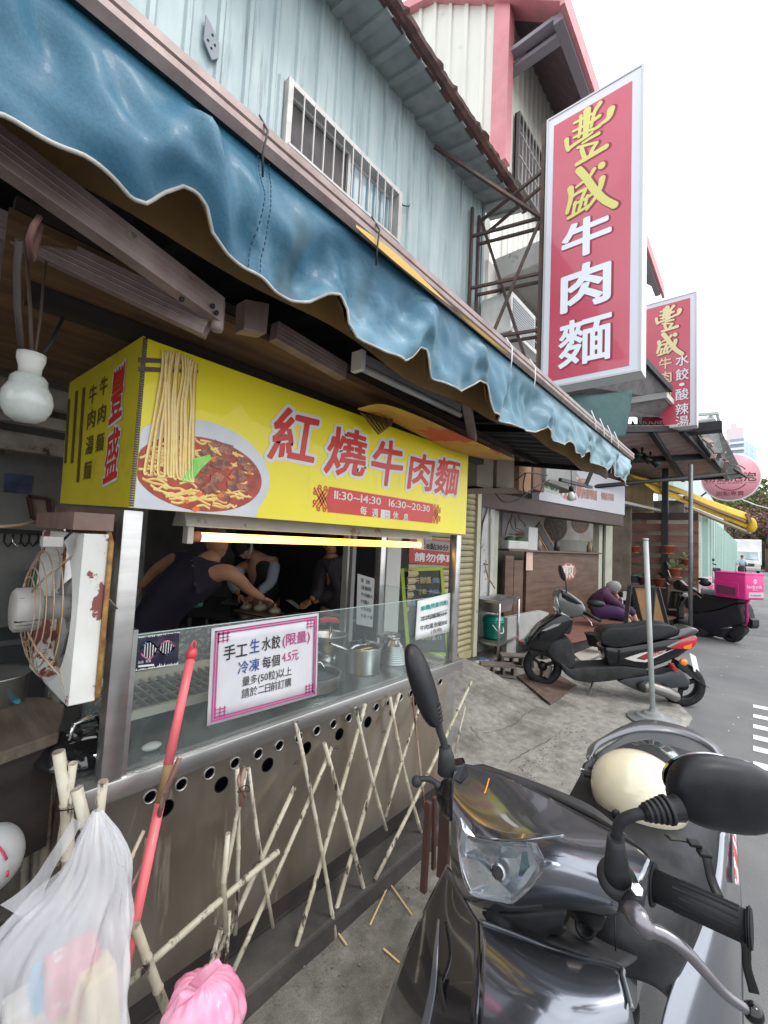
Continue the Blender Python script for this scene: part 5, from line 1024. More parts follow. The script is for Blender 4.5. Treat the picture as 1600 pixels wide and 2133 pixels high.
# chopsticks dropped on the ground
CHS = M('chopstick_wood', (.60, .42, .20), .6)
for i, (x0, y0, x1, y1, lb) in enumerate(((661, 1881, 722, 1967, 'pale wooden chopstick crossing the foot of a bamboo stick'), (742, 1895, 814, 1842, 'pale chopstick forming the left arm of a peak on the ground'), (814, 1842, 858, 1904, 'pale chopstick forming the right arm of a peak on the ground'), (805, 1852, 771, 1926, 'pale chopstick lying inside the peak of two others'), (799, 1975, 832, 2004, 'single pale chopstick lying beside the black scooter fairing'))):
    a, b = at(x0, y0, 'z', .045), at(x1, y1, 'z', .045); a.z = gz(a.x, a.y)+.008; b.z = gz(b.x, b.y)+.008
    o = MB().beam(a, b, .006, .005).obj('chopstick', CHS, bevel=.001); tag(o, lb, 'chopstick', 'chopsticks dropped on the pavement')
# leaves and grit by the kerb
gt = MB()
for i in range(900):
    x = random.uniform(-.2, 4); y = random.choice((random.gauss(1.17, .05), random.uniform(.5, 1.2))); s = random.uniform(.001, .0035); z = gz(x, y)+.002; gt.box((x-s, y-s, z), (x+s, y+s*1.4, z+s), Matrix.Rotation(random.uniform(0, 3), 3, 'Z'))
tag(gt.obj('grit', M('grit_stone', (.16, .14, .12), .9)), kind='stuff')
# ================================================================ people
def skin(name, mat, parent, pts, edges, sub=2, smooth=True):
    me = bpy.data.meshes.new(name); me.from_pydata([tuple(GT[0]@V(p)) for p, r in pts], edges, []); o = bpy.data.objects.new(name, me); COL.objects.link(o)
    md = o.modifiers.new('k', 'SKIN'); md.use_smooth_shade = True
    for v, (p, r) in zip(me.skin_vertices[0].data, pts): v.radius = (r, r) if not isinstance(r, tuple) else r
    me.skin_vertices[0].data[0].use_root = True
    o.modifiers.new('s', 'SUBSURF').levels = sub; o.modifiers['s'].render_levels = sub
    dg = bpy.context.evaluated_depsgraph_get(); dg.update(); m2 = bpy.data.meshes.new_from_object(o.evaluated_get(dg)); bpy.data.objects.remove(o)
    o = bpy.data.objects.new(name, m2); m2.name = name; m2.materials.clear(); m2.materials.append(mat); COL.objects.link(o)
    for p in m2.polygons: p.use_smooth = True
    put(o, parent); return o
SKIN = M('skin_tan', (.42, .22, .13), .5, col2=(.33, .16, .09), ns=9); SKIN.node_tree.nodes['Principled BSDF'].inputs['Subsurface Weight'].default_value = .1
def hand(wrist, fdir, palmn, s=1.0, curl=.5):   # returns skinned chains for palm and five fingers
    f = V(fdir).normalized(); n = V(palmn).normalized(); n = (n-f*n.dot(f)).normalized(); sd = f.cross(n)
    P_ = [(wrist, .024*s)]; E_ = []
    P_.append((wrist+f*.05*s, .03*s)); E_.append((0, 1))
    for k, (o, l) in enumerate(((-.028, .06), (-.009, .072), (.010, .068), (.028, .052))):
        b = wrist+f*.075*s+sd*o*s; i = len(P_); P_ += [(b, .010*s), (b+f*l*.5*s+n*curl*.012*s, .009*s), (b+f*l*.85*s+n*curl*.035*s, .0075*s)]; E_ += [(1, i), (i, i+1), (i+1, i+2)]
    b = wrist+f*.03*s-sd*.03*s; i = len(P_); P_ += [(b, .011*s), (b+f*.025*s-sd*.025*s+n*.01*s, .0095*s), (b+f*.05*s-sd*.03*s+n*.02*s, .008*s)]; E_ += [(1, i), (i, i+1), (i+1, i+2)]
    return P_, E_
def person(label, j, skinm, hairm=None, face=(1, 0, 0), hr=.095, loc=None, hair_drop=0, hands=()):
    """j: joint positions; one continuous skin body"""
    t = thing('person', label, 'person', loc or j['pelvis'])
    P_ = [(j['pelvis'], (.15, .12)), (j['waist'], (.135, .11)), (j['chest'], (.155, .115)), (j['neckb'], .065), (j['neck'], .052)]; E_ = [(0, 1), (1, 2), (2, 3), (3, 4)]
    for s in ('L', 'R'):
        if 'sh'+s in j:
            i = len(P_); P_ += [(j['sh'+s], .058), (j['el'+s], .040), (j['wr'+s], .026)]; E_ += [(3 if 0 else 2, i), (i, i+1), (i+1, i+2)]
        if 'hip'+s in j:
            i = len(P_); P_ += [(j['hip'+s], .095), (j['kn'+s], .062), (j['an'+s], .04), (j['an'+s]+V(j.get('toe', (.1, 0, 0)))-V(0, 0, .04), .032)]; E_ += [(0, i), (i, i+1), (i+1, i+2), (i+2, i+3)]
    skin('body', skinm, t, P_, E_)
    hc = V(j['head']); f = V(face).normalized(); up = (hc-V(j['neck'])).normalized(); up = (up-f*up.dot(f)).normalized(); sd = f.cross(up)
    R = Matrix((f, sd, up)).transposed()
    m = MB(); m.ball(hc, (hr*1.0, hr*.80, hr*1.15), 20, 14, R)
    m.ball(hc+f*hr*.55-up*hr*.55, (hr*.42, hr*.5, hr*.5), 14, 10, R); m.ball(hc+f*hr*1.02-up*hr*.12, (hr*.18, hr*.14, hr*.24), 10, 8, R)
    for s in (-1, 1): m.ball(hc+sd*s*hr*.80-up*hr*.08, (hr*.16, hr*.08, hr*.28), 10, 8, R)
    m.tube([j['neck'], hc-up*hr*.4], hr*.55, 12)
    m.obj('head', skinm, t)
    e = MB()
    for s in (-1, 1): e.ball(hc+f*hr*.90+sd*s*hr*.32+up*hr*.08, (hr*.10, hr*.14, hr*.06), 8, 6, R)
    e.obj('eyes', M('eye_dark', (.03, .02, .02), .2), t)
    e = MB().ball(hc+f*hr*.93-up*hr*.55, (hr*.1, hr*.25, hr*.05), 8, 6, R); e.obj('mouth', M('lip', (.28, .09, .07), .5), t)
    if hairm:
        h = MB(); vs = []; n, k = 28, 12
        rows = []
        for i in range(k+1):
            a = (pi*.60+hair_drop)*i/k; row = []
            for q in range(n):
                tt = 2*pi*q/n; front = max(0, cos(tt)); aa = a*(1-.28*front); rr = 1.08+.03*sin(q*3+i*2)+.02*sin(q*7)
                row.append(hc+R@V(hr*1.0*rr*sin(aa)*cos(tt), hr*.84*rr*sin(aa)*sin(tt), hr*1.17*rr*cos(aa)))
            rows.append(row)
        h.grid(rows, closed=True).obj('hair', hairm, t, solid=.004)
    for w, fd, pn, sc_ in hands:
        p, e2 = hand(V(w), fd, pn, sc_); skin('hand', skinm, t, p, e2, 1)
    return t
W_ = atw
# man in the dark tank top
FL = .10
j = dict(pelvis=W_(300, 1345, 3.0), waist=W_(325, 1285, 2.98), chest=W_(395, 1205, 2.93), neckb=W_(440, 1163, 2.93), neck=W_(455, 1150, 2.95), head=W_(452, 1128, 3.0),
         shR=W_(480, 1190, 2.84), elR=W_(518, 1228, 3.05), wrR=W_(548, 1246, 3.25), shL=W_(372, 1160, 3.05), elL=W_(325, 1185, 3.15), wrL=W_(292, 1222, 3.2))
px = j['pelvis']; j.update(hipL=px+V(-.08, .08, -.08), hipR=px+V(.06, -.10, -.08)); j['knL'] = V(j['hipL'].x+.02, j['hipL'].y, .52); j['knR'] = V(j['hipR'].x+.03, j['hipR'].y, .52); j['anL'] = V(j['hipL'].x, j['hipL'].y, FL+.06); j['anR'] = V(j['hipR'].x, j['hipR'].y, FL+.06)
m1_ = person('man in a dark tank top bending over the back table with one arm stretched out', j, SKIN, M('hair_grey_short', (.12, .10, .09), .8), face=(.45, .45, -.75), hands=((j['wrR'], (.75, .55, -.35), (0, 0, -1), 1.0), (j['wrL'], (-.5, 0, -.85), (1, 0, 0), 1.0)))
TANK = M('tank_navy', (.013, .010, .022), .8, col2=(.022, .018, .035), ns=5, bump=.4, bs=12)
skin('tank_top', TANK, m1_, [(j['pelvis']+V(0, 0, .02), (.18, .15)), (j['waist'], (.175, .14)), (j['chest'], (.185, .14)), (j['neckb']-CU*.03-CR*.02, (.10, .09)), (j['shR'].lerp(j['chest'], .22), .088), (j['shL'].lerp(j['chest'], .22), .088)], [(0, 1), (1, 2), (2, 3), (2, 4), (2, 5)])
TRO = M('trousers_plum', (.035, .022, .03), .85); 
skin('trousers', TRO, m1_, [(j['pelvis']+V(0, 0, -.02), (.17, .15)), (j['hipL'], .115), (j['knL'], .085), (j['anL'], .07), (j['hipR'], .115), (j['knR'], .085), (j['anR'], .07)], [(0, 1), (1, 2), (2, 3), (0, 4), (4, 5), (5, 6)])
# worker with cap and white sleeves
j = dict(pelvis=W_(552, 1262, 4.4), waist=W_(550, 1225, 4.38), chest=W_(545, 1180, 4.3), neckb=W_(530, 1158, 4.22), neck=W_(522, 1150, 4.2), head=W_(507, 1142, 4.15),
         shR=W_(572, 1168, 4.3), elR=W_(566, 1213, 4.2), wrR=W_(532, 1238, 4.1), shL=W_(502, 1180, 4.25), elL=W_(482, 1213, 4.15), wrL=W_(497, 1238, 4.05))
px = j['pelvis']; j.update(hipL=px+V(-.1, 0, -.08), hipR=px+V(.1, 0, -.08)); 
for s in 'LR': j['kn'+s] = V(j['hip'+s].x, j['hip'+s].y, .5); j['an'+s] = V(j['hip'+s].x, j['hip'+s].y, FL+.06)
m2_ = person('worker in a black apron with white sleeves bowing the head over the back table', j, SKIN, M('hair_black', (.012, .010, .010), .7), face=(-.4, -.5, -.75), hands=((j['wrR'], (-.8, -.3, -.3), (0, 0, -1), 1.0), (j['wrL'], (.3, -.6, -.5), (0, 0, -1), 1.0)))
skin('apron', M('apron_black', (.012, .012, .013), .8), m2_, [(j['pelvis'], (.18, .15)), (j['waist'], (.17, .14)), (j['chest'], (.175, .13)), (j['neckb'], .08)], [(0, 1), (1, 2), (2, 3)])
SLV = M('sleeve_white', (.38, .42, .50), .8, bump=.5, bs=14)
for s in 'LR': skin('sleeve', SLV, m2_, [(j['sh'+s], .075), (j['el'+s], .060), (j['wr'+s].lerp(j['el'+s], .15), .045)], [(0, 1), (1, 2)])
skin('trousers', M('black_trousers', (.015, .015, .017), .85), m2_, [(j['pelvis'], (.17, .15)), (j['hipL'], .11), (j['knL'], .08), (j['anL'], .065), (j['hipR'], .11), (j['knR'], .08), (j['anR'], .065)], [(0, 1), (1, 2), (2, 3), (0, 4), (4, 5), (5, 6)])
hd = j['head']; MB().tube([hd+CR*.06+CU*.10-CF*.05, hd+CR*.10+CU*.04-CF*.06, hd+CR*.085-CU*.03-CF*.06, hd+CR*.03-CU*.08-CF*.05], .013, 8).obj('mask_strap', SLV, m2_)
# person in dark jacket
j = dict(pelvis=W_(700, 1280, 4.1), waist=W_(700, 1245, 4.1), chest=W_(693, 1190, 4.1), neckb=W_(690, 1160, 4.08), neck=W_(690, 1150, 4.08), head=W_(684, 1118, 4.05),
         shR=W_(716, 1175, 4.1), elR=W_(716, 1225, 4.05), wrR=W_(650, 1255, 3.95), shL=W_(668, 1180, 4.05), elL=W_(664, 1235, 4.0), wrL=W_(646, 1250, 3.9))
px = j['pelvis']; j.update(hipL=px+V(-.1, 0, -.08), hipR=px+V(.1, 0, -.08))
for s in 'LR': j['kn'+s] = V(j['hip'+s].x, j['hip'+s].y, .5); j['an'+s] = V(j['hip'+s].x, j['hip'+s].y, FL+.06)
m3_ = person('person in a dark crumpled jacket standing at the right end of the back table', j, SKIN, MC['hair_black'], face=(-.8, -.3, -.4), hands=((j['wrR'], (-.9, 0, -.2), (0, 0, -1), 1.0), (j['wrL'], (-.7, -.2, -.3), (0, 0, -1), 1.0)))
JK = M('jacket_dark', (.022, .017, .022), .85, col2=(.04, .033, .042), ns=8, p=(.45, .6), st=(4, 4, .8), bump=.8, bs=10)
skin('jacket', JK, m3_, [(j['pelvis'], (.19, .16)), (j['waist'], (.18, .15)), (j['chest'], (.18, .14)), (j['neckb'], .09), (j['shR'], .085), (j['elR'], .07), (j['wrR'].lerp(j['elR'], .15), .05), (j['shL'], .085), (j['elL'], .07), (j['wrL'].lerp(j['elL'], .15), .05)], [(0, 1), (1, 2), (2, 3), (2, 4), (4, 5), (5, 6), (2, 7), (7, 8), (8, 9)])
skin('trousers', MC['black_trousers'], m3_, [(j['pelvis'], (.17, .15)), (j['hipL'], .11), (j['knL'], .08), (j['anL'], .065), (j['hipR'], .11), (j['knR'], .08), (j['anR'], .065)], [(0, 1), (1, 2), (2, 3), (0, 4), (4, 5), (5, 6)])
# back table and things on it
TT = M('dark_table_steel', (.10, .11, .12), .18, .6, coat=.4)
tb = thing('back_table', 'dark shiny work table behind the counter with wrapped dough on it', 'table', at(520, 1270, 'z', .80))
q = [at(x, y, 'z', .82) for x, y in ((380, 1276), (590, 1300), (740, 1290), (700, 1262), (425, 1240))]
MB().poly(q, (0, 0, -.03)).obj('table_top', TT, tb, bevel=.004)
for i in (0, 1, 3, 4): p = q[i].lerp(sum(q, V(0, 0, 0))/5, .08); MB().tube([p-V(0, 0, .03), V(p.x, p.y, FL)], .018, 10).obj('leg', STEEL, tb)
bo_ = MB().poly([at(x, y, 'z', .825) for x, y in ((484, 1272), (560, 1287), (592, 1277), (520, 1265))], (0, 0, .005)).obj('card_sheet', CARD); tag(bo_, 'brown card under the three wrapped dough portions', 'card')
DG = M('dough_film', (.46, .42, .33), .4, col2=(.36, .32, .24), ns=12, bump=.7, bs=20, coat=.3)
for i, (x, y, r, lb) in enumerate(((513, 1265, .05, 'leftmost bag of dough tied at the top on the back table'), (541, 1268, .055, 'middle bag of dough lying under the outstretched hand'), (572, 1273, .048, 'right bag of dough with its plastic tail pulled up'))):
    c = at(x, y+6, 'z', .83)+V(0, 0, r*.62); t = thing('dough_bag', lb, 'dough bag', c, 'bags of dough on the back table'); MB().ball(c, (r*1.2, r, r*.65), 18, 12).obj('bag', DG, t); MB().lathe(c+V(0, 0, r*.55), [(.02, 0), (.008, .015), (.014, .035)], n=12).obj('knot', DG, t)
o = MB().poly([at(595, 1250, 'z', .9), at(608, 1250, 'z', .9), at(632, 1268, 'z', .84), at(620, 1268, 'z', .84)], (0, 0, .002)).obj('paper_slip', SWH); tag(o, 'white paper slip held beside the person in the dark jacket', 'paper')
o = MB().poly([at(x, y, 'z', .824) for x, y in ((460, 1256), (498, 1260), (508, 1252), (475, 1248))], (0, 0, .004)).obj('newspaper', M('newsprint', (.35, .36, .38), .7, col2=(.15, .15, .17), ns=60, p=(.5, .6))); tag(o, 'printed paper lying on the back table in front of the worker', 'paper')
gb_ = MB().box(W_(385, 1268, 3.3), W_(412, 1215, 3.5)).obj('green_bin', M('green_bin', (.02, .16, .11), .5), bevel=.01); tag(gb_, 'green plastic bin behind the man in the tank top', 'bin')
# pictures on the left rear wall
YB = 3.6
MB().box((-2.2, YB, 0), (1.35, YB+.06, 2.5)).obj('inner_wall', WALLD, rm)
def onwall(name, lb, cat, pts, mat, frm=None):
    q = [at(x, y, 'y', YB-.012) for x, y in pts]; o = MB().poly(q, (0, .01, 0)).obj(name, mat); tag(o, lb, cat)
    if frm: 
        for a, b in zip(q, q[1:]+q[:1]): MB().beam(a-V(0, .01, 0), b-V(0, .01, 0), .02, .05, (0, 1, 0)).obj('frame', frm, o)
    return o
onwall('poster', 'small dark blue landscape poster on the grey rear wall', 'picture', ((10, 985), (70, 992), (64, 1030), (8, 1025)), M('poster_blue', (.012, .02, .06), .4, col2=(.05, .08, .16), ns=8))
onwall('certificate', 'paper certificate in a wide dark red wooden frame beside the yellow sign', 'certificate', ((58, 1034), (98, 1040), (104, 1082), (68, 1080)), M('certificate_paper', (.30, .27, .19), .6, col2=(.2, .18, .13), ns=20), M('frame_red_wood', (.05, .015, .012), .5))
sh_ = thing('wall_shelf', 'black wall rail with hooks under the framed certificate', 'rail', at(50, 1108, 'y', YB-.05)); MB().beam(at(-20, 1104, 'y', YB-.05), at(110, 1112, 'y', YB-.05), .03, .03).obj('rail', BLACKM, sh_)
for x in (10, 28, 45, 62, 80): p = at(x, 1112, 'y', YB-.07); MB().tube([p, p-V(0, 0, .05), p+V(.02, -.01, -.08), p+V(.04, 0, -.05)], .006, 6).obj('hook', CHR if x == 28 else BLACKM, sh_)
cbn = thing('low_cabinet', 'dark low cabinet against the rear wall behind the fan', 'cabinet', (.1, 3.3, .1)); MB().box((-1.6, 3.2, .1), (.9, 3.58, .86)).obj('body', M('cabinet_dark', (.02, .022, .025), .5), cbn); MB().box((-1.62, 3.17, .86), (.92, 3.58, .89)).obj('top', M('cabinet_top', (.06, .065, .07), .4), cbn)
o = MB().box((.62, 3.3, .90), (.82, 3.5, 1.25)).obj('blue_box', M('blue_green_box', (.02, .09, .13), .5, col2=(.05, .12, .03), ns=5, p=(.5, .52))); tag(o, 'blue and green printed box standing on the cabinet behind the post', 'box')
o = MB().tube([at(-10, 1098, 'y', 1.6), at(40, 1094, 'y', 1.6), at(110, 1080, 'y', 1.7)], .005, 6).obj('cord', M('cord_straw', (.30, .19, .10), .8)); tag(o, 'straw coloured cord stretched below the yellow side panel', 'cord')
# ================================================================ roller shutter, no parking sign, chalkboard
SHU = M('shutter_cream', (.42, .37, .22), .6, col2=(.33, .28, .16), ns=4, spot=(.12, .08, .05), sp=(.62, .72), ss=5)
sh0 = at(850, 1150, 'y', YW).x; sh1 = at(985, 1150, 'y', YW).x
su = thing('roller_shutter', 'cream roller shutter with rusty foot right of the noodle stall', 'shutter', (sh0, YW, .27))
z = .28; 
while z < 2.25:
    MB().grid([[(x, YW-d, z+h) for h, d in ((0, 0), (.008, .012), (.03, .02), (.062, .012), (.066, -.006))] for x in (sh0, sh1)], sm=False).obj('slat', SHU, su); z += .07
MB().box((sh1, YW-.05, .2), (sh1+.09, YW+.03, 2.35)).obj('guide', M('guide_cream', (.40, .38, .26), .5, col2=(.5, .48, .36), ns=5, spot=(.12, .05, .02), sp=(.62, .68), ss=6), su); MB().box((sh1+.12, YW-.02, .2), (sh1+.16, YW+.03, 2.35)).obj('guide', BLACKM, su)
MB().box((sh1-.3, YW-.03, .2), (sh1, YW+.0, .285)).obj('bottom_bar', SHU, su)
q4 = [at(853, 1118, 'y', YW-.04), at(955, 1128, 'y', YW-.04), at(953, 1178, 'y', YW-.04), at(852, 1173, 'y', YW-.04)]
np_ = MB().poly(q4, (0, .01, 0)).obj('no_parking_sign', M('noparking_red', (.38, .03, .03), .45)); tag(np_, 'red no parking sign with white characters fixed to the cream shutter', 'sign')
f = fnq(*q4, .002); k_ = MB(); fit_text(k_, '早上8點30分後', f, .03, .97, .56, .30, .02); fit_text(k_, '請勿停車', f, .10, .93, .12, .36, .02); k_.obj('lettering', SWH, np_, flip=True)
g_ = MB().poly([f(.28, .55), f(.80, .52), f(.80, .92), f(.28, .95)], (0, -.001, 0)).obj('patch', M('sticker_grey', (.28, .25, .22), .5), np_); k_ = MB(); fit_text(k_, '8點30分', fnq(*q4, .006), .31, .78, .60, .26, .03); k_.obj('patch_lettering', INK, np_, flip=True)
GRF = M('lime_frame', (.36, .46, .03), .5); CHK = M('chalkboard', (.025, .03, .028), .6, col2=(.05, .055, .05), ns=4)
q4 = [W_(837, 1184, 4.3), W_(919, 1181, 4.5), W_(934, 1388, 4.35), W_(852, 1388, 4.12)]
cb_ = thing('chalkboard', 'lime green framed chalkboard stand with a handwritten menu by the shutter', 'chalkboard', q4[3])
MB().poly([fnq(*q4)(a, b) for a, b in ((.03, .02), (.97, .02), (.97, .98), (.03, .98))], (.008, .008, 0)).obj('board', CHK, cb_)
for (a0, b0), (a1, b1) in (((0, 0), (0, 1)), ((1, 0), (1, 1)), ((0, .985), (1, .985)), ((0, .12), (1, .12))): MB().beam(fnq(*q4)(a0, b0), fnq(*q4)(a1, b1), .035, .03, (-.6, -.8, 0)).obj('frame', GRF, cb_)
bk = [q4[0]+V(.0, .1, -.02), q4[3]+V(-.05, .5, 0)]; MB().beam(bk[0], bk[1], .03, .03).obj('rear_leg', GRF, cb_); MB().beam(q4[1]+V(0, .1, -.02), q4[2]+V(-.05, .5, 0), .03, .03).obj('rear_leg', GRF, cb_)
MB().beam(q4[0]+V(-.02, 0, 0), W_(820, 1385, 4.4), .03, .02).obj('side_leg', GRF, cb_)
f = fnq(*q4, .012); ya, bb = MB(), MB()
for i, (a, b, c) in enumerate((('老號', '牛腩肉麵', '(限量)'), ('', '小110', '大150'), ('招牌', '牛筋湯麵', '(特)'), ('', '小115', '大175'), ('', '牛肉拌麵', '90'), ('', '滷味拼盤', '60'))):
    y = .84-i*.115
    if a: fit_text(bb, a, f, .07, .26, y, .07, .008)
    fit_text(ya, b, f, .32 if a or i > 3 else .36, .70 if a or i > 3 else .56, y, .075, .008); fit_text(bb, c, f, .73 if a else .62, .93 if a else .88, y, .06, .005)
ya.obj('yellow_chalk', M('chalk_yellow', (.5, .43, .18), .8), cb_, flip=True); bb.obj('blue_chalk', M('chalk_blue', (.25, .36, .5), .8), cb_, flip=True)
# ================================================================ pillar, pipes, sink
YP = 2.86
pil = thing('pillar', 'peeling white concrete pillar between the shutter and the pancake shop', 'pillar', (5.05, YP, 0)); PEEL = M('peeling_white', (.52, .52, .50), .75, col2=(.42, .42, .40), ns=3, spot=(.12, .11, .10), sp=(.60, .66), ss=9, bump=.4)
p0, p1 = at(1004, 1100, 'y', YP-.1).x, at(1030, 1100, 'y', YP-.1).x
MB().box((p0, YP-.1, 0), (p1, YP+.3, 2.9)).obj('shaft', PEEL, pil); MB().box((p1+.01, YP-.02, .2), (p1+.30, YP+.3, 2.6)).obj('jamb', M('jamb_green_cream', (.45, .46, .36), .6, col2=(.36, .37, .28), ns=4), pil)
MB().tube([at(1025, 1030, 'y', YP-.13), at(1005, 1090, 'y', YP-.13), at(996, 1160, 'y', YP-.13), at(995, 1240, 'y', YP-.13)], .014, 8).obj('pipe', M('pipe_dark', (.07, .06, .06), .6), pil)
MB().tube([at(1022, 1030, 'y', YP-.12), at(1021, 1170, 'y', YP-.12), at(1018, 1240, 'y', YP-.12)], .012, 8).obj('pipe', M('pipe_ivory', (.36, .33, .25), .6), pil)
MB().tube([at(997, 1175, 'y', YP-.16), at(1015, 1176, 'y', YP-.2)], .012, 8).obj('tap', CHR, pil); MB().tube([at(1010, 1172, 'y', YP-.2), at(1012, 1185, 'y', YP-.22), at(1018, 1205, 'y', YP-.24), at(1031, 1225, 'y', YP-.25)], .010, 8).obj('hose', M('hose_tan', (.42, .27, .11), .5), pil)
sk = thing('sink', 'freestanding stainless sink on tubular legs by the white pillar', 'sink', (4.9, 2.35, .12))
SZ = [at(x, y, 'z', .80) for x, y in ((985, 1247), (1042, 1252), (1084, 1242), (1035, 1236))]
gsk = .14
SZ = [at(x, y, 'z', .82) for x, y in ((986, 1246), (1041, 1253), (1083, 1243), (1036, 1237))]
SZ = [at(x, y, 'z', .87) for x, y in ((986, 1246), (1041, 1253), (1083, 1243), (1036, 1237))]; A, B, C_, D = SZ
gsk = .10
c = (A+B+C_+D)/4
i_ = [c.lerp(p, .78) for p in SZ]; b_ = [c.lerp(p, .62)-V(0, 0, .17) for p in SZ]; s_ = [c.lerp(p, .80)-V(0, 0, .0295) for p in SZ]
MB().add(i_+b_, [(0, 1, 5, 4), (1, 2, 6, 5), (2, 3, 7, 6), (3, 0, 4, 7), (4, 5, 6, 7)]).obj('basin', STEEL, sk)
MB().add(SZ+i_+[p-V(0, 0, .03) for p in SZ], [(0, 1, 5, 4), (1, 2, 6, 5), (2, 3, 7, 6), (3, 0, 4, 7), (0, 8, 9, 1), (1, 9, 10, 2), (2, 10, 11, 3), (3, 11, 8, 0)]).obj('rim', STEEL, sk)
for p in SZ: q = c.lerp(p, .95); MB().tube([q-V(0, 0, .03), V(q.x, q.y, gsk)], .016, 10).obj('leg', STEEL, sk)
lo = [c.lerp(p, .95) for p in SZ]; zl = .34
for a, b in zip(lo, lo[1:]+lo[:1]): MB().beam((a.x, a.y, zl), (b.x, b.y, zl), .02, .03).obj('shelf_frame', STEEL, sk)
for k in range(1, 8): a, b = lo[0].lerp(lo[1], k/8), lo[3].lerp(lo[2], k/8); MB().beam((a.x, a.y, zl), (b.x, b.y, zl), .03, .012).obj('shelf_bar', STEEL, sk)
bc = lo[0].lerp(lo[2], .42); bc = V(bc.x, bc.y, zl+.016); GB = M('green_plastic', (.0, .26, .20), .35, col2=(.0, .20, .15), ns=3, coat=.2)
bk_ = thing('bucket', 'teal green lidded bucket with a white handle on the sink shelf', 'bucket', bc)
MB().lathe(bc, [(0, 0), (.105, 0), (.115, .02), (.13, .20), (.138, .205), (.138, .215), (.13, .22), (.132, .23)], n=28).obj('body', GB, bk_); MB().lathe(bc, [(.136, .225), (.138, .235), (.13, .245), (.124, .27), (.10, .285), (0, .29)], n=28).obj('lid', GB, bk_)
MB().tube([bc+V(-.13*cos(t)*.9-.02, -.13*sin(t)*.6-.06, .19-.11*sin(t)) for t in [pi*k/12 for k in range(13)]], .007, 8).obj('handle', SWH, bk_)
# concrete trough wall, cinder blocks, sandals
TRC = M('trough_concrete', (.36, .36, .34), .85, col2=(.27, .27, .26), ns=4, bump=.4, spot=(.6, .58, .54), sp=(.68, .72), ss=3)
tw_ = thing('trough', 'low pale concrete trough wall behind the sink', 'wall', (5.2, 2.3, .1))
a, b, c_, d_ = at(1046, 1268, 'y', 2.5), at(1130, 1285, 'y', 2.42), at(1132, 1330, 'y', 2.42), at(1046, 1400, 'y', 2.42)
MB().poly([V(a.x, 2.42, .10), V(a.x, 2.42, .62), V(a.x+1.2, 2.42, .60), V(a.x+1.5, 2.42, .54), V(a.x+1.55, 2.42, .10)], (0, .08, 0)).obj('panel', TRC, tw_, bevel=.008)
CBK = M('cinder_block', (.20, .17, .14), .9, col2=(.12, .10, .085), ns=8, bump=.8, bs=70, fine=.4)
def cinder(c, ang, lb, gl=.09):
    t = thing('cinder_block', lb, 'block', c, 'cinder blocks under the sink'); R = Matrix.Rotation(ang, 4, 'Z'); m = MB()
    for a, b in (((-.19, -.09, 0), (.19, .09, .02)), ((-.19, -.09, .10), (.19, .09, .12)), ((-.19, -.09, .02), (-.16, .09, .10)), ((.16, -.09, .02), (.19, .09, .10)), ((-.065, -.09, .02), (-.045, .09, .10)), ((.045, -.09, .02), (.065, .09, .10))): m.box(a, b)
    m.v = [V(c)+R.to_3x3()@v for v in m.v]; m.obj('block', CBK, t, bevel=.003); return t
c1 = atg(1036, 1405); cinder(c1, rad(-55), 'near grey cinder block lying below the front sink leg')
c2 = atg(1075, 1385); cinder(c2, rad(-55), 'far cinder block beside the front wheel of the red and black scooter')
SB, SW = M('sandal_blue', (.04, .16, .42), .5), M('sandal_grey', (.45, .46, .42), .6)
for i, (x, y, ag, lb) in enumerate(((1003, 1381, -.2, 'left blue and grey flip-flop sandal under the sink'), (1018, 1387, -.45, 'right blue and grey flip-flop sandal under the sink'))):
    c = atg(x, y, .005); t = thing('sandal', lb, 'sandal', c, 'pair of sandals under the sink'); d = V(cos(ag), sin(ag), 0); s = V(-d.y, d.x, 0)
    MB().poly([c+d*(.13*cos(q)+.0)+s*(.045+.008*cos(q))*sin(q) for q in [2*pi*k/18 for k in range(18)]], (0, 0, .022)).obj('sole', SW, t, bevel=.003)
    for w in (-1, 1): MB().tube([c+d*.07+V(0, 0, .024), c+d*.03+s*w*.025+V(0, 0, .045), c-d*.02+s*w*.045+V(0, 0, .022)], .009, 8).obj('strap', SB, t)
# ================================================================ pancake shop
local(Matrix.Translation((9.31, 2.42, 0))@Matrix.Rotation(rad(-9.7), 4, 'Z')@Matrix.Translation((-9.31, -2.6, 0)))
PB_ = M('greenish_cream_post', (.46, .46, .36), .6, col2=(.36, .36, .28), ns=3); YF = 2.6
ps = thing('pancake_shop', 'open pancake shop front with a brown counter and a white banner sign', 'shop', (8, YF, .28)); xL = at(1047, 1145, 'y', YF).x; xR = at(1247, 1145, 'y', YF).x
WDC = M('brown_wood_panel', (.15, .088, .058), .55, col2=(.085, .05, .034), ns=3, st=(.6, 1, 5), fine=.15)
ctb = .28; ctz = 1.50
MB().box((xL+.6, YF-.05, ctb), (xR-.1, YF, ctz-.03)).obj('counter_front', WDC, ps)
for k, (x0, x1, z1) in enumerate(((xL+.0, xL+.22, 1.40), (xL+.235, xL+.49, 1.33))): MB().box((x0, YF-.06, ctb), (x1, YF-.01, z1)).obj('counter_door', WDC, ps)
MB().box((xL, YF-.12, ctz-.03), (xR-.05, YF+.5, ctz)).obj('counter_top', M('brown_top', (.11, .065, .045), .4), ps, bevel=.004)
xq = [at(x, 1120, 'y', YF).x for x in (1246, 1253, 1258, 1272)]; MB().box((xq[2], YF-.04, .2), (xq[3], YF+.2, 2.9)).obj('post', PB_, ps); MB().box((xq[0], YF-.02, .2), (xq[1], YF+.1, 2.9)).obj('post', PB_, ps); MB().box((xq[1], YF+.0, .2), (xq[2], YF+.1, 2.9)).obj('post_gap', BLACKM, ps)
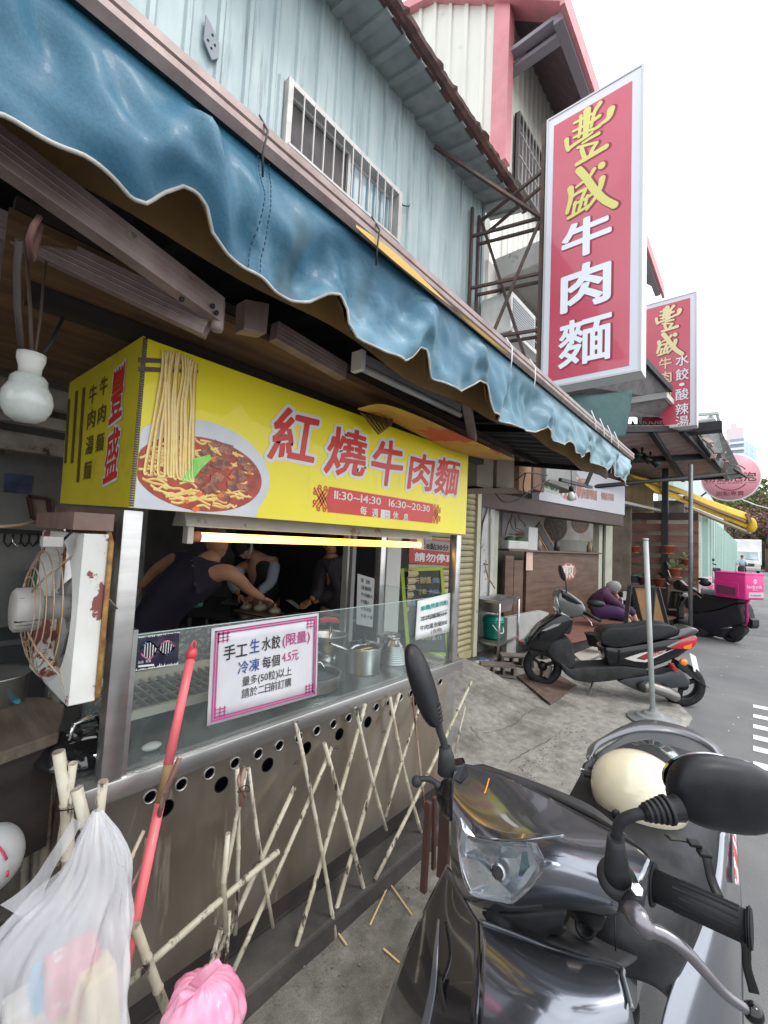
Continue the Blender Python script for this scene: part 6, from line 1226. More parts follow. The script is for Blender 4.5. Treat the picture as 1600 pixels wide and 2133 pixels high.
YM = 3.5; MB().box((4.8, YM+.02, .2), (15, YM+.1, 3.0)).obj('back_wall', M('sage_wall', (.36, .36, .30), .7, col2=(.30, .30, .25), ns=2), ps); MB().box((4.8, YF, 2.62), (15, YM, 2.68)).obj('ceiling', M('shop_ceiling', (.45, .43, .40), .7), ps)
q4 = [at(1047, 1056, 'y', YM), at(1246, 1066, 'y', YM), at(1245, 1128, 'y', YM), at(1046, 1118, 'y', YM)]
mr_ = MB().poly(q4, (0, .02, 0)).obj('wall_mural', M('cream_mural', (.50, .50, .48), .5, col2=(.42, .36, .30), ns=2.2, p=(.45, .65))); tag(mr_, 'pale printed banner with a line-drawn cook and round food photos in the pancake shop', 'banner')
f = fnq(*q4, .006)
def disc(mb, f, cx, cy, rx, ry, n=28): mb.poly([f(cx+rx*cos(2*pi*k/n), cy+ry*sin(2*pi*k/n)) for k in range(n)])
d1 = MB(); disc(d1, f, .49, .45, .125, .50); d1.obj('food_photo', M('photo_greens', (.04, .05, .03), .5, col2=(.20, .11, .06), ns=14, p=(.45, .6)), mr_, flip=True)
d1 = MB(); disc(d1, f, .77, .60, .11, .36); d1.obj('food_photo', M('photo_brown', (.13, .085, .065), .5, col2=(.26, .18, .14), ns=12), mr_, flip=True)
ln = MB(); cook = [(.02, .05), (.05, .5), (.07, .62), (.075, .8), (.09, .95), (.12, .97), (.14, .85), (.13, .7), (.145, .6), (.18, .5), (.20, .35), (.22, .25)]
for (a, b), (c, d) in zip(cook, cook[1:]): lineq(ln, f, a, b, c, d, .003, .3)
for (a, b), (c, d) in (((.06, .55), (.08, .3)), ((.08, .3), (.12, .2)), ((.10, .6), (.11, .3)), ((.11, .3), (.17, .25)), ((.05, .1), (.25, .1)), ((.12, .2), (.19, .22))): lineq(ln, f, a, b, c, d, .003, .3)
ln.obj('cook_drawing', M('line_brown', (.08, .05, .04), .6), mr_, flip=True)
d2 = MB(); disc(d2, f, .17, .10, .07, .09); d2.obj('pan_print', M('pan_brown', (.28, .14, .08), .5), mr_, flip=True); d2 = MB(); disc(d2, f, .108, .92, .03, .07); d2.obj('cap_print', MC['pan_brown'], mr_, flip=True)
for i, x in enumerate((1058, 1097, 1136, 1158, 1184)):
    p = at(x, 1050, 'y', 2.9); t = thing('spotlight', ('first', 'second', 'third', 'fourth', 'fifth')[i]+' small spotlight from the left under the pancake shop ceiling', 'spotlight', p, 'spotlights over the shop counter'); MB().tube([p+V(0, 0, .10), p], .035, 12).obj('can', M('spot_grey', (.30, .29, .28), .4), t)
    if i in (0, 3, 4): MB().lathe(p-V(0, 0, .002), [(.033, 0), (0, -.012)], n=14).obj('lens', M('spot_glow', (1, .9, .66), .4, emit=5), t)
    MB().tube([p+V(0, 0, .10), p+V(0, 0, .35)], .008, 6).obj('stem', MC['spot_grey'], t)
# oval shop mark on counter
xo = at(1184, 1190, 'y', YF-.055)
MKR = M('logo_rust', (.36, .14, .10), .5); f0 = uvf((xo.x, YF-.054, xo.z), (1, 0, 0), (0, 0, 1)); m = MB(); m.poly([f0(.30*cos(2*pi*k/32), .155*sin(2*pi*k/32)) for k in range(32)]); lg = m.obj('logo_disc', MKR, ps, flip=True)
m = MB(); put_glyph(m, '煎', uvf((xo.x, YF-.057, xo.z), (1, 0, 0), (0, 0, 1)), -.20, -.12, .40, .24, .02); m.obj('logo_lettering', M('logo_white', (.60, .56, .50), .5), ps, flip=True)
q = [at(x, y, 'y', YF-.08) for x, y in ((1097, 1150), (1110, 1150), (1110, 1188), (1096, 1188))]; o = MB().poly(q, (0, .005, 0)).obj('flyer', M('flyer_pink', (.55, .36, .42), .5, col2=(.6, .45, .2), ns=14)); tag(o, 'small pink and yellow flyer hanging on the brown shop counter', 'flyer')
# things on the counter
for i, (x, lb) in enumerate(((1062, 'left white plastic tub on the pancake shop counter'), (1082, 'right white plastic tub on the pancake shop counter'))):
    c = at(x, 1140, 'y', YF+.1); t = thing('tub', lb, 'tub', (c.x, c.y, ctz), 'white tubs on the shop counter'); MB().box((c.x-.15, c.y-.08, ctz), (c.x+.15, c.y+.08, ctz+.14)).obj('body', WHITEP, t, bevel=.02); MB().ball((c.x, c.y, ctz+.16), (.12, .07, .05)).obj('leaves', M('leaf_dark', (.03, .10, .03), .6), t)
c = at(1108, 1140, 'y', YF+.05); o = MB().box((c.x-.14, c.y-.02, ctz), (c.x+.14, c.y+.06, ctz+.38)).obj('menu_card', M('menu_white', (.55, .55, .53), .5)); tag(o, 'upright white menu card on the brown counter', 'menu card')
c = at(1140, 1140, 'y', YF+.05); t = thing('menu_board', 'small tilted blackboard with an orange wooden frame on the brown counter', 'menu board', (c.x, c.y, ctz)); 
for w, mt, lf in ((.14, M('frame_orange_wood', (.32, .15, .05), .5), 0), (.10, CHK, -.012)): MB().beam((c.x+.14, c.y+lf, ctz+.02), (c.x-.22, c.y+.08+lf, ctz+.44), w*1.6, .02, (0, 1, 0)).obj('frame' if lf == 0 else 'slate', mt, t)
for i, x in enumerate((1122, 1160, 1228, 1240)):
    c = at(x, 1140, 'y', YF+.1); o = MB().lathe((c.x, c.y, ctz), [(0, 0), (.05, 0), (.055, .12), (.03, .17), (.03, .2), (0, .2)], n=14).obj('bottle', M('jar%d' % (i % 2), ((.30, .22, .14), (.05, .05, .05))[i % 2], .3)); tag(o, ('amber bottle between the menu card and the blackboard', 'dark jar right of the tilted blackboard', 'amber jar near the right end of the shop counter', 'dark jar at the right end of the shop counter')[i], 'bottle')
# banner sign
q4 = [at(1125, 958, 'y', 2.2), at(1302, 1012, 'y', 2.2), at(1300, 1073, 'y', 2.2), at(1128, 1042, 'y', 2.2)]; yb = 2.2; bx0, bx1, bz0, bz1 = q4[0].x, q4[1].x, (q4[2].z+q4[3].z)/2, (q4[0].z+q4[1].z)/2+.05
bn_ = thing('banner_sign', 'long light grey shop banner with a rust red oval logo above the brown counter', 'sign', (bx0, yb, bz0)); MB().box((bx0, yb, bz0), (bx1, yb+.12, bz1)).obj('panel', M('banner_grey', (.47, .47, .50), .5, col2=(.42, .42, .45), ns=1), bn_)
MB().box((4.9, yb+.02, bz0-.22), (bx1, yb+.3, bz0-.004)).obj('lower_beam', M('brown_beam', (.075, .05, .042), .6), bn_)
f0 = uvf((bx0, yb-.004, bz0), (1, 0, 0), (0, 0, 1)); c = at(1187, 1010, 'y', yb); Wb = bx1-bx0; Hb = bz1-bz0
m = MB(); m.poly([V(c.x+.42*cos(2*pi*k/32), yb-.003, c.z+.27*sin(2*pi*k/32)) for k in range(32)]); m.obj('logo_disc', MKR, bn_, flip=True)
m = MB(); put_glyph(m, '煎', uvf((c.x, yb-.006, c.z), (1, 0, 0), (0, 0, 1)), -.28, -.22, .56, .44, .015); m.obj('logo_lettering', M('logo_grey', (.47, .47, .5), .5), bn_, flip=True)
m = MB()
for c_, px, py, w in (('有', 1209, 1027, .22), ('煎', 1219, 1028, .22), ('餅', 1228, 1029, .22), ('舖', 1238, 1031, .22), ('傳', 1256, 1033, .16), ('遞', 1262, 1034, .16), ('幸', 1269, 1035, .16), ('福', 1275, 1036, .16), ('品', 1208, 1006, .2), ('田', 1217, 1006, .2)):
    q = at(px, py, 'y', yb-.004); put_glyph(m, c_, uvf((q.x, yb-.006, q.z), (1, 0, 0), (0, 0, 1)), -w/2, -.09 if w > .2 else -.07, w, .18 if w > .2 else .14, .01)
m.obj('lettering', M('logo_rust', (.36, .14, .10)), bn_, flip=True)
local()
# number plate, metal box, hanging bulb, cardboard boxes at the beam end
q4 = [at(1134, 975, 'y', 2.0), at(1168, 985, 'y', 2.0), at(1164, 1031, 'y', 2.0), at(1132, 1020, 'y', 2.0)]
o = MB().poly(q4, (0, .01, 0)).obj('number_plate', M('plate_ivory', (.50, .52, .42), .5)); tag(o, 'ivory house number plate with green digits behind the grey metal box', 'number plate')
f = fnq(*q4, .004); m = MB(); fit_text(m, '69', f, .40, .96, .12, .62, .03); fit_text(m, '巷', f, .06, .26, .45, .28, .01); fit_text(m, '弄', f, .06, .26, .12, .28, .01); m.obj('lettering', M('digit_green', (.01, .16, .10), .5), o, flip=True)
o = MB().box(at(1138, 1003, 'y', 1.9), at(1158, 972, 'y', 2.2)).obj('metal_box', M('box_grey_metal', (.20, .20, .19), .5, .3), bevel=.01); tag(o, 'grey metal junction box in front of the green house number', 'box')
o = MB().beam(at(1167, 999, 'y', 1.8), at(1232, 1015, 'y', 1.8), .04, .04).obj('lamp_bar', BLACKM); tag(o, 'dark bar crossing in front of the light grey banner', 'bar')
o = MB().beam(at(1220, 1012, 'y', 1.8), at(1240, 965, 'y', 1.7), .05, .04).obj('brace', BLACKM); tag(o, 'dark slanted brace rising to the end of the blue awning', 'brace')
bc = at(1190, 1033, 'y', 1.6); bb_ = thing('light_bulb', 'small clear bulb on a long wire in front of the oval banner logo', 'bulb', bc); MB().lathe(bc-V(0, 0, .06), [(0, 0), (.03, .008), (.045, .04), (.035, .08), (.02, .11)], n=18).obj('glass', MC['bulb_milk'], bb_); MB().lathe(bc+V(0, 0, .05), [(.025, 0), (.028, .05), (.012, .07)], n=14).obj('socket', BPL, bb_); MB().tube([bc+V(0, 0, .12), bc+V(.0, .02, .65)], .004, 5).obj('wire', BPL, bb_)
CB2 = M('cardboard_pale', (.36, .30, .24), .8, col2=(.28, .23, .18), ns=3)
for x0, y0, x1, y1, yy, lb, mt in ((992, 1012, 1030, 950, 1.7, 'left pale cardboard box on the shelf right of the yellow sign', CB2), (1033, 1014, 1073, 948, 1.7, 'right pale cardboard box on the shelf right of the yellow sign', CB2), (1080, 1020, 1108, 962, 1.9, 'brown spotted carton behind the pale cardboard boxes', CARD), (1110, 1018, 1136, 965, 1.95, 'dark brown carton beside the ivory number plate', M('carton_dark', (.13, .07, .045), .8))):
    a, b = at(x0, y0, 'y', yy), at(x1, y1, 'y', yy); o = MB().box((a.x+.01, yy, min(a.z, b.z)), (b.x-.01, yy+.4, max(a.z, b.z))).obj('cardboard_box', mt, bevel=.003); tag(o, lb, 'cardboard box', 'boxes on the high shelf')
o = MB().poly([at(x, y, 'y', 1.62) for x, y in ((965, 1018), (1075, 1016), (1078, 1026), (965, 1030))], (0, .9, 0)).obj('high_shelf', M('shelf_brown', (.12, .08, .055), .7)); tag(o, 'brown plank shelf carrying cardboard boxes right of the yellow sign', 'shelf')
for k, pts in enumerate((((1030, 1025), (1050, 1045), (1080, 1040), (1115, 1015), (1145, 1000)), ((1095, 985), (1090, 1015), (1100, 1040), (1122, 1030), (1130, 1010), (1135, 995)), ((1075, 1000), (1100, 985), (1140, 990)))):
    o = MB().tube(catline([at(x, y, 'y', 1.75+.05*k) for x, y in pts], 5), .007, 6).obj('cable', BLACKM); tag(o, ('black cable drooping from the high shelf to the grey metal box', 'black cable looping under the brown cartons', 'thin dark cable across the brown cartons')[k], 'cable')
# deck of planks
local(Matrix.Translation((9.31, 2.42, 0))@Matrix.Rotation(rad(-9.7), 4, 'Z')@Matrix.Translation((-9.31, -2.6, 0)))
DK = M('deck_plank', (.20, .085, .065), .6, col2=(.20, .09, .07), ns=6, st=(3, .5, 3), bump=.3, fine=.2); dk = thing('deck', 'reddish brown timber deck in front of the pancake shop', 'deck', (8, 2, .1))
y = 1.60
while y < YF-.12: MB().box((5.75+(.25 if y < 1.8 else 0), y, .245), (11.4, y+.105, .28)).obj('plank', DK, dk); y += .117
MB().box((5.8, 1.64, .02), (11.4, 1.68, .244)).obj('fascia', DARK, dk)
local()
for k in range(2):
    q = [at(x, y, 'z', .20) for x, y in (((1195, 1365), (1245, 1345), (1262, 1360), (1212, 1382)), ((1218, 1388), (1268, 1364), (1290, 1372), (1240, 1400)))[k]]; o = MB().poly(q, (0, 0, .02)).obj('paving_slab', M('slab_pale', (.42, .38, .34), .8, col2=(.34, .31, .28), ns=5), bevel=.003); tag(o, ('left pale paving slab before the deck behind the scooter', 'right pale paving slab before the deck behind the scooter')[k], 'slab', 'pale paving slabs')
c = at(1243, 1345, 'z', .3); t = thing('tub', 'black plastic basin under the seat side of the red and black scooter', 'basin', c); MB().lathe(c, [(0, 0), (.10, 0), (.14, .14), (.15, .14), (.15, .15), (.135, .15)], n=24).obj('body', BPL, t)
# woman resting on the deck
DKZ = .28; PUR = M('purple_jumper', (.075, .022, .055), .85, col2=(.05, .016, .04), ns=7, bump=.4, bs=14); PUT = M('purple_trousers', (.065, .022, .095), .8, col2=(.045, .016, .065), ns=6)
w0_ = 7.3
j = dict(pelvis=W_(1243, 1274, w0_), waist=W_(1243, 1255, w0_), chest=W_(1256, 1238, w0_), neckb=W_(1268, 1228, w0_-.03), neck=W_(1272, 1224, w0_-.03), head=W_(1277, 1223, w0_-.05), shR=W_(1258, 1238, w0_-.2), elR=W_(1290, 1262, w0_-.25), wrR=W_(1308, 1280, w0_-.3), shL=W_(1268, 1232, w0_+.12), elL=W_(1290, 1255, w0_), wrL=W_(1284, 1238, w0_-.1),
         hipL=W_(1250, 1270, w0_+.05), knL=W_(1314, 1270, w0_-.05), anL=W_(1326, 1296, w0_-.1), hipR=W_(1250, 1272, w0_-.2), knR=W_(1294, 1276, w0_-.35), anR=W_(1316, 1304, w0_-.35), toe=(.1, -.05, 0))
wmn = person('grey haired woman in purple clothes dozing on the deck with her chin on her hand', j, M('skin_pale', (.50, .28, .19), .5), M('hair_silver', (.32, .31, .30), .7, col2=(.22, .21, .20), ns=30, st=(1, 1, 4)), face=(.55, -.45, -.65), hr=.10, hair_drop=.15, hands=((j['wrL'], (-.2, 0, .7), (-1, 0, 0), .9), (j['wrR'], (.5, -.3, -.6), (0, 0, -1), .9)))
skin('jumper', PUR, wmn, [(j['pelvis'], (.19, .18)), (j['waist'], (.19, .17)), (j['chest'], (.18, .15)), (j['neckb'], .085), (j['shR'], .095), (j['elR'], .072), (j['wrR'].lerp(j['elR'], .2), .05), (j['shL'], .09), (j['elL'], .07), (j['wrL'].lerp(j['elL'], .35), .05)], [(0, 1), (1, 2), (2, 3), (2, 4), (4, 5), (5, 6), (2, 7), (7, 8), (8, 9)])
skin('trousers', PUT, wmn, [(j['pelvis']-V(0, 0, .02), (.19, .17)), (j['hipL'], .12), (j['knL'], .09), (j['anL'].lerp(j['knL'], .45), .075), (j['hipR'], .13), (j['knR'], .10), (j['anR'].lerp(j['knR'], .45), .08)], [(0, 1), (1, 2), (2, 3), (0, 4), (4, 5), (5, 6)])
for k, (x, y) in enumerate(((1294, 1256), (1303, 1244))): p = W_(x, y, w0_+.5); o = MB().box(p-V(.05, .03, .05), p+V(.05, .03, .10)).obj('label_card', SWH); tag(o, ('lower white card in the black crate beside the dozing woman', 'upper white card in the black crate beside the dozing woman')[k], 'card')
ct = thing('crate', 'black plastic crate standing beside the dozing woman', 'crate', W_(1300, 1285, w0_+.6)); c = W_(1300, 1262, w0_+.75)
for i in range(6): MB().box((c.x-.3, c.y-.2, c.z-.24+i*.08), (c.x+.3, c.y+.2, c.z-.20+i*.08)).obj('band', BPL, ct)
for i in range(5): MB().box((c.x-.29+i*.14, c.y-.21, c.z-.24), (c.x-.26+i*.14, c.y+.21, c.z+.22)).obj('rib', BPL, ct)
# poster stand
PBK = M('stand_black', (.025, .022, .022), .5); KR = M('kraft_board', (.30, .165, .07), .7, col2=(.25, .13, .055), ns=4)
sw = 6.4
asb = thing('a_frame_board', 'black framed folding stand with plain brown kraft boards on the deck', 'sign stand', W_(1340, 1300, sw))
def fb(pts, w, m, nm, wd=.035):
    for a, b in zip(pts, pts[1:]): MB().beam(W_(*a, w), W_(*b, w), wd, wd).obj(nm, m, asb)
fb(((1312, 1220), (1364, 1222)), sw, PBK, 'top_rail'); fb(((1312, 1220), (1303, 1306)), sw-.35, PBK, 'leg', .05); fb(((1320, 1224), (1340, 1308)), sw, PBK, 'leg'); fb(((1362, 1224), (1355, 1308)), sw, PBK, 'leg', .06); fb(((1370, 1224), (1392, 1308)), sw+.3, PBK, 'leg', .05)
MB().poly([W_(x, y, sw+.02) for x, y in ((1321, 1225), (1361, 1225), (1355, 1306), (1341, 1306))], (.01, .01, 0)).obj('board', KR, asb); MB().poly([W_(x, y, sw+.3) for x, y in ((1364, 1226), (1370, 1228), (1390, 1306), (1358, 1306))], (.01, .01, 0)).obj('board', KR, asb)
MB().beam(W_(1340, 1306, sw), W_(1392, 1306, sw+.1), .05, .05).obj('bottom_rail', PBK, asb)
# standing pole with round base
pb0 = at(1360, 1486, 'z', .10); pb0.z = gz(pb0.x, pb0.y)+.002; GP = M('grey_pvc', (.42, .46, .44), .5, col2=(.34, .38, .36), ns=5); GBs = M('grey_rubber', (.24, .25, .25), .7, col2=(.18, .19, .19), ns=9)
sp_ = thing('standing_pole', 'tall grey plastic pole standing in a round stepped base at the kerb', 'pole', pb0)
MB().lathe(pb0, [(.20, 0), (.21, .008), (.20, .018), (.14, .028), (.135, .045), (.12, .05), (.085, .055), (.08, .075), (.065, .08), (.03, .085), (.028, .11)], n=36).obj('base', GBs, sp_)
tp = atp(1345, 1124, pb0, V(1, 0, 0)); MB().tube([pb0+V(0, 0, .08), tp], .0225, 14).obj('shaft', GP, sp_); MB().tube([tp-V(0, 0, .01), tp+V(0, 0, .012)], .025, 14).obj('cap', GP, sp_)
# ================================================================ scooters
TYRE = M('tyre_rubber', (.014, .014, .015), .8, col2=(.03, .03, .03), ns=20, spec=.25); RIMB = M('rim_black', (.02, .02, .02), .4, .5); BGL = M('gloss_black_paint', (.006, .006, .007), .15, coat=.5, spec=.3); BMT = M('matt_black_plastic', (.022, .022, .024), .55, col2=(.038, .038, .04), ns=14, spec=.28); SEAT = M('black_vinyl', (.014, .014, .016), .45, col2=(.022, .022, .025), ns=30, bump=.15, bs=300, spec=.3)
GUN = M('gunmetal_paint', (.20, .212, .245), .2, .85, col2=(.225, .238, .27), ns=3, coat=1, fine=.04); SILV = M('silver_metal', (.42, .42, .42), .3, .9); ORG = M('orange_lens', (.75, .22, .01), .25, coat=.6); REDL = M('red_lens', (.50, .01, .02), .2, coat=1)
def wheel(parent, c, ax, r, w=.05, spokes=3, rm=RIMB):
    c = V(c); ax = V(ax).normalized(); m = MB().lathe(c-ax*w, [(r*.66, .0), (r*.80, -.004+.0), (r*.93, .010), (r, w*.7), (r, w*1.3), (r*.93, 2*w-.010), (r*.80, 2*w+.004), (r*.66, 2*w)], tuple(ax), 40, cap=False)
    t = m.obj('wheel', TYRE, parent); MB().lathe(c-ax*w*.8, [(r*.66, 0), (r*.60, .01), (r*.58, w*.8), (r*.60, w*1.5), (r*.66, w*1.6)], tuple(ax), 36, cap=False).obj('rim', rm, t); MB().lathe(c-ax*w*.9, [(.0, 0), (r*.22, 0), (r*.24, w*.9), (r*.22, w*1.8), (0, w*1.8)], tuple(ax), 20).obj('hub', rm, t)
    x, y = frame(ax)
    for k in range(spokes): a = 2*pi*k/spokes+.4; d = x*cos(a)+y*sin(a); MB().beam(c+d*r*.15, c+d*r*.62, r*.16, w*.7, ax).obj('spoke', rm, t)
    g = MB()
    for k in range(36): a = 2*pi*k/36; d = x*cos(a)+y*sin(a); t2 = ax.cross(d); g.beam(c+d*(r+.0005)-ax*w*.28+t2*.006, c+d*(r+.0005)+ax*w*.28-t2*.006, .004, .0015, d)
    tag(g.obj('tread', M('tread_dark', (.012, .012, .012), .9), t), kind='stuff'); return t
class Side:      # vertical plane of a vehicle; pixel outlines are laid on it and given real width
    def __init__(s, P0, P1): s.P0 = V(P0); e = V(P1)-V(P0); e.z = 0; s.e = e.normalized(); s.n = s.e.cross(V(0, 0, 1)); s.n = s.n if s.n.dot(CC-s.P0) > 0 else -s.n
    def p(s, x, y, off=0): return atp(x, y, s.P0+s.n*off, s.n)
    def slab(s, pts, hw, off=0, fn=lambda x, y: (x, y)): return MB().poly([s.p(*fn(*q), off+hw) for q in pts], -s.n*2*hw)
    def plate(s, pts, off, fn, th=.003): return MB().poly([s.p(*fn(*q), off) for q in pts], -s.n*th)
c5 = lambda x, y: (1050+x/2.909, 1150+y/2.909)
r0 = at(1426, 1471, 'z', 0); f0_ = atg(1129, 1426)
sd_ = Side(r0, f0_); R0 = .215; sc = thing('scooter', 'black scooter with red and white side stripe parked across the pavement', 'scooter', (r0+f0_)/2)
rw = sd_.p(*c5(1075, 828)); rw = V(rw.x, rw.y, R0+.002); fw = sd_.p(*c5(232, 695)); fw = V(fw.x, fw.y, f0_.z+.20)
wheel(sc, rw, sd_.n, R0, .055); wheel(sc, fw, sd_.n, .20, .048)
def S(name, pts, hw, mat, off=0, bev=.012, parent=None, label=None): return sd_.slab(pts, hw, off, c5).obj(name, mat, parent or sc, label, bevel=bev, seg=3, auto=40)
S('front_shield', [(125, 562), (160, 520), (215, 455), (300, 395), (350, 372), (400, 385), (425, 410), (412, 450), (370, 500), (330, 545), (280, 590), (250, 612), (205, 605), (150, 585)], .13, BGL, bev=.04)
S('front_fender', [(150, 590), (165, 640), (200, 625), (250, 622), (300, 660), (330, 700), (350, 690), (320, 630), (270, 590), (200, 570)], .06, BMT)
S('leg_shield', [(255, 600), (285, 548), (330, 530), (400, 520), (420, 560), (432, 640), (442, 690), (400, 718), (350, 700), (290, 650)], .14, BMT, bev=.03)
S('steering_column', [(330, 490), (360, 385), (425, 395), (412, 470), (400, 500)], .05, BMT)
S('floorboard', [(330, 655), (400, 712), (500, 700), (620, 695), (700, 690), (870, 705), (870, 745), (760, 765), (640, 785), (520, 795), (430, 780), (370, 740)], .15, BMT, bev=.02)
S('handlebar_cover', [(312, 300), (322, 250), (345, 226), (380, 235), (430, 268), (478, 305), (500, 345), (498, 380), (460, 395), (400, 400), (345, 380), (318, 345)], .12, M('silver_grey_paint', (.13, .13, .13), .3, .6, coat=.8), bev=.04)
S('headlight', [(310, 290), (322, 262), (332, 300), (345, 360), (400, 392), (345, 384), (316, 345)], .10, M('lens_clear_grey', (.36, .37, .34), .12, .4, coat=1), .025, bev=.02)
S('visor', [(345, 232), (380, 240), (440, 285), (482, 320), (440, 318), (390, 300), (350, 275)], .09, BGL, .04, bev=.015)
sd = sd_
m = MB().tube([sd.p(*c5(*q), .13) for q in ((378, 245), (376, 195), (368, 160))], .007, 8).obj('mirror_stem', BMT, sc)
sd.slab([(338, 84), (350, 80), (362, 108), (374, 140), (378, 170), (366, 178), (350, 155), (338, 115)], .05, .13, c5).obj('mirror', BPL, sc, bevel=.015, seg=3, auto=40)
MB().ball(sd.p(*c5(558, 314), -.33), (.06, .10, .045), R=Matrix.Rotation(.5, 3, 'Z')).obj('mirror', BPL, sc); MB().tube([sd.p(*c5(470, 330), -.2), sd.p(*c5(505, 322), -.3), sd.p(*c5(530, 325), -.33)], .007, 8).obj('mirror_stem', BMT, sc)
MB().tube([sd.p(*c5(480, 365), .10), sd.p(*c5(520, 385), .16), sd.p(*c5(585, 418), .24)], .017, 12).obj('grip', BPL, sc); MB().tube([sd.p(*c5(475, 385), .14), sd.p(*c5(505, 405), .2), sd.p(*c5(525, 425), .24), sd.p(*c5(535, 450), .27)], .007, 8).obj('brake_lever', SILV, sc)
S('seat', [(580, 525), (588, 490), (625, 465), (700, 459), (790, 456), (840, 443), (930, 437), (1010, 443), (1052, 462), (1064, 482), (1050, 503), (960, 528), (850, 552), (740, 578), (660, 582), (600, 560)], .13, SEAT, bev=.045)
S('body_side', [(605, 575), (700, 583), (880, 555), (1000, 530), (1110, 530), (1165, 560), (1110, 605), (1060, 640), (960, 680), (860, 715), (720, 690), (640, 700), (620, 650)], .15, BGL, bev=.03)
S('rear_rack', [(905, 548), (960, 535), (1055, 505), (1065, 468), (1120, 458), (1165, 462), (1185, 480), (1160, 498), (1080, 520), (960, 556)], .12, M('rack_grey_gloss', (.07, .075, .08), .2, .3, coat=1), bev=.012)
tl = S('tail_light', [(985, 572), (1060, 538), (1120, 516), (1160, 506), (1174, 522), (1168, 560), (1140, 590), (1070, 590), (1010, 584)], .135, REDL, .018, bev=.012)
sd.plate([(1085, 575), (1140, 555), (1135, 585), (1095, 588)], .157, c5, .006).obj('turn_lens', ORG, tl); sd.plate([(985, 573), (1060, 537), (1160, 504), (1166, 510), (1070, 545), (1000, 578)], .156, c5, .004).obj('chrome_edge', SILV, tl)
WST, RST = M('stripe_white', (.62, .58, .55), .3, coat=.6), M('stripe_red', (.30, .015, .02), .3, coat=.6)
sd.plate([(730, 645), (820, 615), (900, 598), (840, 625), (800, 645), (850, 655), (1035, 585), (860, 668), (790, 662)], .156, c5).obj('white_stripe', WST, sc); sd.plate([(815, 643), (840, 626), (880, 612), (985, 592), (870, 650)], .1575, c5).obj('red_stripe', RST, sc)
m = MB(); A, B = sd.p(*c5(890, 638), .1600), sd.p(*c5(985, 604), .1600); put_text(m, 'MARUTAK', uvf(A, (B-A).normalized(), (0, 0, 1)), 0, 0, (B-A).length*.22, .02, shear=.3, asp=.92); m.obj('side_lettering', WST, sc, flip=True)
S('engine', [(690, 785), (740, 762), (870, 748), (960, 740), (1060, 705), (1100, 735), (1135, 790), (1120, 820), (1010, 830), (960, 800), (880, 840), (830, 850), (760, 820)], .10, M('engine_blue_grey', (.035, .042, .05), .45, coat=.2), .03, bev=.02)
m = MB().tube([sd.p(*c5(*q), .14) for q in ((815, 808), (850, 815), (900, 820), (990, 850), (1045, 878), (1062, 884))], [.03, .052, .055, .055, .05, .03], 16).obj('exhaust', M('exhaust_grey', (.22, .21, .20), .4, .7), sc, label='dull silver exhaust pipe'); MB().lathe(sd.p(*c5(846, 818), .16), [(.0, .03), (.02, .03), (.03, .02), (.05, .015), (.055, 0)], tuple(sd.n), 20).obj('cover_disc', BMT, sc)
for k in range(6): p = sd.p(*c5(1012+k*5, 680+k*9), .12); MB().lathe(p, [(.024, 0), (.028, .005), (.024, .010)], (.0, .2, 1), 12).obj('spring_coil', M('spring_red', (.42, .03, .02), .4), sc)
p = sd.p(*c5(1085, 665), .14); MB().lathe(p, [(.034, 0), (.034, .02), (.028, .028), (0, .03)], tuple(sd.n), 20).obj('indicator', ORG, sc)
S('rear_mudguard', [(1060, 660), (1110, 690), (1150, 750), (1250, 828), (1256, 832), (1170, 780), (1090, 720), (1050, 690)], .07, BMT, bev=.003)
q = [sd.p(*c5(1122, 612), .08), sd.p(*c5(1150, 628), -.10), sd.p(*c5(1186, 720), -.10), sd.p(*c5(1180, 752), -.02), sd.p(*c5(1135, 690), .08)]; q = [q[0], q[1], q[2], q[3]]
MB().poly([sd.p(*c5(*a), o) for a, o in (((1124, 612), .09), ((1160, 632), -.06), ((1186, 740), -.06), ((1150, 722), .09))], tuple(-sd.e*.004)).obj('licence_plate', M('plate_white', (.62, .64, .62), .4), sc)
MB().beam(sd.p(*c5(540, 785), .08), sd.p(*c5(510, 878), .12), .02, .012).obj('kickstand', SILV, sc); MB().beam(sd.p(*c5(262, 760), .075), sd.p(*c5(285, 690), .075), .05, .03).obj('fork', SILV, sc)
sd.plate([(225, 478), (300, 440), (345, 432), (330, 446), (290, 462), (250, 478)], .133, c5).obj('nose_trim', SILV, sc)
# ---------------------------------------------------------------- third scooter
c7 = lambda x, y: (1360+x/6.667, 1130+y/6.667)
r0 = at(1527, 1338, 'z', 0); s3 = Side(r0, r0+V(.50, .865, 0)); sc3 = thing('scooter', 'dark scooter with black cover and big mirrors carrying the pink delivery box', 'scooter', r0+s3.e*.6)
w3 = r0+V(0, 0, .21)+s3.e*.03; wheel(sc3, w3, s3.n, .21, .06); wf = s3.p(*c7(120, 1150)); wf = V(wf.x, wf.y, .21); wheel(sc3, wf, s3.n, .21, .05)
NCV = M('neoprene_cover', (.014, .012, .018), .6, bump=.3, bs=20)
def S3(name, pts, hw, mat, off=0, bev=.02): return s3.slab(pts, hw, off, c7).obj(name, mat, sc3, bevel=bev, seg=3, auto=40)
S3('body_cover', [(490, 950), (600, 985), (900, 935), (1180, 830), (1235, 930), (1262, 1050), (1262, 1130), (1160, 1140), (1050, 1180), (1000, 1260), (950, 1330), (800, 1290), (490, 1140)], .17, NCV, bev=.05)
S3('rear_guard', [(1040, 1230), (1100, 1160), (1270, 1150), (1280, 1240), (1200, 1320), (1050, 1310)], .07, BMT)
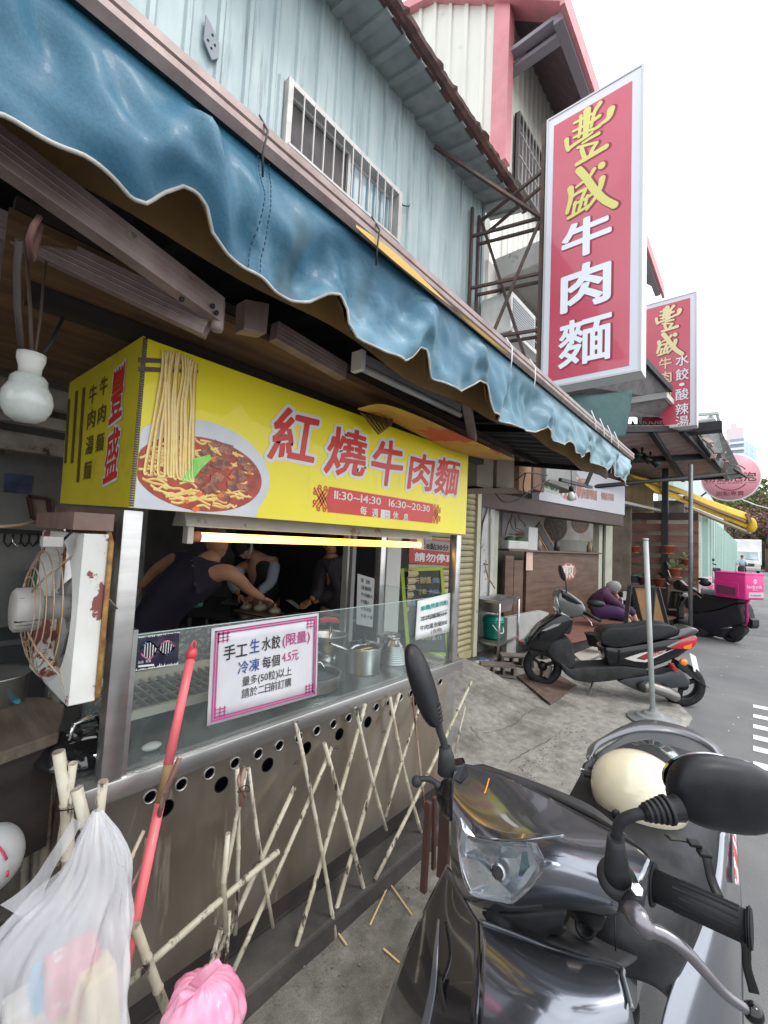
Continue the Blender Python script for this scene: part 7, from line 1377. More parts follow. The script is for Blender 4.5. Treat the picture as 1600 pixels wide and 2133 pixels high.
S3('seat', [(425, 830), (470, 765), (560, 730), (700, 715), (900, 725), (1080, 745), (1180, 800), (1180, 832), (950, 915), (720, 972), (570, 965), (450, 905)], .16, SEAT, bev=.07)
S3('floorboard', [(340, 1060), (480, 1130), (700, 1200), (780, 1260), (720, 1300), (640, 1330), (560, 1330), (470, 1270), (350, 1190)], .17, BMT)
S3('leg_shield', [(235, 670), (380, 700), (392, 770), (335, 925), (345, 1180), (215, 1160), (180, 950)], .12, BGL, bev=.04); s3.plate([(215, 915), (330, 925), (325, 945), (225, 940)], .125, c7).obj('shield_trim', SILV, sc3)
S3('handlebar_cover', [(260, 560), (330, 520), (360, 515), (430, 590), (560, 640), (570, 680), (420, 680), (290, 650)], .06, BGL, bev=.02)
def T3(name, pts, r, mat, off=0): return MB().tube([s3.p(*c7(*q[:2]), q[2] if len(q) > 2 else off) for q in pts], r, 10).obj(name, mat, sc3)
T3('handlebar', [(100, 420, -.3), (250, 560, -.12), (400, 620, .05), (560, 660, .2)], .018, BGL); T3('grip', [(560, 660, .2), (700, 745, .34)], .019, BPL); T3('grip', [(190, 500, -.2), (90, 425, -.32)], .019, BPL)
T3('brake_lever', [(510, 700, .25), (600, 715, .3), (670, 768, .36)], .007, SILV); T3('brake_lever', [(230, 590, -.2), (170, 540, -.25), (80, 508, -.33)], .007, SILV)
T3('mirror_stem', [(255, 500, -.2), (215, 400, -.25), (195, 350, -.27)], .007, SILV); T3('mirror_stem', [(540, 620, .15), (590, 575, .2), (665, 550, .25)], .007, SILV)
s3.slab([(150, 262), (185, 270), (208, 320), (212, 365), (190, 378), (160, 350), (142, 300)], .03, -.27, c7).obj('mirror', BPL, sc3, bevel=.01); MB().ball(s3.p(*c7(728, 565), .26), (.05, .095, .06)).obj('mirror', BPL, sc3); MB().ball(s3.p(*c7(695, 512), .1), (.05, .09, .03)).obj('phone_bag', BPL, sc3)
T3('indicator_stem', [(1250, 1030), (1280, 1020)], .01, BPL); MB().ball(s3.p(*c7(1262, 1022), .1), .02).obj('indicator', ORG, sc3); s3.slab([(1290, 1110), (1340, 1050), (1385, 1080), (1390, 1160), (1360, 1200), (1310, 1170)], .09, 0, c7).obj('rear_mudguard', BPL, sc3, bevel=.005); T3('kickstand', [(640, 1340), (670, 1440)], .012, SILV); T3('footpeg', [(910, 1205, .18), (1000, 1190, .2), (1100, 1180, .2)], .01, SILV)
# delivery box on its tail
PKB = M('delivery_pink', (.62, .03, .22), .5, col2=(.54, .022, .18), ns=4, bump=.4, bs=8, coat=.1); PKL = M('print_light_pink', (.75, .45, .58), .5); RFG = M('reflective_grey', (.42, .42, .45), .4)
cn_ = s3.p(*c7(1290, 800), .26); zt_ = s3.p(*c7(1290, 432), .26).z; zb_ = cn_.z; db = thing('delivery_box', 'bright pink insulated delivery box strapped on the tail of the dark scooter', 'delivery box', cn_)
e3, n3 = s3.e, s3.n; A0 = V(cn_.x, cn_.y, 0); Lb, Wb = .52, .50
cr8 = [A0, A0+e3*Lb, A0+e3*Lb-n3*Wb, A0-n3*Wb]; bot = [V(p.x, p.y, zb_) for p in cr8]; top = [V(p.x, p.y, zt_) for p in cr8]
m = MB().add(bot+top, [(3, 2, 1, 0), (4, 5, 6, 7), (0, 1, 5, 4), (1, 2, 6, 5), (2, 3, 7, 6), (3, 0, 4, 7)]); m.obj('body', PKB, db, bevel=.022, seg=3, auto=40)
lc_ = sum(top, V(0, 0, 0))/4; MB().poly([lc_.lerp(p, 1.02)+V(0, 0, -.03) for p in top], (0, 0, .035)).obj('lid', PKB, db, bevel=.012)
a, b, d = bot[0], bot[1], top[0]; fL = lambda l: uvf(a+n3*l, e3, (0, 0, 1)); MB().poly([fL(.02)(.10, .03), fL(.02)(Lb-.02, .03), fL(.03)(Lb-.02, .30), fL(.03)(.10, .27)], tuple(-n3*.02)).obj('side_pocket', PKB, db, bevel=.006); MB().poly([fL(.034)(.14, .06), fL(.034)(Lb-.07, .06), fL(.034)(Lb-.07, .22), fL(.034)(.14, .19)], tuple(-n3*.004)).obj('pocket_panel', M('dark_mesh', (.12, .03, .07), .6), db)
fR = lambda l: uvf(bot[0]-e3*l, -n3, (0, 0, 1)); Hb = zt_-zb_
MB().poly([fR(.003)(.08, .04), fR(.003)(Wb-.02, .04), fR(.003)(Wb-.02, .13), fR(.003)(.08, .13)], tuple(e3*.003)).obj('reflective_strip', RFG, db)
m = MB(); fit_text(m, 'foodpanda', fR(.002), .03, Wb-.06, Hb*.44, .085, .012); m.poly([fR(.002)(.25+.045*cos(t*pi/12), Hb*.70+.045*sin(t*pi/12)) for t in range(24)]); fit_text(m, 'TAIWAN', fR(.002), .17, .33, Hb*.36, .03, .0); m.obj('lettering', PKL, db, flip=True)
m = MB(); fit_text(m, 'foodpanda', fR(.005), .12, Wb-.1, .065, .05, .01); m.obj('strip_lettering', M('print_plum', (.2, .05, .1), .5), db, flip=True); m = MB()
for s_ in (-1, 1): m.poly([fR(.003)(.25+s_*.018+.011*cos(t*pi/6), Hb*.70+.014*sin(t*pi/6)) for t in range(12)])
m.obj('logo_eyes', PKB, db, flip=True)
MB().beam(top[0].lerp(top[1], .3)+V(0, 0, .012), top[3].lerp(top[2], .3)+V(0, 0, .012), .03, .01).obj('strap', PKB, db); MB().beam(top[0].lerp(top[3], .4)+V(0, 0, .014), top[1].lerp(top[2], .4)+V(0, 0, .014), .03, .012).obj('strap', PKL, db); MB().grid([[s3.p(*c7(x, y), .1), s3.p(*c7(x+w, y+6), .1)] for x, y, w in ((1290, 790, 60), (1275, 880, 50), (1285, 1000, 45), (1280, 1080, 55), (1290, 1160, 15))]).obj('hanging_strap', PKB, db, solid=.003)
# ================================================================ near grey scooter (fills the lower right)
c3 = lambda x, y: (780+x/1.951, 1350+y/1.951)
def K(x, y, X): return at(*c3(x, y), 'x', X)
def KZ(x, y, z): return at(*c3(x, y), 'z', z)
ns = thing('scooter', 'dark grey metallic scooter seen from the front filling the lower right corner', 'scooter', (1.3, .4, .03))
# handlebar cowl
cow = [[(322, 468, 1.075), (400, 485, 1.10), (520, 520, 1.12), (660, 585, 1.12), (790, 660, 1.10), (930, 742, 1.06), (1050, 800, 1.02), (1122, 868, .975)],
       [(326, 500, 1.045), (400, 520, 1.06), (520, 570, 1.06), (650, 640, 1.04), (780, 715, 1.02), (910, 790, .985), (1020, 850, .955), (1112, 905, .94)],
       [(318, 560, 1.00), (375, 610, .985), (480, 670, .965), (610, 715, .94), (740, 770, .925), (870, 840, .915), (980, 905, .91), (1085, 960, .915)],
       [(312, 640, .965), (368, 700, .925), (470, 752, .895), (600, 772, .875), (720, 800, .868), (840, 870, .875), (950, 940, .885), (1050, 1000, .90)],
       [(308, 760, .94), (355, 830, .895), (450, 880, .865), (580, 900, .848), (700, 920, .85), (820, 955, .865), (930, 1000, .885), (1020, 1030, .90)],
       [(315, 880, .935), (350, 960, .90), (430, 1005, .872), (560, 1020, .862), (690, 1015, .865), (810, 1020, .88), (920, 1048, .895), (990, 1060, .91)],
       [(330, 950, .955), (362, 1020, .935), (440, 1062, .915), (560, 1070, .905), (690, 1055, .91), (810, 1052, .92), (910, 1068, .925), (965, 1075, .94)]]
MB().patch([[K(*p) for p in r] for r in cow], 6, relax=40).obj('handlebar_cowl', GUN, ns, solid=.004, flip=True)
# raised edge line and brow over the lamp
MB().tube(catline([K(*p) for p in ((330, 466, 1.08), (520, 516, 1.125), (790, 655, 1.105), (1050, 795, 1.025), (1125, 868, .98), (1112, 905, .945), (1050, 1000, .902), (965, 1072, .935))], 8), .0035, 8).obj('cowl_edge', BMT, ns)
MB().patch([[K(395, 700, .895), K(520, 742, .868), K(650, 752, .86), K(770, 758, .885)], [K(400, 770, .87), K(520, 778, .845), K(640, 775, .845), K(770, 759, .884)]], 6).obj('lamp_brow', GUN, ns, solid=.004)
# dash panel behind the cowl
MB().patch([[K(400, 476, 1.11), K(640, 560, 1.14), K(860, 660, 1.13), K(1040, 770, 1.06)], [K(440, 470, 1.16), K(660, 545, 1.20), K(880, 640, 1.20), K(1060, 790, 1.14)]], 5).obj('dash_edge', BMT, ns, solid=.012)
def KH(x, y, X): return K(x, y, X-.045)
# headlight unit: chrome bowl, bulb, ribbed rim, clear lens
hl = [(352, 690), (362, 735), (382, 770), (520, 788), (655, 795), (690, 880), (640, 960), (562, 1035), (420, 1012), (392, 990), (360, 900), (345, 820)]
HR = M('reflector_chrome', (.90, .93, .96), .28, .85, col2=(.72, .78, .84), ns=18); LNS = M('lamp_lens', (.96, .98, .98), .02, trans=1, ior=1.12, coat=1)
def hX(x, y): return .855-.012*sin((x-340)/350*pi)+(.02 if x < 400 else 0)+.00006*abs(y-880)
hl_ = MB(); ctr = KH(500, 905, .88); n = len(hl); ring0 = [KH(x, y, hX(x, y)-.012) for x, y in hl]; ring1 = [KH(510+(x-510)*.86, 900+(y-900)*.86, hX(x, y)+.004) for x, y in hl]; ring2 = [KH(510+(x-510)*.45, 905+(y-905)*.45, .886) for x, y in hl]
hu = MB().grid([ring0, ring1], closed=True, sm=False).obj('headlight', M('ribbed_rim', (.74, .77, .80), .2, .9), ns)
hl_.grid([ring1, ring2], closed=True, sm=False); hl_.poly(ring2); hl_.obj('reflector', HR, hu)
rb_ = MB()
for a, b, c_, d_ in zip(ring0, ring0[1:]+ring0[:1], ring1, ring1[1:]+ring1[:1]):
    k = max(2, int((b-a).length/.004))
    for i in range(k): u = (i+.5)/k; rb_.beam(a.lerp(b, u)-V(.001, 0, 0), c_.lerp(d_, u)-V(.001, 0, 0), .0014, .0014)
MB().tube(ring0, .0022, 8, closed=True).obj('rim_bead', M('chrome', (.62, .62, .62)), hu)
tag(rb_.obj('rim_ribs', M('ribbed_rim', (.5, .52, .54)), hu), kind='stuff')
low = MB(); la, lb = KH(350, 850, .868), KH(560, 1020, .862)
for i in range(26): u = i/25; low.tube([KH(352+u*40, 850+u*140, .872), KH(430+u*30, 880+u*110, .877), KH(505+u*50, 960+u*62, .872)], .0016, 5)
tag(low.obj('reflector_flutes', HR, hu), kind='stuff')
MB().patch([[KH(352, 850, .868), KH(430, 868, .866), KH(500, 940, .866), KH(555, 1000, .864)], [KH(395, 985, .866), KH(430, 1003, .866), KH(500, 1018, .866), KH(560, 1025, .866)]], 5).obj('lower_reflector', HR, hu)
MB().lathe(KH(503, 910, .872), [(.011, 0), (.011, .006), (.009, .009), (.004, .010), (0, .012)], (-1, -.1, .2), 24).obj('bulb_cap', BMT, hu); MB().lathe(KH(503, 910, .874), [(.015, 0), (.015, .003), (.011, .004)], (-1, -.1, .2), 24, cap=False).obj('bulb_ring', M('chrome', (.62, .62, .62)), hu)
MB().patch([[KH(600, 830, .868), KH(640, 825, .866), KH(665, 870, .868)], [KH(590, 900, .874), KH(620, 900, .872), KH(640, 905, .87)], [KH(575, 970, .872), KH(590, 960, .87), KH(600, 950, .87)]], 3).obj('position_reflector', M('blue_chrome', (.25, .48, .62), .1, 1), hu)
lens = [[(346, 690), (350, 720), (380, 760), (520, 782), (658, 790)], [(340, 780), (380, 820), (480, 850), (580, 860), (692, 878)], [(352, 890), (390, 920), (480, 940), (570, 940), (645, 962)], [(385, 995), (410, 1010), (470, 1022), (520, 1030), (566, 1038)]]
MB().patch([[KH(x, y, hX(x, y)-.020) for x, y in r] for r in lens], 5).obj('lens', LNS, hu, solid=.002)
MB().tube([K(466, 530, 1.052), K(455, 570, 1.026), K(440, 610, 1.0), K(432, 645, .98)], .0018, 6).obj('yellow_thread', M('thread_orange', (.7, .25, .01), .5), ns)
# front cover and leg shield
MB().patch([[K(*p) for p in r] for r in (
    [(430, 1112, .885), (560, 1160, .91), (700, 1215, .925), (850, 1262, .93), (995, 1300, .925)],
    [(436, 1150, .85), (560, 1195, .862), (700, 1245, .875), (850, 1290, .89), (1008, 1325, .905)],
    [(440, 1250, .815), (560, 1285, .812), (700, 1325, .822), (850, 1365, .845), (1020, 1385, .885)],
    [(430, 1400, .78), (560, 1430, .765), (700, 1450, .77), (860, 1465, .80), (1050, 1475, .865)],
    [(410, 1640, .76), (560, 1660, .74), (720, 1670, .745), (880, 1670, .78), (1080, 1640, .86)],
    [(400, 2000, .76), (560, 2020, .74), (720, 2020, .745), (880, 2000, .78), (1090, 1960, .86)])], 6, relax=40).obj('front_cover', GUN, ns, solid=.004)
MB().tube(catline([K(*p) for p in ((430, 1110, .883), (560, 1158, .908), (700, 1213, .923), (850, 1260, .928), (997, 1298, .923), (1012, 1340, .90), (1048, 1470, .864))], 8), .004, 8).obj('cover_lip', M('grey_lip', (.10, .105, .12), .3, .4, coat=.8), ns)
MB().patch([[K(*p) for p in r] for r in (
    [(300, 880, 1.00), (335, 930, .965), (372, 1030, .94), (428, 1112, .888)],
    [(190, 1080, 1.02), (245, 1120, .955), (330, 1170, .90), (432, 1210, .84)],
    [(110, 1290, 1.01), (185, 1320, .925), (300, 1350, .86), (436, 1390, .785)],
    [(50, 1450, 1.00), (140, 1480, .90), (270, 1510, .83), (420, 1550, .765)],
    [(0, 1620, .99), (100, 1660, .89), (250, 1700, .82), (410, 1740, .762)],
    [(-60, 2000, .98), (60, 2030, .88), (230, 2050, .81), (405, 2080, .76)])], 6, relax=40).obj('leg_shield', M('gunmetal_dark', (.05, .05, .058), .14, .7, coat=1), ns, solid=.004)
MB().patch([[K(256, 1100, .935), K(264, 1100, .932)], [K(240, 1230, .885), K(256, 1235, .878)], [K(222, 1380, .865), K(248, 1385, .858)], [K(185, 1560, .852), K(218, 1565, .845)], [K(170, 1700, .84), K(200, 1700, .833)]], 5).obj('silver_strip', M('strip_silver', (.30, .32, .37), .25, .7, coat=.6), ns, solid=.003)
MB().patch([[K(268, 1340, .86), K(276, 1335, .855)], [K(262, 1400, .85), K(282, 1402, .842)], [K(290, 1500, .83), K(310, 1495, .822)], [K(330, 1620, .81), K(345, 1610, .80)]], 4).obj('black_insert', BMT, ns, solid=.003)
# fairing under the cowl, steering neck
MB().patch([[K(440, 1066, .925), K(560, 1075, .91), K(690, 1062, .915), K(780, 1056, .925)], [K(470, 1110, .96), K(600, 1130, .95), K(700, 1140, .95), K(762, 1120, .96)], [K(480, 1130, 1.0), K(640, 1165, .99), K(730, 1168, .985), K(775, 1130, 1.0)]], 5).obj('neck_fairing', BMT, ns, solid=.006)
MB().patch([[K(790, 1050, .94), K(870, 1060, .94), K(945, 1075, .945)], [K(830, 1110, 1.0), K(890, 1120, 1.0), K(935, 1115, 1.0)], [K(870, 1150, 1.06), K(900, 1150, 1.06), K(930, 1135, 1.06)]], 4).obj('switch_housing', BGL, ns, solid=.004)
MB().lathe(K(858, 1130, 1.05), [(.0, .004), (.012, .004), (.013, .012), (.020, .014), (.022, 0)], (-1, -.2, .4), 24).obj('ignition_lock', BMT, ns)
MB().patch([[KZ(690, 1180, .78), KZ(860, 1240, .79), KZ(1000, 1290, .79)], [KZ(780, 1120, .70), KZ(900, 1180, .68), KZ(1060, 1260, .68)], [KZ(800, 1060, .62), KZ(950, 1100, .60), KZ(1120, 1200, .60)]], 5).obj('inner_leg_panel', BMT, ns, solid=.006)
# seat
sx = [[(862, 470, .795), (930, 395, .80), (1075, 345, .805), (1230, 360, .80), (1345, 410, .795), (1400, 470, .79)],
      [(790, 600, .745), (880, 560, .80), (1050, 520, .815), (1230, 540, .815), (1350, 600, .80), (1412, 640, .75)],
      [(735, 720, .70), (850, 720, .785), (1030, 700, .80), (1210, 720, .80), (1330, 760, .785), (1402, 800, .72)],
      [(700, 860, .66), (830, 870, .75), (1000, 880, .77), (1180, 900, .77), (1310, 930, .755), (1385, 980, .68)],
      [(700, 1030, .62), (830, 1040, .71), (990, 1050, .74), (1150, 1080, .735), (1270, 1120, .715), (1320, 1180, .64)],
      [(760, 1200, .60), (850, 1190, .67), (985, 1200, .70), (1110, 1230, .695), (1200, 1270, .67), (1250, 1320, .60)],
      [(840, 1330, .57), (900, 1320, .60), (990, 1330, .615), (1080, 1350, .61), (1150, 1380, .60), (1190, 1420, .55)]]
MB().patch([[KZ(*p) for p in r] for r in sx], 6, relax=30).obj('seat', SEAT, ns, solid=.01)
MB().tube([KZ(978, 1090, .745), KZ(978, 1150, .73), KZ(980, 1230, .695), KZ(982, 1290, .655)], .0015, 5).obj('seat_seam', BPL, ns)
# side body panels
MB().patch([[KZ(1402, 745, .72), KZ(1425, 742, .72), KZ(1455, 745, .69), KZ(1470, 760, .60)], [KZ(1385, 900, .69), KZ(1425, 905, .685), KZ(1462, 920, .65), KZ(1490, 960, .56)], [KZ(1340, 1090, .65), KZ(1400, 1110, .64), KZ(1455, 1140, .60), KZ(1492, 1180, .50)], [KZ(1250, 1260, .61), KZ(1340, 1300, .60), KZ(1430, 1340, .55), KZ(1490, 1400, .45)], [KZ(1190, 1420, .57), KZ(1290, 1470, .56), KZ(1410, 1520, .50), KZ(1500, 1600, .40)], [KZ(1150, 1620, .52), KZ(1260, 1680, .50), KZ(1400, 1740, .44), KZ(1500, 1800, .34)]], 6, relax=30).obj('side_panel', GUN, ns, solid=.004)
MB().patch([[KZ(1458, 752, .686), KZ(1470, 748, .66)], [KZ(1466, 900, .665), KZ(1480, 905, .63)], [KZ(1470, 960, .65), KZ(1484, 965, .61)]], 4).obj('side_stripe', M('stripe_red_white', (.45, .05, .06), .4, col2=(.6, .6, .6), ns=12, p=(.48, .5)), ns, solid=.002)
MB().patch([[KZ(1470, 770, .58), KZ(1486, 1100, .50), KZ(1492, 1400, .42), KZ(1500, 1800, .30)], [KZ(1474, 770, .40), KZ(1496, 1100, .32), KZ(1500, 1400, .25), KZ(1506, 1800, .15)]], 4).obj('lower_side', BMT, ns)
# tail cover and rail
MB().patch([[KZ(868, 452, .80), KZ(930, 385, .81), KZ(1075, 335, .82), KZ(1235, 348, .815), KZ(1350, 400, .80), KZ(1405, 460, .79)], [KZ(880, 432, .80), KZ(915, 372, .815), KZ(1080, 310, .83), KZ(1245, 330, .825), KZ(1360, 385, .81), KZ(1418, 455, .79)], [KZ(858, 440, .79), KZ(895, 380, .80), KZ(1080, 292, .81), KZ(1255, 318, .805), KZ(1385, 385, .79), KZ(1435, 460, .77)]], 6).obj('tail_rail', M('rail_grey_satin', (.10, .10, .115), .35, .3, coat=.5), ns, solid=.02)
MB().patch([[KZ(905, 425, .80), KZ(1080, 325, .815), KZ(1250, 345, .81), KZ(1370, 420, .795)], [KZ(900, 500, .79), KZ(1060, 400, .80), KZ(1220, 420, .80), KZ(1340, 480, .79)]], 6).obj('tail_cover', M('tail_grey_matt', (.06, .062, .068), .5, spec=.35), ns, solid=.01)
# mirrors
def supe(c, ax, r, e=2.6, n=28, m=18, flat=None):
    vs = MB(); rows = []
    for i in range(m+1):
        a = -pi/2+pi*i/m; row = []
        for k in range(n):
            t = 2*pi*k/n; f_ = lambda v: math.copysign(abs(v)**(2/e), v); p = (r[0]*f_(cos(a))*f_(cos(t)), r[1]*f_(cos(a))*f_(sin(t)), r[2]*f_(sin(a))); row.append(c+ax[0]*p[0]+ax[1]*p[1]+ax[2]*p[2])
        rows.append(row)
    return vs.grid(rows, closed=True)
MBK = M('mirror_black', (.008, .008, .010), .38, col2=(.012, .012, .014), ns=30, bump=.1, bs=400, spec=.32)
wM = .60
cM = W_(*c3(1425, 592), wM+.03); mr = supe(cM, (CR*.985-CU*.17, CU*.985+CR*.17, CF), (.083, .051, .030)).obj('mirror', MBK, ns, label='large black mirror housing close to the camera')
MB().poly([cM+CF*.027+(CR*.985-CU*.17)*(.074*cos(t*pi/16))+(CU*.985+CR*.17)*(.043*sin(t*pi/16)) for t in range(32)], tuple(CF*.004)).obj('mirror_glass', CHR, mr)
for k in range(5): MB().tube([W_(*c3(1105+k*20, 668-k*2.5), wM+.0), W_(*c3(1117+k*20, 666-k*2.5), wM+.0)], .0125+.0016*k, 16).obj('collar_ring', BMT, mr)
MB().tube([W_(*c3(1090, 672), wM), W_(*c3(1240, 650), wM)], [.010, .017], 14).obj('neck', MBK, mr)
MB().tube(catline([W_(*c3(1110, 668), wM), W_(*c3(1050, 680), wM+.005), W_(*c3(1003, 705), wM+.012), W_(*c3(985, 750), wM+.02), W_(*c3(982, 800), wM+.03)], 5), .0075, 14).obj('stem', BMT, mr)
MB().tube([W_(*c3(982, 770), wM+.02), W_(*c3(981, 800), wM+.022), W_(*c3(984, 880), wM+.03), W_(*c3(988, 930), wM+.035)], [.011, .0125, .0165, .018], 20).obj('rubber_boot', BMT, mr)
MB().lathe(W_(*c3(988, 938), wM+.04), [(.028, -.004), (.028, .003), (.024, .008), (.018, .010)], tuple(CU*.85-CF*.5), 28).obj('boot_flange', BMT, mr)
wL = .98
cL = W_(*c3(197, 150), wL); mr = supe(cL, ((CR*.35+CF*.93), CU*.955-CR*.30, (CR*.9-CF*.35)), (.045, .098, .024), 2.4).obj('mirror', MBK, ns, label='black mirror on the far handlebar seen edge on')
for k in range(4): MB().tube([W_(*c3(243+k*5, 236+k*16), wL), W_(*c3(247+k*5, 248+k*16), wL)], .016-.0016*k, 14).obj('collar_ring', BMT, mr)
MB().tube(catline([W_(*c3(255, 270), wL), W_(*c3(264, 330), wL), W_(*c3(280, 375), wL), W_(*c3(288, 420), wL)], 5), .0085, 12).obj('stem', BMT, mr); MB().tube([W_(*c3(286, 402), wL), W_(*c3(292, 440), wL), W_(*c3(295, 505), wL)], [.013, .018, .022], 16).obj('rubber_boot', BMT, mr)
MB().poly([W_(*c3(x, y), wL-.01) for x, y in ((300, 482), (372, 470), (386, 520), (352, 560), (306, 530))], tuple(CF*.03)).obj('brake_reservoir', BGL, ns, bevel=.005)
MB().tube(catline([W_(*c3(x, y), .96) for x, y in ((260, 560), (245, 545), (220, 532), (180, 532))], 4), [.008]*3+[.006]*10, 10).obj('brake_lever', BMT, ns); MB().ball(W_(*c3(172, 542), .96), .012).obj('lever_ball', BMT, ns)
MB().patch([[W_(*c3(250, 560), .99), W_(*c3(300, 520), .98), W_(*c3(335, 500), .96)], [W_(*c3(262, 610), .99), W_(*c3(295, 600), .97), W_(*c3(320, 590), .95)], [W_(*c3(290, 680), 1.0), W_(*c3(302, 690), .98), W_(*c3(318, 700), .96)]], 4).obj('far_grip_cover', BGL, ns, solid=.006)
# right grip and lever
ga, gb2 = W_(*c3(1128, 958), .63), W_(*c3(1530, 1140), .555); gd = (gb2-ga).normalized(); m = MB(); pts, rs = [], []
gr_ = MB().tube([ga, ga.lerp(gb2, .97)], [.0205, .0185], 24).obj('grip', M('grip_rubber', (.014, .014, .016), .6, spec=.3), ns)
gx, gy = frame(gd)
for k in range(14):
    t = 2*pi*k/14; d = gx*cos(t)+gy*sin(t); MB().beam(ga.lerp(gb2, .25 if k % 2 else .32)+d*.020, ga.lerp(gb2, .90)+d*.0188, .0028, .0016, d).obj('grip_rib', MC['grip_rubber'], gr_)
for u, r in ((0, .028), (.02, .027), (.965, .022), (.985, .024), (1.0, .022)): MB().tube([ga.lerp(gb2, u), ga.lerp(gb2, u+.014)], r, 24).obj('grip_flange', MC['grip_rubber'], gr_)
lv = catline([W_(*c3(x, y), w) for x, y, w in ((1035, 1050, .60), (1070, 1090, .585), (1110, 1135, .575), (1180, 1165, .568), (1250, 1215, .56), (1330, 1300, .555), (1420, 1400, .55), (1500, 1460, .548), (1530, 1475, .547))], 6)
MB().tube(lv, [.011+.004*sin(min(1, i/14)*pi) if i < 14 else .009-.004*(i-14)/(len(lv)-14) for i in range(len(lv))], 12).obj('brake_lever', M('lever_grey', (.20, .19, .21), .28, .75, coat=.3), ns); MB().ball(W_(*c3(1540, 1482), .547), .0115).obj('lever_ball', BGL, ns)
MB().lathe(W_(*c3(1062, 985), .60), [(.008, 0), (.008, .006), (0, .007)], tuple(-CF*.6+CU*.8), 6, sm=False).obj('lever_bolt', CHR, ns); MB().patch([[W_(*c3(1010, 1000), .62), W_(*c3(1060, 970), .61), W_(*c3(1110, 985), .61)], [W_(*c3(1000, 1040), .61), W_(*c3(1050, 1030), .60), W_(*c3(1098, 1040), .60)], [W_(*c3(985, 1070), .63), W_(*c3(1040, 1090), .61), W_(*c3(1090, 1095), .61)]], 4).obj('lever_bracket', BMT, ns, solid=.01)
MB().patch([[W_(*c3(x, y), .66), W_(*c3(x+w, y+8), .66)] for x, y, w in ((1470, 1165, 25), (1490, 1210, 35), (1495, 1290, 35), (1515, 1370, 40), (1520, 1395, 42))], 4).obj('hanging_strap', BPL, ns, solid=.002)
# unseen running gear so that the scooter stands on the ground
wheel(ns, (.82, .42, .245), (0, 1, 0), .215, .05); wheel(ns, (2.05, .40, .245), (0, 1, 0), .215, .055)
MB().box((1.0, .24, .28), (1.45, .56, .33)).obj('floorboard', BMT, ns, bevel=.01); MB().box((1.35, .24, .30), (2.2, .56, .58)).obj('unseen_body_shell', GUN, ns, bevel=.05); MB().tube([(.82, .42, .3), (.95, .42, .8)], .03, 10).obj('fork', BMT, ns)
# open-face helmet on the seat
HC = W_(*c3(1072, 585), 1.30); hlm = thing('helmet', 'cream half-shell helmet with black straps resting on the scooter seat', 'helmet', HC-V(0, 0, .09)); HCR = M('helmet_cream', (.66, .60, .44), .22, col2=(.62, .56, .41), ns=5, coat=.9, fine=.03); up = (V(0, 0, 1)*.78-V(1, 0, 0)*.60-V(0, 1, 0)*.14).normalized()
hx_, hy_ = frame(up); rows = []; Rh = .116
for i in range(13):
    a = 1.9*i/12; rows.append([HC+up*Rh*1.0*cos(a)+(hx_*cos(2*pi*k/40)*1.12+hy_*sin(2*pi*k/40))*Rh*sin(min(a, pi/2+.12)) for k in range(40)])
MB().grid(rows, closed=True).obj('shell', HCR, hlm, solid=.012, weld=True); MB().tube(rows[-1], .0045, 8, closed=True).obj('rim_trim', BPL, hlm)
for x, y in ((980, 672), (1130, 745)): MB().lathe(W_(*c3(x, y), 1.225), [(.012, 0), (.012, .004), (.006, .007), (0, .007)], tuple(-CF), 16).obj('rivet', BPL, hlm)
MB().patch([[KZ(1040, 385, .86), KZ(1120, 368, .88), KZ(1200, 400, .88), KZ(1260, 450, .86)], [KZ(1060, 400, .87), KZ(1120, 392, .90), KZ(1180, 425, .90), KZ(1225, 470, .87)]], 5).obj('visor', M('smoked_visor', (.06, .09, .09), .08, alpha=.75, coat=1), hlm, solid=.002)
def strap(pts, w=.011): 
    m = MB(); P_ = catline([KZ(*p) for p in pts], 5); rows = []
    for i, p in enumerate(P_): d = (P_[min(i+1, len(P_)-1)]-P_[max(i-1, 0)]).normalized(); s = d.cross(V(0, 0, 1)).normalized()*w; rows.append([p-s, p+s])
    return m.grid(rows).obj('strap', BPL, hlm, solid=.003)
strap([(925, 590, .82), (890, 535, .825), (862, 505, .82)]); strap([(1190, 765, .825), (1260, 775, .82), (1320, 800, .815), (1350, 850, .80), (1372, 940, .76), (1400, 1010, .74)]); strap([(880, 490, .83), (930, 480, .83), (960, 478, .84)])
for x, y, z in ((868, 515, .83), (1300, 795, .825), (1340, 835, .815)): c = KZ(x, y, z); MB().box(c-V(.012, .014, .004), c+V(.012, .014, .006), Matrix.Rotation(.5, 3, 'Z')).obj('buckle', BPL, hlm, bevel=.003)
MB().tube([KZ(850, 500, .83)+V(.012*cos(t), .012*sin(t), 0) for t in [2*pi*k/14 for k in range(14)]], .0018, 6, closed=True).obj('d_ring', CHR, hlm)
bm_ = atg(905, 1850); o = thing('trestle', 'narrow brown timber trestle leg standing between the scooter and the counter', 'trestle', bm_)
for x0, y0, x1, y1, w, yv in ((893, 1670, 882, 1858, .026, 1.02), (905, 1660, 903, 1810, .014, 1.05), (930, 1660, 922, 1830, .05, .98)): MB().beam(at(x0, y0, 'y', yv), at(x1, y1, 'y', yv), w, .02, (1, 0, 0)).obj('leg', M('trestle_brown', (.10, .045, .035), .6, col2=(.07, .035, .03), ns=6), o, bevel=.002)
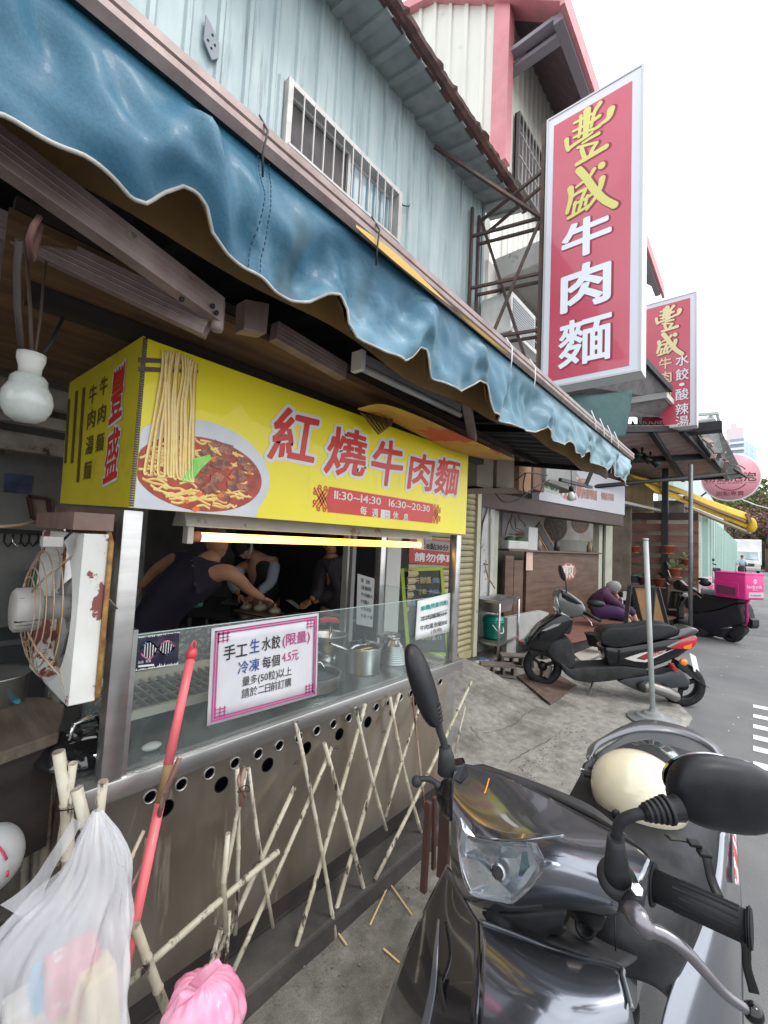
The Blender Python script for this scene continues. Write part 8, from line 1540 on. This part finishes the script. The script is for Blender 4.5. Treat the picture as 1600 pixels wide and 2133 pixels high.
# ================================================================ porch roof of the next shop, posts, tarp
BRB = M('brown_soffit_boards', (.38, .29, .26), .75, col2=(.28, .20, .18), ns=4, st=(1, 1, 1), bump=.2); DKS = M('dark_beam_steel', (.022, .022, .026), .6, .2); GSH = M('grey_old_sheet', (.20, .19, .19), .7, col2=(.12, .11, .11), ns=5, spot=(.13, .06, .04), sp=(.6, .66), ss=6)
cr_ = thing('canopy_roof', 'shabby brown boarded canopy roof on dark posts beyond the blue awning', 'roof', W_(1400, 950, 8.5))
cn4 = [W_(1150, 890, 6.6), W_(1437, 888, 8.0), W_(1545, 988, 10.6), W_(1185, 1004, 11.5)]
for i in range(15):
    a, b = i/15, (i+.93)/15; q = [cn4[0].lerp(cn4[3], a), cn4[1].lerp(cn4[2], a), cn4[1].lerp(cn4[2], b), cn4[0].lerp(cn4[3], b)]; MB().poly(q, (0, 0, .02)).obj('board', BRB, cr_)
for i in range(22):
    a, b = i/22, (i+1)/22; r = []
    for u, h in ((0, 0), (.6, 0), (.65, .05), (.92, .05), (1, 0)): t = a+(b-a)*u; r.append([cn4[0].lerp(cn4[1], t)+V(0, 0, .05+h), cn4[3].lerp(cn4[2], t)+V(0, 0, .05+h)+V(.3*random.random(), 0, random.uniform(-.03, .03))])
    MB().grid(r, sm=False).obj('roof_sheet', GSH, cr_)
for a, b in ((0, .0), (.5, .5), (1, 1)): MB().beam(cn4[0].lerp(cn4[3], a)-V(0, 0, .05), cn4[1].lerp(cn4[2], a)-V(0, 0, .05), .10, .10).obj('beam', DKS, cr_)
for a in (.0, .35, .68, .93): MB().beam(cn4[0].lerp(cn4[1], a)-V(0, 0, .08), cn4[3].lerp(cn4[2], a)-V(0, 0, .08), .08, .10).obj('rafter', DKS, cr_)
GR_ = [W_(x, y, w) for x, y, w in ((1437, 880, 7.9), (1490, 872, 8.6), (1550, 990, 10.4), (1520, 1000, 10.4), (1470, 930, 8.6))]; MB().poly(GR_, (.1, .1, .06)).obj('torn_sheet', M('grey_green_sheet', (.25, .26, .25), .6, col2=(.15, .15, .15), ns=7), cr_)
random.seed(12)
for i in range(12): u = i/11; p = W_(1460+u*85, 905+u*88, 8.4+u*1.9); MB().beam(p, p+V(random.uniform(-.3, .3), random.uniform(-.25, .1), random.uniform(-.25, .05)), random.uniform(.03, .12), .03).obj('broken_batten', (GSH, BRB, M('pale_batten', (.38, .35, .31), .8))[i % 3], cr_)
a = W_(1462, 893, 8); MB().box(a-V(.15, .3, .08), a+V(.15, .2, .08)).obj('floodlight', DKS, cr_)
pz = W_(1439, 995, 8.2); po1 = MB().tube([V(pz.x, pz.y, 0), V(pz.x, pz.y, pz.z+.25)], .036, 12).obj('steel_post', M('galvanised_post', (.20, .21, .22), .5, .5, col2=(.14, .15, .16), ns=6)); tag(po1, 'grey round steel post holding the canopy in front of the slatted fence', 'post')
pz = W_(1386, 1003, 10); po1 = MB().box((pz.x-.06, pz.y-.06, 0), (pz.x+.06, pz.y+.06, pz.z+.3)).obj('square_post', DKS); tag(po1, 'thick dark square post rising above the slatted fence', 'post')
MB().tube([W_(1170, 1020, 7.5), W_(1540, 985, 10)], .04, 8).obj('tie_bar', DKS, cr_)
for x, y in ((1318, 950), (1338, 960), (1355, 968)): 
    p = W_(x, y-12, 8.5); t = thing('spotlight', {1318: 'left', 1338: 'middle', 1355: 'right'}[x]+' black track spotlight under the brown canopy', 'spotlight', p, 'black track spotlights'); MB().tube([p, p-V(.02, .14, .16)], .06, 12).obj('can', BPL, t); MB().tube([p+V(0, 0, .15), p], .02, 8).obj('stem', BPL, t)
# two stepped roof ends above it
for nm, lb, pts, th in (('roof_edge', 'dark ribbed roof end jutting out just right of the tallest sign foot', ((1180, 800, 6.0), (1336, 745, 6.6), (1398, 812, 7.4), (1370, 828, 7.4), (1190, 822, 6.4)), .06), ('roof_edge', 'middle stepped roof end with white fascia above the brown canopy', ((1240, 842, 6.8), (1384, 820, 7.4), (1440, 880, 8.4), (1432, 895, 8.4), (1370, 868, 7.6), (1240, 870, 7.0)), .06)):
    t = thing(nm, lb, 'roof', W_(*pts[0])); q = [W_(*p) for p in pts]; MB().poly(q, (.05, .15, th)).obj('sheet', GSH, t)
    a, b = q[1], q[2]; n = 16
    for i in range(n): p = a.lerp(b, (i+.5)/n); MB().tube([p+V(0, 0, .06), p+V(.0, .9, .22)], .035, 6).obj('rib', M('dark_roof_rib', (.05, .045, .045), .7), t)
    MB().beam(q[1]+V(0, 0, .0), q[2]+V(0, 0, .0), .05, .09).obj('fascia', DKS if 'just' in lb else WHITEP, t); MB().beam(q[0]+V(0, 0, -.03), q[1]-V(0, 0, .03), .08, .10).obj('fascia', M('grey_fascia', (.18, .18, .18), .6), t)
TEAL = M('teal_netting', (.022, .07, .07), .7, col2=(.03, .085, .085), ns=6, alpha=.93)
tp_ = MB().patch([[W_(1165, 822, 6.2), W_(1240, 822, 6.3), W_(1318, 812, 6.6)], [W_(1190, 865, 6.1), W_(1250, 870, 6.15), W_(1312, 860, 6.4)], [W_(1225, 905, 6.1), W_(1270, 912, 6.1), W_(1302, 910, 6.3)]], 6).obj('tarpaulin', TEAL, solid=.003); tag(tp_, 'dark teal netting sheet hanging under the tallest sign', 'netting')
# walls further along the row
wb_ = thing('row_building', 'mixed pale sheet building closing the row behind the slatted fence', 'building', (13, 3, 0))
MOT = M('mottled_brown_wall', (.16, .125, .095), .85, col2=(.26, .22, .17), ns=2.5, bump=.3, spot=(.08, .06, .045), sp=(.58, .7), ss=3); YSD = M('yellowish_siding', (.46, .36, .20), .7, col2=(.38, .29, .16), ns=3)
MB().box((11.55, 2.2, 0), (11.7, 2.75, 2.6)).obj('brown_wall', MOT, wb_); MB().box((12.3, .95, 0), (12.4, 3.2, 2.35)).obj('block_wall', M('pale_block_wall', (.62, .58, .46), .8, col2=(.48, .45, .37), ns=3, spot=(.45, .30, .12), sp=(.66, .68), ss=3), wb_)
for k in range(9): MB().box((12.6, 1.9+.16*k, 2.2), (12.66, 2.05+.16*k, 3.4)).obj('siding_board', YSD, wb_)
MB().box((13.0, 1.3, 2.3), (18, 3.4, 2.9)).obj('lean_to', GSH, wb_)
GRN_ = M('green_sheet', (.30, .44, .38), .5, col2=(.25, .38, .33), ns=2, st=(1, 1, .4)); yg = 1.05; ga_, gb_ = at(1461, 1120, 'y', yg).x, at(1531, 1120, 'y', yg).x; gz1 = at(1461, 1068, 'y', yg).z
gw_ = thing('green_wall', 'tall pale green ribbed sheet wall beyond the slatted fence', 'wall', (ga_, yg, 0)); x = ga_-.2; k = 0
while x < gb_: w = (gb_-ga_)/9; w = max(.5, min(w, 1.2)) ; e = min(x+w, gb_); MB().grid([[(a, yg-d, 0), (a, yg-d, gz1)] for a, d in ((x, 0), (x+w*.45, 0), (x+w*.5, .12), (e-.02, .12), (e, 0))], sm=False).obj('sheet', GRN_, gw_); x = e
MB().box((gb_, yg-.15, 0), (gb_+.5, yg+.3, gz1)).obj('end_post', WHITEP, gw_)
up_ = MB().box((ga_+1, 1.8, 2.6), (gb_+2, 2.2, 4.9)).obj('upper_wall', M('pale_green_upper', (.40, .50, .47), .5), gw_)
# slatted fence with pots
SLT = M('slat_brown', (.22, .11, .08), .6, col2=(.15, .075, .055), ns=5, st=(1, 1, 5), bump=.2); XFc = 11.9
fe = thing('slatted_fence', 'brown horizontal slatted screen carrying small flower pots', 'fence', (XFc, 1.6, 0)); yl_, yr_ = at(1314, 1100, 'x', XFc).y, at(1455, 1100, 'x', XFc).y
k = 0; z = 2.50
while z > .35:
    m_ = SLT; MB().box((XFc, yr_+(0 if k else .0), z-.17), (XFc+.03, yl_+(.12 if k == 0 else 0), z)).obj('slat', SLT if k else M('slat_dark', (.05, .03, .025), .6), fe); z -= .262; k += 1
for y in (yl_-.28, at(1382, 1100, 'x', XFc).y, yr_+.05): MB().box((XFc+.031, y-.05, 0), (XFc+.11, y+.05, 2.5)).obj('upright', SLT, fe)
MB().box((XFc+.035, yr_-.02, 0), (XFc+.2, yr_+.0, 2.3)).obj('pale_edge', MC['pale_block_wall'], fe)
TER = M('terracotta', (.33, .10, .05), .7, col2=(.26, .075, .04), ns=9); LFG = M('plant_leaf', (.09, .16, .06), .6, col2=(.20, .24, .12), ns=12)
def pot(px, py, r, lb, X=XFc-.12, plant=1, mt=TER):
    c = at(px, py, 'x', X); t = thing('flower_pot', lb, 'flower pot', c, 'flower pots on the slatted screen'); MB().lathe(c, [(0, 0), (r*.7, 0), (r*.95, r*1.3), (r*1.08, r*1.3), (r*1.08, r*1.6), (r*.95, r*1.6), (r*.9, r*1.4), (0, r*1.4)], n=20).obj('pot', mt, t); MB().lathe(c-V(0, 0, .02), [(r*1.0, 0), (r*1.1, .03)], n=20).obj('saucer', TER, t)
    if plant:
        m = MB()
        for i in range(50*plant):
            d = V(random.gauss(0, 1), random.gauss(0, 1), abs(random.gauss(0, 1))).normalized(); L = random.uniform(.5, 1.9)*r; b = c+V(0, 0, r*1.5); tip = b+d*L; s = d.cross(V(random.random(), random.random(), random.random())).normalized()*r*.16; m.poly([b+d*L*.5, tip-d*r*.2+s, tip, tip-d*r*.2-s])
        tag(m.obj('leaves', LFG, t), kind='stuff')
random.seed(5)
pot(1322, 1151, .10, 'small terracotta pot at the left end of the slatted screen', plant=0); pot(1391, 1153, .12, 'terracotta pot with a hooked stem in the middle of the slatted screen', plant=0); pot(1430, 1180, .11, 'terracotta pot with pale leaves beside the grey round post', plant=1); pot(1405, 1202, .13, 'largest terracotta pot with bushy leaves above the dark scooter', plant=2, X=XFc-.25); pot(1377, 1223, .13, 'red glazed pot low behind the kraft board stand', plant=0); pot(1320, 1215, .13, 'blue glazed pot behind the dozing woman', plant=0, mt=M('blue_glaze', (.05, .10, .14), .3, coat=.6)); pot(1345, 1220, .12, 'purple pot hidden behind the grey pole', plant=1, mt=M('purple_pot', (.22, .05, .09), .5))
# yellow rolled awning
YEL = M('yellow_fabric', (.66, .42, .015), .6, col2=(.52, .32, .01), ns=4, bump=.3, bs=12)
ya_ = thing('yellow_awning', 'sloping yellow fabric awning with a frayed yellow end behind the canopy post', 'awning', W_(1440, 1050, 11))
MB().patch([[W_(1312, 988, 9.5), W_(1400, 1012, 10.5), W_(1480, 1042, 11.5), W_(1562, 1071, 12.6)], [W_(1318, 994, 9.4), W_(1402, 1022, 10.4), W_(1480, 1056, 11.4), W_(1560, 1084, 12.4)]], 4).obj('upper_band', YEL, ya_, solid=.01)
MB().patch([[W_(1330, 1000, 9.6), W_(1410, 1030, 10.6), W_(1480, 1058, 11.5), W_(1558, 1086, 12.5)], [W_(1360, 1022, 9.8), W_(1425, 1048, 10.7), W_(1485, 1072, 11.6), W_(1560, 1102, 12.6)]], 4).obj('lower_band', YEL, ya_, solid=.01)
MB().beam(W_(1425, 1036, 10.55), W_(1552, 1086, 12.35), .05, .07).obj('fold_bar', M('fold_brown', (.17, .09, .05), .7), ya_); MB().beam(W_(1420, 1052, 10.8), W_(1560, 1110, 12.7), .12, .06).obj('under_bar', M('under_tan', (.32, .24, .17), .7), ya_)
MB().ball(W_(1566, 1094, 12.5), (.10, .12, .22)).obj('rolled_end', YEL, ya_); MB().beam(W_(1553, 1070, 12.4), W_(1560, 1090, 12.4), .12, .12).obj('end_cap', M('fold_brown', (.17, .09, .05)), ya_)
MB().add([W_(1300, 985, 9.6), W_(1420, 1030, 10.8), W_(1370, 1030, 13), W_(1290, 1010, 12)], [(0, 1, 2, 3)]).obj('canopy_cloth', M('tan_cloth', (.42, .32, .14), .7), ya_, solid=.01)
# round pink sign
PKS = M('round_sign_pink', (.68, .28, .33), .4, col2=(.62, .25, .30), ns=1.5, coat=.3); w = 15.; C0 = W_(1521, 994, w); rr_ = 50*w/895; nrm = (CC-C0); nrm.z = 0; nrm.normalize(); ax_ = V(0, 0, 1).cross(nrm).normalized()
rs_ = thing('round_sign', 'round pink dessert shop sign with dark lettering and curved smile lines', 'sign', C0)
MB().lathe(C0-nrm*.12, [(rr_, 0), (rr_, .12), (rr_*.97, .125)], tuple(nrm), 48).obj('disc', M('sign_rim_white', (.66, .64, .66), .4), rs_); MB().lathe(C0+nrm*.006, [(rr_*.955, 0), (rr_*.955, .004), (0, .0045)], tuple(nrm), 48).obj('face', PKS, rs_)
f = lambda a, b: C0+nrm*.014+ax_*(a*rr_)+V(0, 0, 1)*(b*rr_); m = MB(); DR = M('print_maroon', (.13, .03, .04), .5)
fit_text(m, '粉紅泡泡', f, -.86, .86, -.16, .40, .02); fit_text(m, '甜點專賣', f, -.46, .46, -.76, .20, .01); fit_text(m, 'PINK BUBBLE', f, -.42, .42, -.28, .10)
for s0 in (-1, 1):
    for i in range(24): t = (.18+.64*i/24)*pi; t2 = (.18+.64*(i+1)/24)*pi; m.poly([f(r*cos(q)*1, s0*r*sin(q)*.95) for q, r in ((t, .60), (t2, .60), (t2, .56), (t, .56))])
lineq(m, f, -.84, -.25, -.48, -.25, .006); lineq(m, f, .48, -.25, .84, -.25, .006); m.obj('lettering', DR, rs_, flip=True)
MB().beam(C0-ax_*rr_*.7-nrm*.1, C0-ax_*rr_*1.9-nrm*.1+V(0, 0, -.05), .06, .06).obj('bracket', DKS, rs_); MB().beam(C0-ax_*rr_*.8-nrm*.1-V(0, 0, .5), C0-ax_*rr_*1.7-nrm*.1-V(0, 0, 1.2), .05, .05).obj('bracket', DKS, rs_)
# sloping white frame seen over the canopy
wf = thing('sign_frame', 'grey empty frame standing above the broken canopy end', 'frame', W_(1500, 900, 14))
for a, b in (((1455, 864), (1494, 861)), ((1494, 861), (1503, 905)), ((1480, 866), (1500, 920))): MB().beam(W_(*a, 13), W_(*b, 13), .12, .08).obj('bar', M('frame_grey_green', (.36, .38, .37), .6), wf)
# motorcycles and cloth behind the pink box
mc2 = thing('motorcycle', 'small dark motorcycle parked behind the slatted fence by the green wall', 'motorcycle', W_(1475, 1230, 13)); ww = 13.
for x in (1466, 1502): c = W_(x, 1222, ww); wheel(mc2, V(c.x, c.y, .3), (.5, .85, 0), .3, .06)
def T4(name, pts, r, mt): return MB().tube([W_(x, y, ww) for x, y in pts], r, 8).obj(name, mt, mc2)
T4('handlebar', ((1460, 1160), (1470, 1175), (1478, 1178)), .02, BLACKM); T4('handlebar', ((1468, 1172), (1485, 1174), (1492, 1177)), .02, BLACKM); T4('mirror_stem', ((1476, 1175), (1480, 1168), (1484, 1166)), .012, BLACKM); MB().ball(W_(1484, 1166, ww), (.06, .06, .05)).obj('mirror', BPL, mc2); T4('mirror_stem', ((1458, 1165), (1458, 1158)), .012, SILV)
MB().poly([W_(x, y, ww) for x, y in ((1455, 1180), (1472, 1172), (1478, 1180), (1470, 1200), (1456, 1210))], (.2, .2, 0)).obj('fairing', M('bike_grey', (.14, .14, .15), .4, coat=.5), mc2, bevel=.02); MB().poly([W_(x, y, ww) for x, y in ((1474, 1192), (1480, 1186), (1502, 1183), (1504, 1190), (1480, 1196))], (.25, .25, 0)).obj('seat', SEAT, mc2, bevel=.03); T4('frame', ((1468, 1200), (1490, 1200), (1505, 1196)), .03, BLACKM)
cl2 = MB().patch([[W_(1446, 1196, 12), W_(1475, 1200, 11.8), W_(1508, 1196, 11.6)], [W_(1446, 1212, 11.6), W_(1478, 1216, 11.3), W_(1510, 1212, 11.2)], [W_(1446, 1240, 11.4), W_(1480, 1246, 11.1), W_(1512, 1240, 11.0)]], 5).obj('floral_cover', M('floral_cloth', (.52, .42, .46), .8, col2=(.50, .10, .20), ns=9, p=(.5, .6), spot=(.12, .22, .35), sp=(.62, .66), ss=8), solid=.01); tag(cl2, 'pink and white floral cloth cover behind the dark scooter seat', 'cloth')
o = MB().tube([W_(1487, 1190, 11), W_(1487, 1215, 11)], .03, 10).obj('short_post', WHITEP); tag(o, 'short white post beside the floral cloth cover', 'post')
o = MB().poly([W_(x, y, 10.8) for x, y in ((1448, 1232), (1502, 1230), (1506, 1246), (1450, 1252))], (.15, .3, 0)).obj('far_seat', SEAT, bevel=.05); tag(o, 'flat dark grey scooter seat seen behind the covered scooter', 'seat')
# truck, rider, van
WTR = M('truck_white', (.64, .65, .64), .35, coat=.5, col2=(.56, .57, .56), ns=2); WSG = M('windscreen', (.16, .22, .22), .08, coat=1, col2=(.34, .42, .42), ns=1.2)
tk = thing('truck', 'white box truck facing the camera far down the road', 'truck', W_(1556, 1180, 38)); c = W_(1556, 1170, 38); c.z = 0; Xk, Yk = c.x, c.y; hw = .92
MB().box((Xk+.9, Yk-1.0, .9), (Xk+5, Yk+1.0, 3.15)).obj('cargo_box', WTR, tk, bevel=.05)
MB().add([(Xk, Yk-hw, .45), (Xk, Yk+hw, .45), (Xk, Yk+hw, 1.25), (Xk, Yk-hw, 1.25), (Xk+.45, Yk-hw*.92, 2.15), (Xk+.45, Yk+hw*.92, 2.15), (Xk+1.1, Yk-hw, .45), (Xk+1.1, Yk+hw, .45), (Xk+1.1, Yk+hw*.92, 2.15), (Xk+1.1, Yk-hw*.92, 2.15)], [(0, 1, 2, 3), (3, 2, 5, 4), (4, 5, 8, 9), (1, 7, 8, 5, 2), (0, 3, 4, 9, 6), (0, 6, 7, 1), (6, 9, 8, 7)]).obj('cab', WTR, tk, bevel=.04)
MB().add([(Xk+.03, Yk-hw*.86, 1.3), (Xk+.03, Yk+hw*.86, 1.3), (Xk+.40, Yk+hw*.80, 2.05), (Xk+.40, Yk-hw*.80, 2.05)], [(0, 1, 2, 3)]).obj('windscreen', WSG, tk, solid=.02); MB().box((Xk-.03, Yk-.5, .75), (Xk-.002, Yk+.5, 1.02)).obj('grille', M('grille_black', (.03, .03, .03), .5), tk); MB().box((Xk-.08, Yk-hw, .42), (Xk-.002, Yk+hw, .62)).obj('bumper', M('bumper_grey', (.3, .3, .3), .5), tk)
for s in (-1, 1):
    MB().box((Xk-.04, Yk+s*.72-.16, .72), (Xk-.003, Yk+s*.72+.16, .98)).obj('headlight', M('lamp_silver', (.55, .50, .42), .2, .3, coat=1), tk); MB().box((Xk+.1, Yk+s*1.12-.07, 1.35), (Xk+.2, Yk+s*1.12+.07, 1.8)).obj('mirror', BPL, tk)
    for dx in (.55, 4.0): wheel(tk, (Xk+dx, Yk+s*.75, .36), (0, 1, 0), .36, .1, 0)
MB().tube([(Xk-.01, Yk-.5, 1.34), (Xk-.01, Yk+.1, 1.42)], .015, 6).obj('wiper', BPL, tk)
vn = thing('van', 'white van partly out of frame at the far right of the road', 'van', W_(1596, 1165, 48)); c = W_(1598, 1160, 48); c.z = 0
MB().poly([(c.x, c.y, .3), (c.x, c.y, .95), (c.x+.5, c.y, 1.15), (c.x+1.1, c.y, 1.85), (c.x+4.2, c.y, 1.9), (c.x+4.3, c.y, .3)], (0, -1.7, 0)).obj('body', WTR, vn, bevel=.08); MB().add([(c.x+.48, c.y-.1, 1.17), (c.x+.48, c.y-1.6, 1.17), (c.x+1.02, c.y-1.5, 1.80), (c.x+1.02, c.y-.2, 1.80)], [(0, 1, 2, 3)]).obj('windscreen', WSG, vn, solid=.03); MB().poly([(c.x+1.0, c.y+.01, 1.2), (c.x+1.4, c.y+.01, 1.7), (c.x+2.4, c.y+.01, 1.7), (c.x+2.4, c.y+.01, 1.2)]).obj('side_window', WSG, vn)
for dx in (.8, 3.4):
    for dy in (0, -1.6): wheel(vn, (c.x+dx, c.y+dy, .33), (0, 1, 0), .33, .08, 0)
for s in (-.25, -1.45): MB().box((c.x-.02, c.y+s-.15, .75), (c.x+.05, c.y+s+.15, .95)).obj('headlight', MC['lamp_silver'], vn)
cw_ = 30; cc = W_(1546, 1180, cw_); rd = V(cc.x, cc.y, 0)
jr = dict(pelvis=rd+V(0, 0, .82), waist=rd+V(0, 0, 1.0), chest=rd+V(-.03, 0, 1.22), neckb=rd+V(-.05, 0, 1.38), neck=rd+V(-.05, 0, 1.43), head=rd+V(-.06, 0, 1.56), shL=rd+V(-.03, .2, 1.30), elL=rd+V(-.2, .28, 1.08), wrL=rd+V(-.42, .27, 1.02), shR=rd+V(-.03, -.2, 1.30), elR=rd+V(-.2, -.28, 1.08), wrR=rd+V(-.42, -.27, 1.02), hipL=rd+V(0, .13, .80), knL=rd+V(-.35, .16, .75), anL=rd+V(-.3, .16, .36), hipR=rd+V(0, -.13, .80), knR=rd+V(-.35, -.16, .75), anR=rd+V(-.3, -.16, .36), toe=(-.1, 0, 0))
rp_ = person('rider in a light blue shirt on a scooter in front of the white truck', jr, SKIN, MC['hair_black'], face=(-1, 0, 0), hands=((jr['wrL'], (-1, 0, 0), (0, 0, -1), 1), (jr['wrR'], (-1, 0, 0), (0, 0, -1), 1)))
LBS = M('shirt_light_blue', (.42, .50, .60), .8); skin('shirt', LBS, rp_, [(jr['pelvis'], (.17, .14)), (jr['waist'], (.17, .14)), (jr['chest'], (.19, .14)), (jr['neckb'], .08), (jr['shL'], .08), (jr['elL'], .06), (jr['shR'], .08), (jr['elR'], .06)], [(0, 1), (1, 2), (2, 3), (2, 4), (4, 5), (2, 6), (6, 7)]); skin('trousers', MC['black_trousers'], rp_, [(jr['pelvis'], (.16, .14)), (jr['hipL'], .10), (jr['knL'], .075), (jr['anL'], .06), (jr['hipR'], .10), (jr['knR'], .075), (jr['anR'], .06)], [(0, 1), (1, 2), (2, 3), (0, 4), (4, 5), (5, 6)])
rsx = thing('scooter', 'dark scooter ridden toward the camera in front of the white truck', 'scooter', rd)
for dx in (-.62, .6): wheel(rsx, rd+V(dx, 0, .22), (0, 1, 0), .22, .05, 0)
MB().poly([rd+V(x, .14, z) for x, z in ((-.5, .5), (-.45, .95), (-.38, .95), (-.34, .35), (.1, .33), (.15, .68), (.7, .72), (.75, .5), (.4, .3), (-.35, .26))], (0, -.28, 0)).obj('body', BGL, rsx, bevel=.04); MB().tube([rd+V(-.42, y, 1.0) for y in (-.32, 0, .32)], .018, 8).obj('handlebar', BLACKM, rsx); MB().box(rd+V(.1, -.13, .68), rd+V(.7, .13, .76)).obj('seat', SEAT, rsx, bevel=.03)
# high-rise
HW, HB = M('tower_pinkish', (.55, .46, .47), .7), M('tower_blue', (.30, .44, .56), .6); WNB = M('tower_window', (.17, .27, .36), .3)
tw = 230; tl_, tm_, tr_2 = W_(1512, 1150, tw), W_(1552, 1150, tw-6), W_(1579, 1150, tw+6); th_ = W_(1552, 914, tw).z; t = thing('apartment_tower', 'distant pink and light blue apartment tower above the round pink sign', 'building', V(tm_.x, tm_.y, 0))
def wallq(a, b, z0, z1, nm, mt, off=0, thk=6): a = V(a.x-off, a.y, z0); b = V(b.x-off, b.y, z0); return MB().poly([a, b, V(b.x, b.y, z1), V(a.x, a.y, z1)], (thk, 0, 0)).obj(nm, mt, t)
wallq(tl_, tm_, 0, th_, 'wall', HW, 0, 20); wallq(tm_, tr_2, 0, th_-2, 'wall', HB, 0, 20); wallq(tl_.lerp(tm_, .05), tl_.lerp(tm_, .95), th_, th_+6, 'roof_block', HW, 0, 10); wallq(tl_.lerp(tm_, .28), tl_.lerp(tm_, .62), th_+6, th_+8.5, 'roof_block', HW, 0, 8)
for i in range(18):
    z = th_-3.2*(i+1); wallq(tl_.lerp(tm_, .22), tl_.lerp(tm_, .98), z, z+1.15, 'balcony', M('balcony_white', (.62, .56, .57), .7), 1.6, 1.5); wallq(tl_.lerp(tm_, .24), tl_.lerp(tm_, .96), z+1.2, z+3.0, 'window_band', WNB, .3, .3)
    for u in (.15, .45, .62): wallq(tm_.lerp(tr_2, u), tm_.lerp(tr_2, u+.13), z+.9, z+2.4, 'window', WNB, .3, .3)
    wallq(tl_.lerp(tm_, .02), tl_.lerp(tm_, .14), z+.9, z+2.4, 'window', WNB, .3, .3)
# trees
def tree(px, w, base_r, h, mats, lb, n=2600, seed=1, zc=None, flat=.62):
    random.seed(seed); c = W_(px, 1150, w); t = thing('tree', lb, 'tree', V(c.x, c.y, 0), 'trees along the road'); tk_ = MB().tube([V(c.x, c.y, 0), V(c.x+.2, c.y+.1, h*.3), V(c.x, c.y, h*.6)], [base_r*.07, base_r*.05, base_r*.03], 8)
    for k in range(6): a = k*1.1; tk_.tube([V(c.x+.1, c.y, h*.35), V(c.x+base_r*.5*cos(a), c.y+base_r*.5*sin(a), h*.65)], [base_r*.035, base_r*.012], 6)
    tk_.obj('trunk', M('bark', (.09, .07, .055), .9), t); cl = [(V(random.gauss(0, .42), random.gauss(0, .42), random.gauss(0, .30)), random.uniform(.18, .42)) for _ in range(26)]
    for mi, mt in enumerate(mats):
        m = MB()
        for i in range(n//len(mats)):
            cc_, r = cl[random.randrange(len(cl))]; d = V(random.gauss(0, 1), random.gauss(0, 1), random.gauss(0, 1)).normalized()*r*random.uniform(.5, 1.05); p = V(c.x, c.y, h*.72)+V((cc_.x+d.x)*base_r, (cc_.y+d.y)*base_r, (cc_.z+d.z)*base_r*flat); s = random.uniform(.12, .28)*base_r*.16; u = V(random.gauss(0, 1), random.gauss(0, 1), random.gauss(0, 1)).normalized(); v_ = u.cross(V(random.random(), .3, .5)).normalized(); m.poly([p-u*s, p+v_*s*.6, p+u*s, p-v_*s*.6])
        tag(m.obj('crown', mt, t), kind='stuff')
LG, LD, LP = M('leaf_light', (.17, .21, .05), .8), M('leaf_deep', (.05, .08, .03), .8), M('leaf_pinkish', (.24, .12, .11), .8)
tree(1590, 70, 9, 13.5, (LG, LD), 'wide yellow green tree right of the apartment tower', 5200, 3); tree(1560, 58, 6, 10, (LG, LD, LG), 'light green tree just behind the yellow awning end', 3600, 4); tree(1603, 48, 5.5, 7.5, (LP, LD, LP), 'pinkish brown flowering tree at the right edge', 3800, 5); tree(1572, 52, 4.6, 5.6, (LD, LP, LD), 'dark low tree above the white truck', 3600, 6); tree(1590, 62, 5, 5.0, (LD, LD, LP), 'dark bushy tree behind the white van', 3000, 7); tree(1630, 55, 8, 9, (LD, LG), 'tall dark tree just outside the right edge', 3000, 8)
hd_ = MB(); random.seed(9)
for i in range(5000):
    p = V(random.uniform(80, 100), random.uniform(-40, 14), random.uniform(0, 1)**.6*(3.8+1.2*sin(i*.37))); s = random.uniform(.2, .55); u = V(random.gauss(0, 1), random.gauss(0, 1), random.gauss(0, 1)).normalized(); v_ = u.cross(V(.3, .5, .8)).normalized(); hd_.poly([p-u*s, p+v_*s, p+u*s, p-v_*s])
tag(hd_.obj('far_hedge', LD), kind='stuff'); struct(MB().box((101, -60, 0), (104, 30, 3.4)).obj('far_bank', M('far_bank', (.05, .06, .045), .9)))
o = MB().tube([W_(1545, 1040, 30), W_(1575, 1052, 26), W_(1612, 1062, 22)], .03, 5).obj('power_cable', M('cable_pale', (.4, .4, .4), .6)); tag(o, 'thin overhead cable crossing in front of the far trees', 'cable')

# litter and repair patches on the road
random.seed(21); m = MB(); 
for i in range(160):
    x = random.uniform(3.5, 16); y = random.uniform(-1.5, .4 if x < 5.6 else 1.4); s_ = random.uniform(.004, .018); a = random.random()*3; m.box((x-s_, y-s_*.4, .001), (x+s_, y+s_*.4, .004), Matrix.Rotation(a, 3, 'Z'))
tag(m.obj('road_litter', M('litter_pale', (.45, .43, .38), .8)), kind='stuff')
for k, (x0, y0, w, l) in enumerate(((6.2, -1.1, .9, 3.4), (11.5, -.5, .8, 4.5))):
    q = [(x0+l*u+random.uniform(-.03, .03), y0+w*v_+random.uniform(-.03, .03), .004) for u, v_ in ((0, 0), (.33, 0), (.66, .0), (1, 0), (1, .5), (1, 1), (.6, 1), (.3, 1), (0, 1))]
    struct(MB().poly(q).obj('road_patch', M('road_patch', (.105, .105, .11), .92, col2=(.15, .15, .15), ns=3, bump=.6, bs=200, fine=.5)))
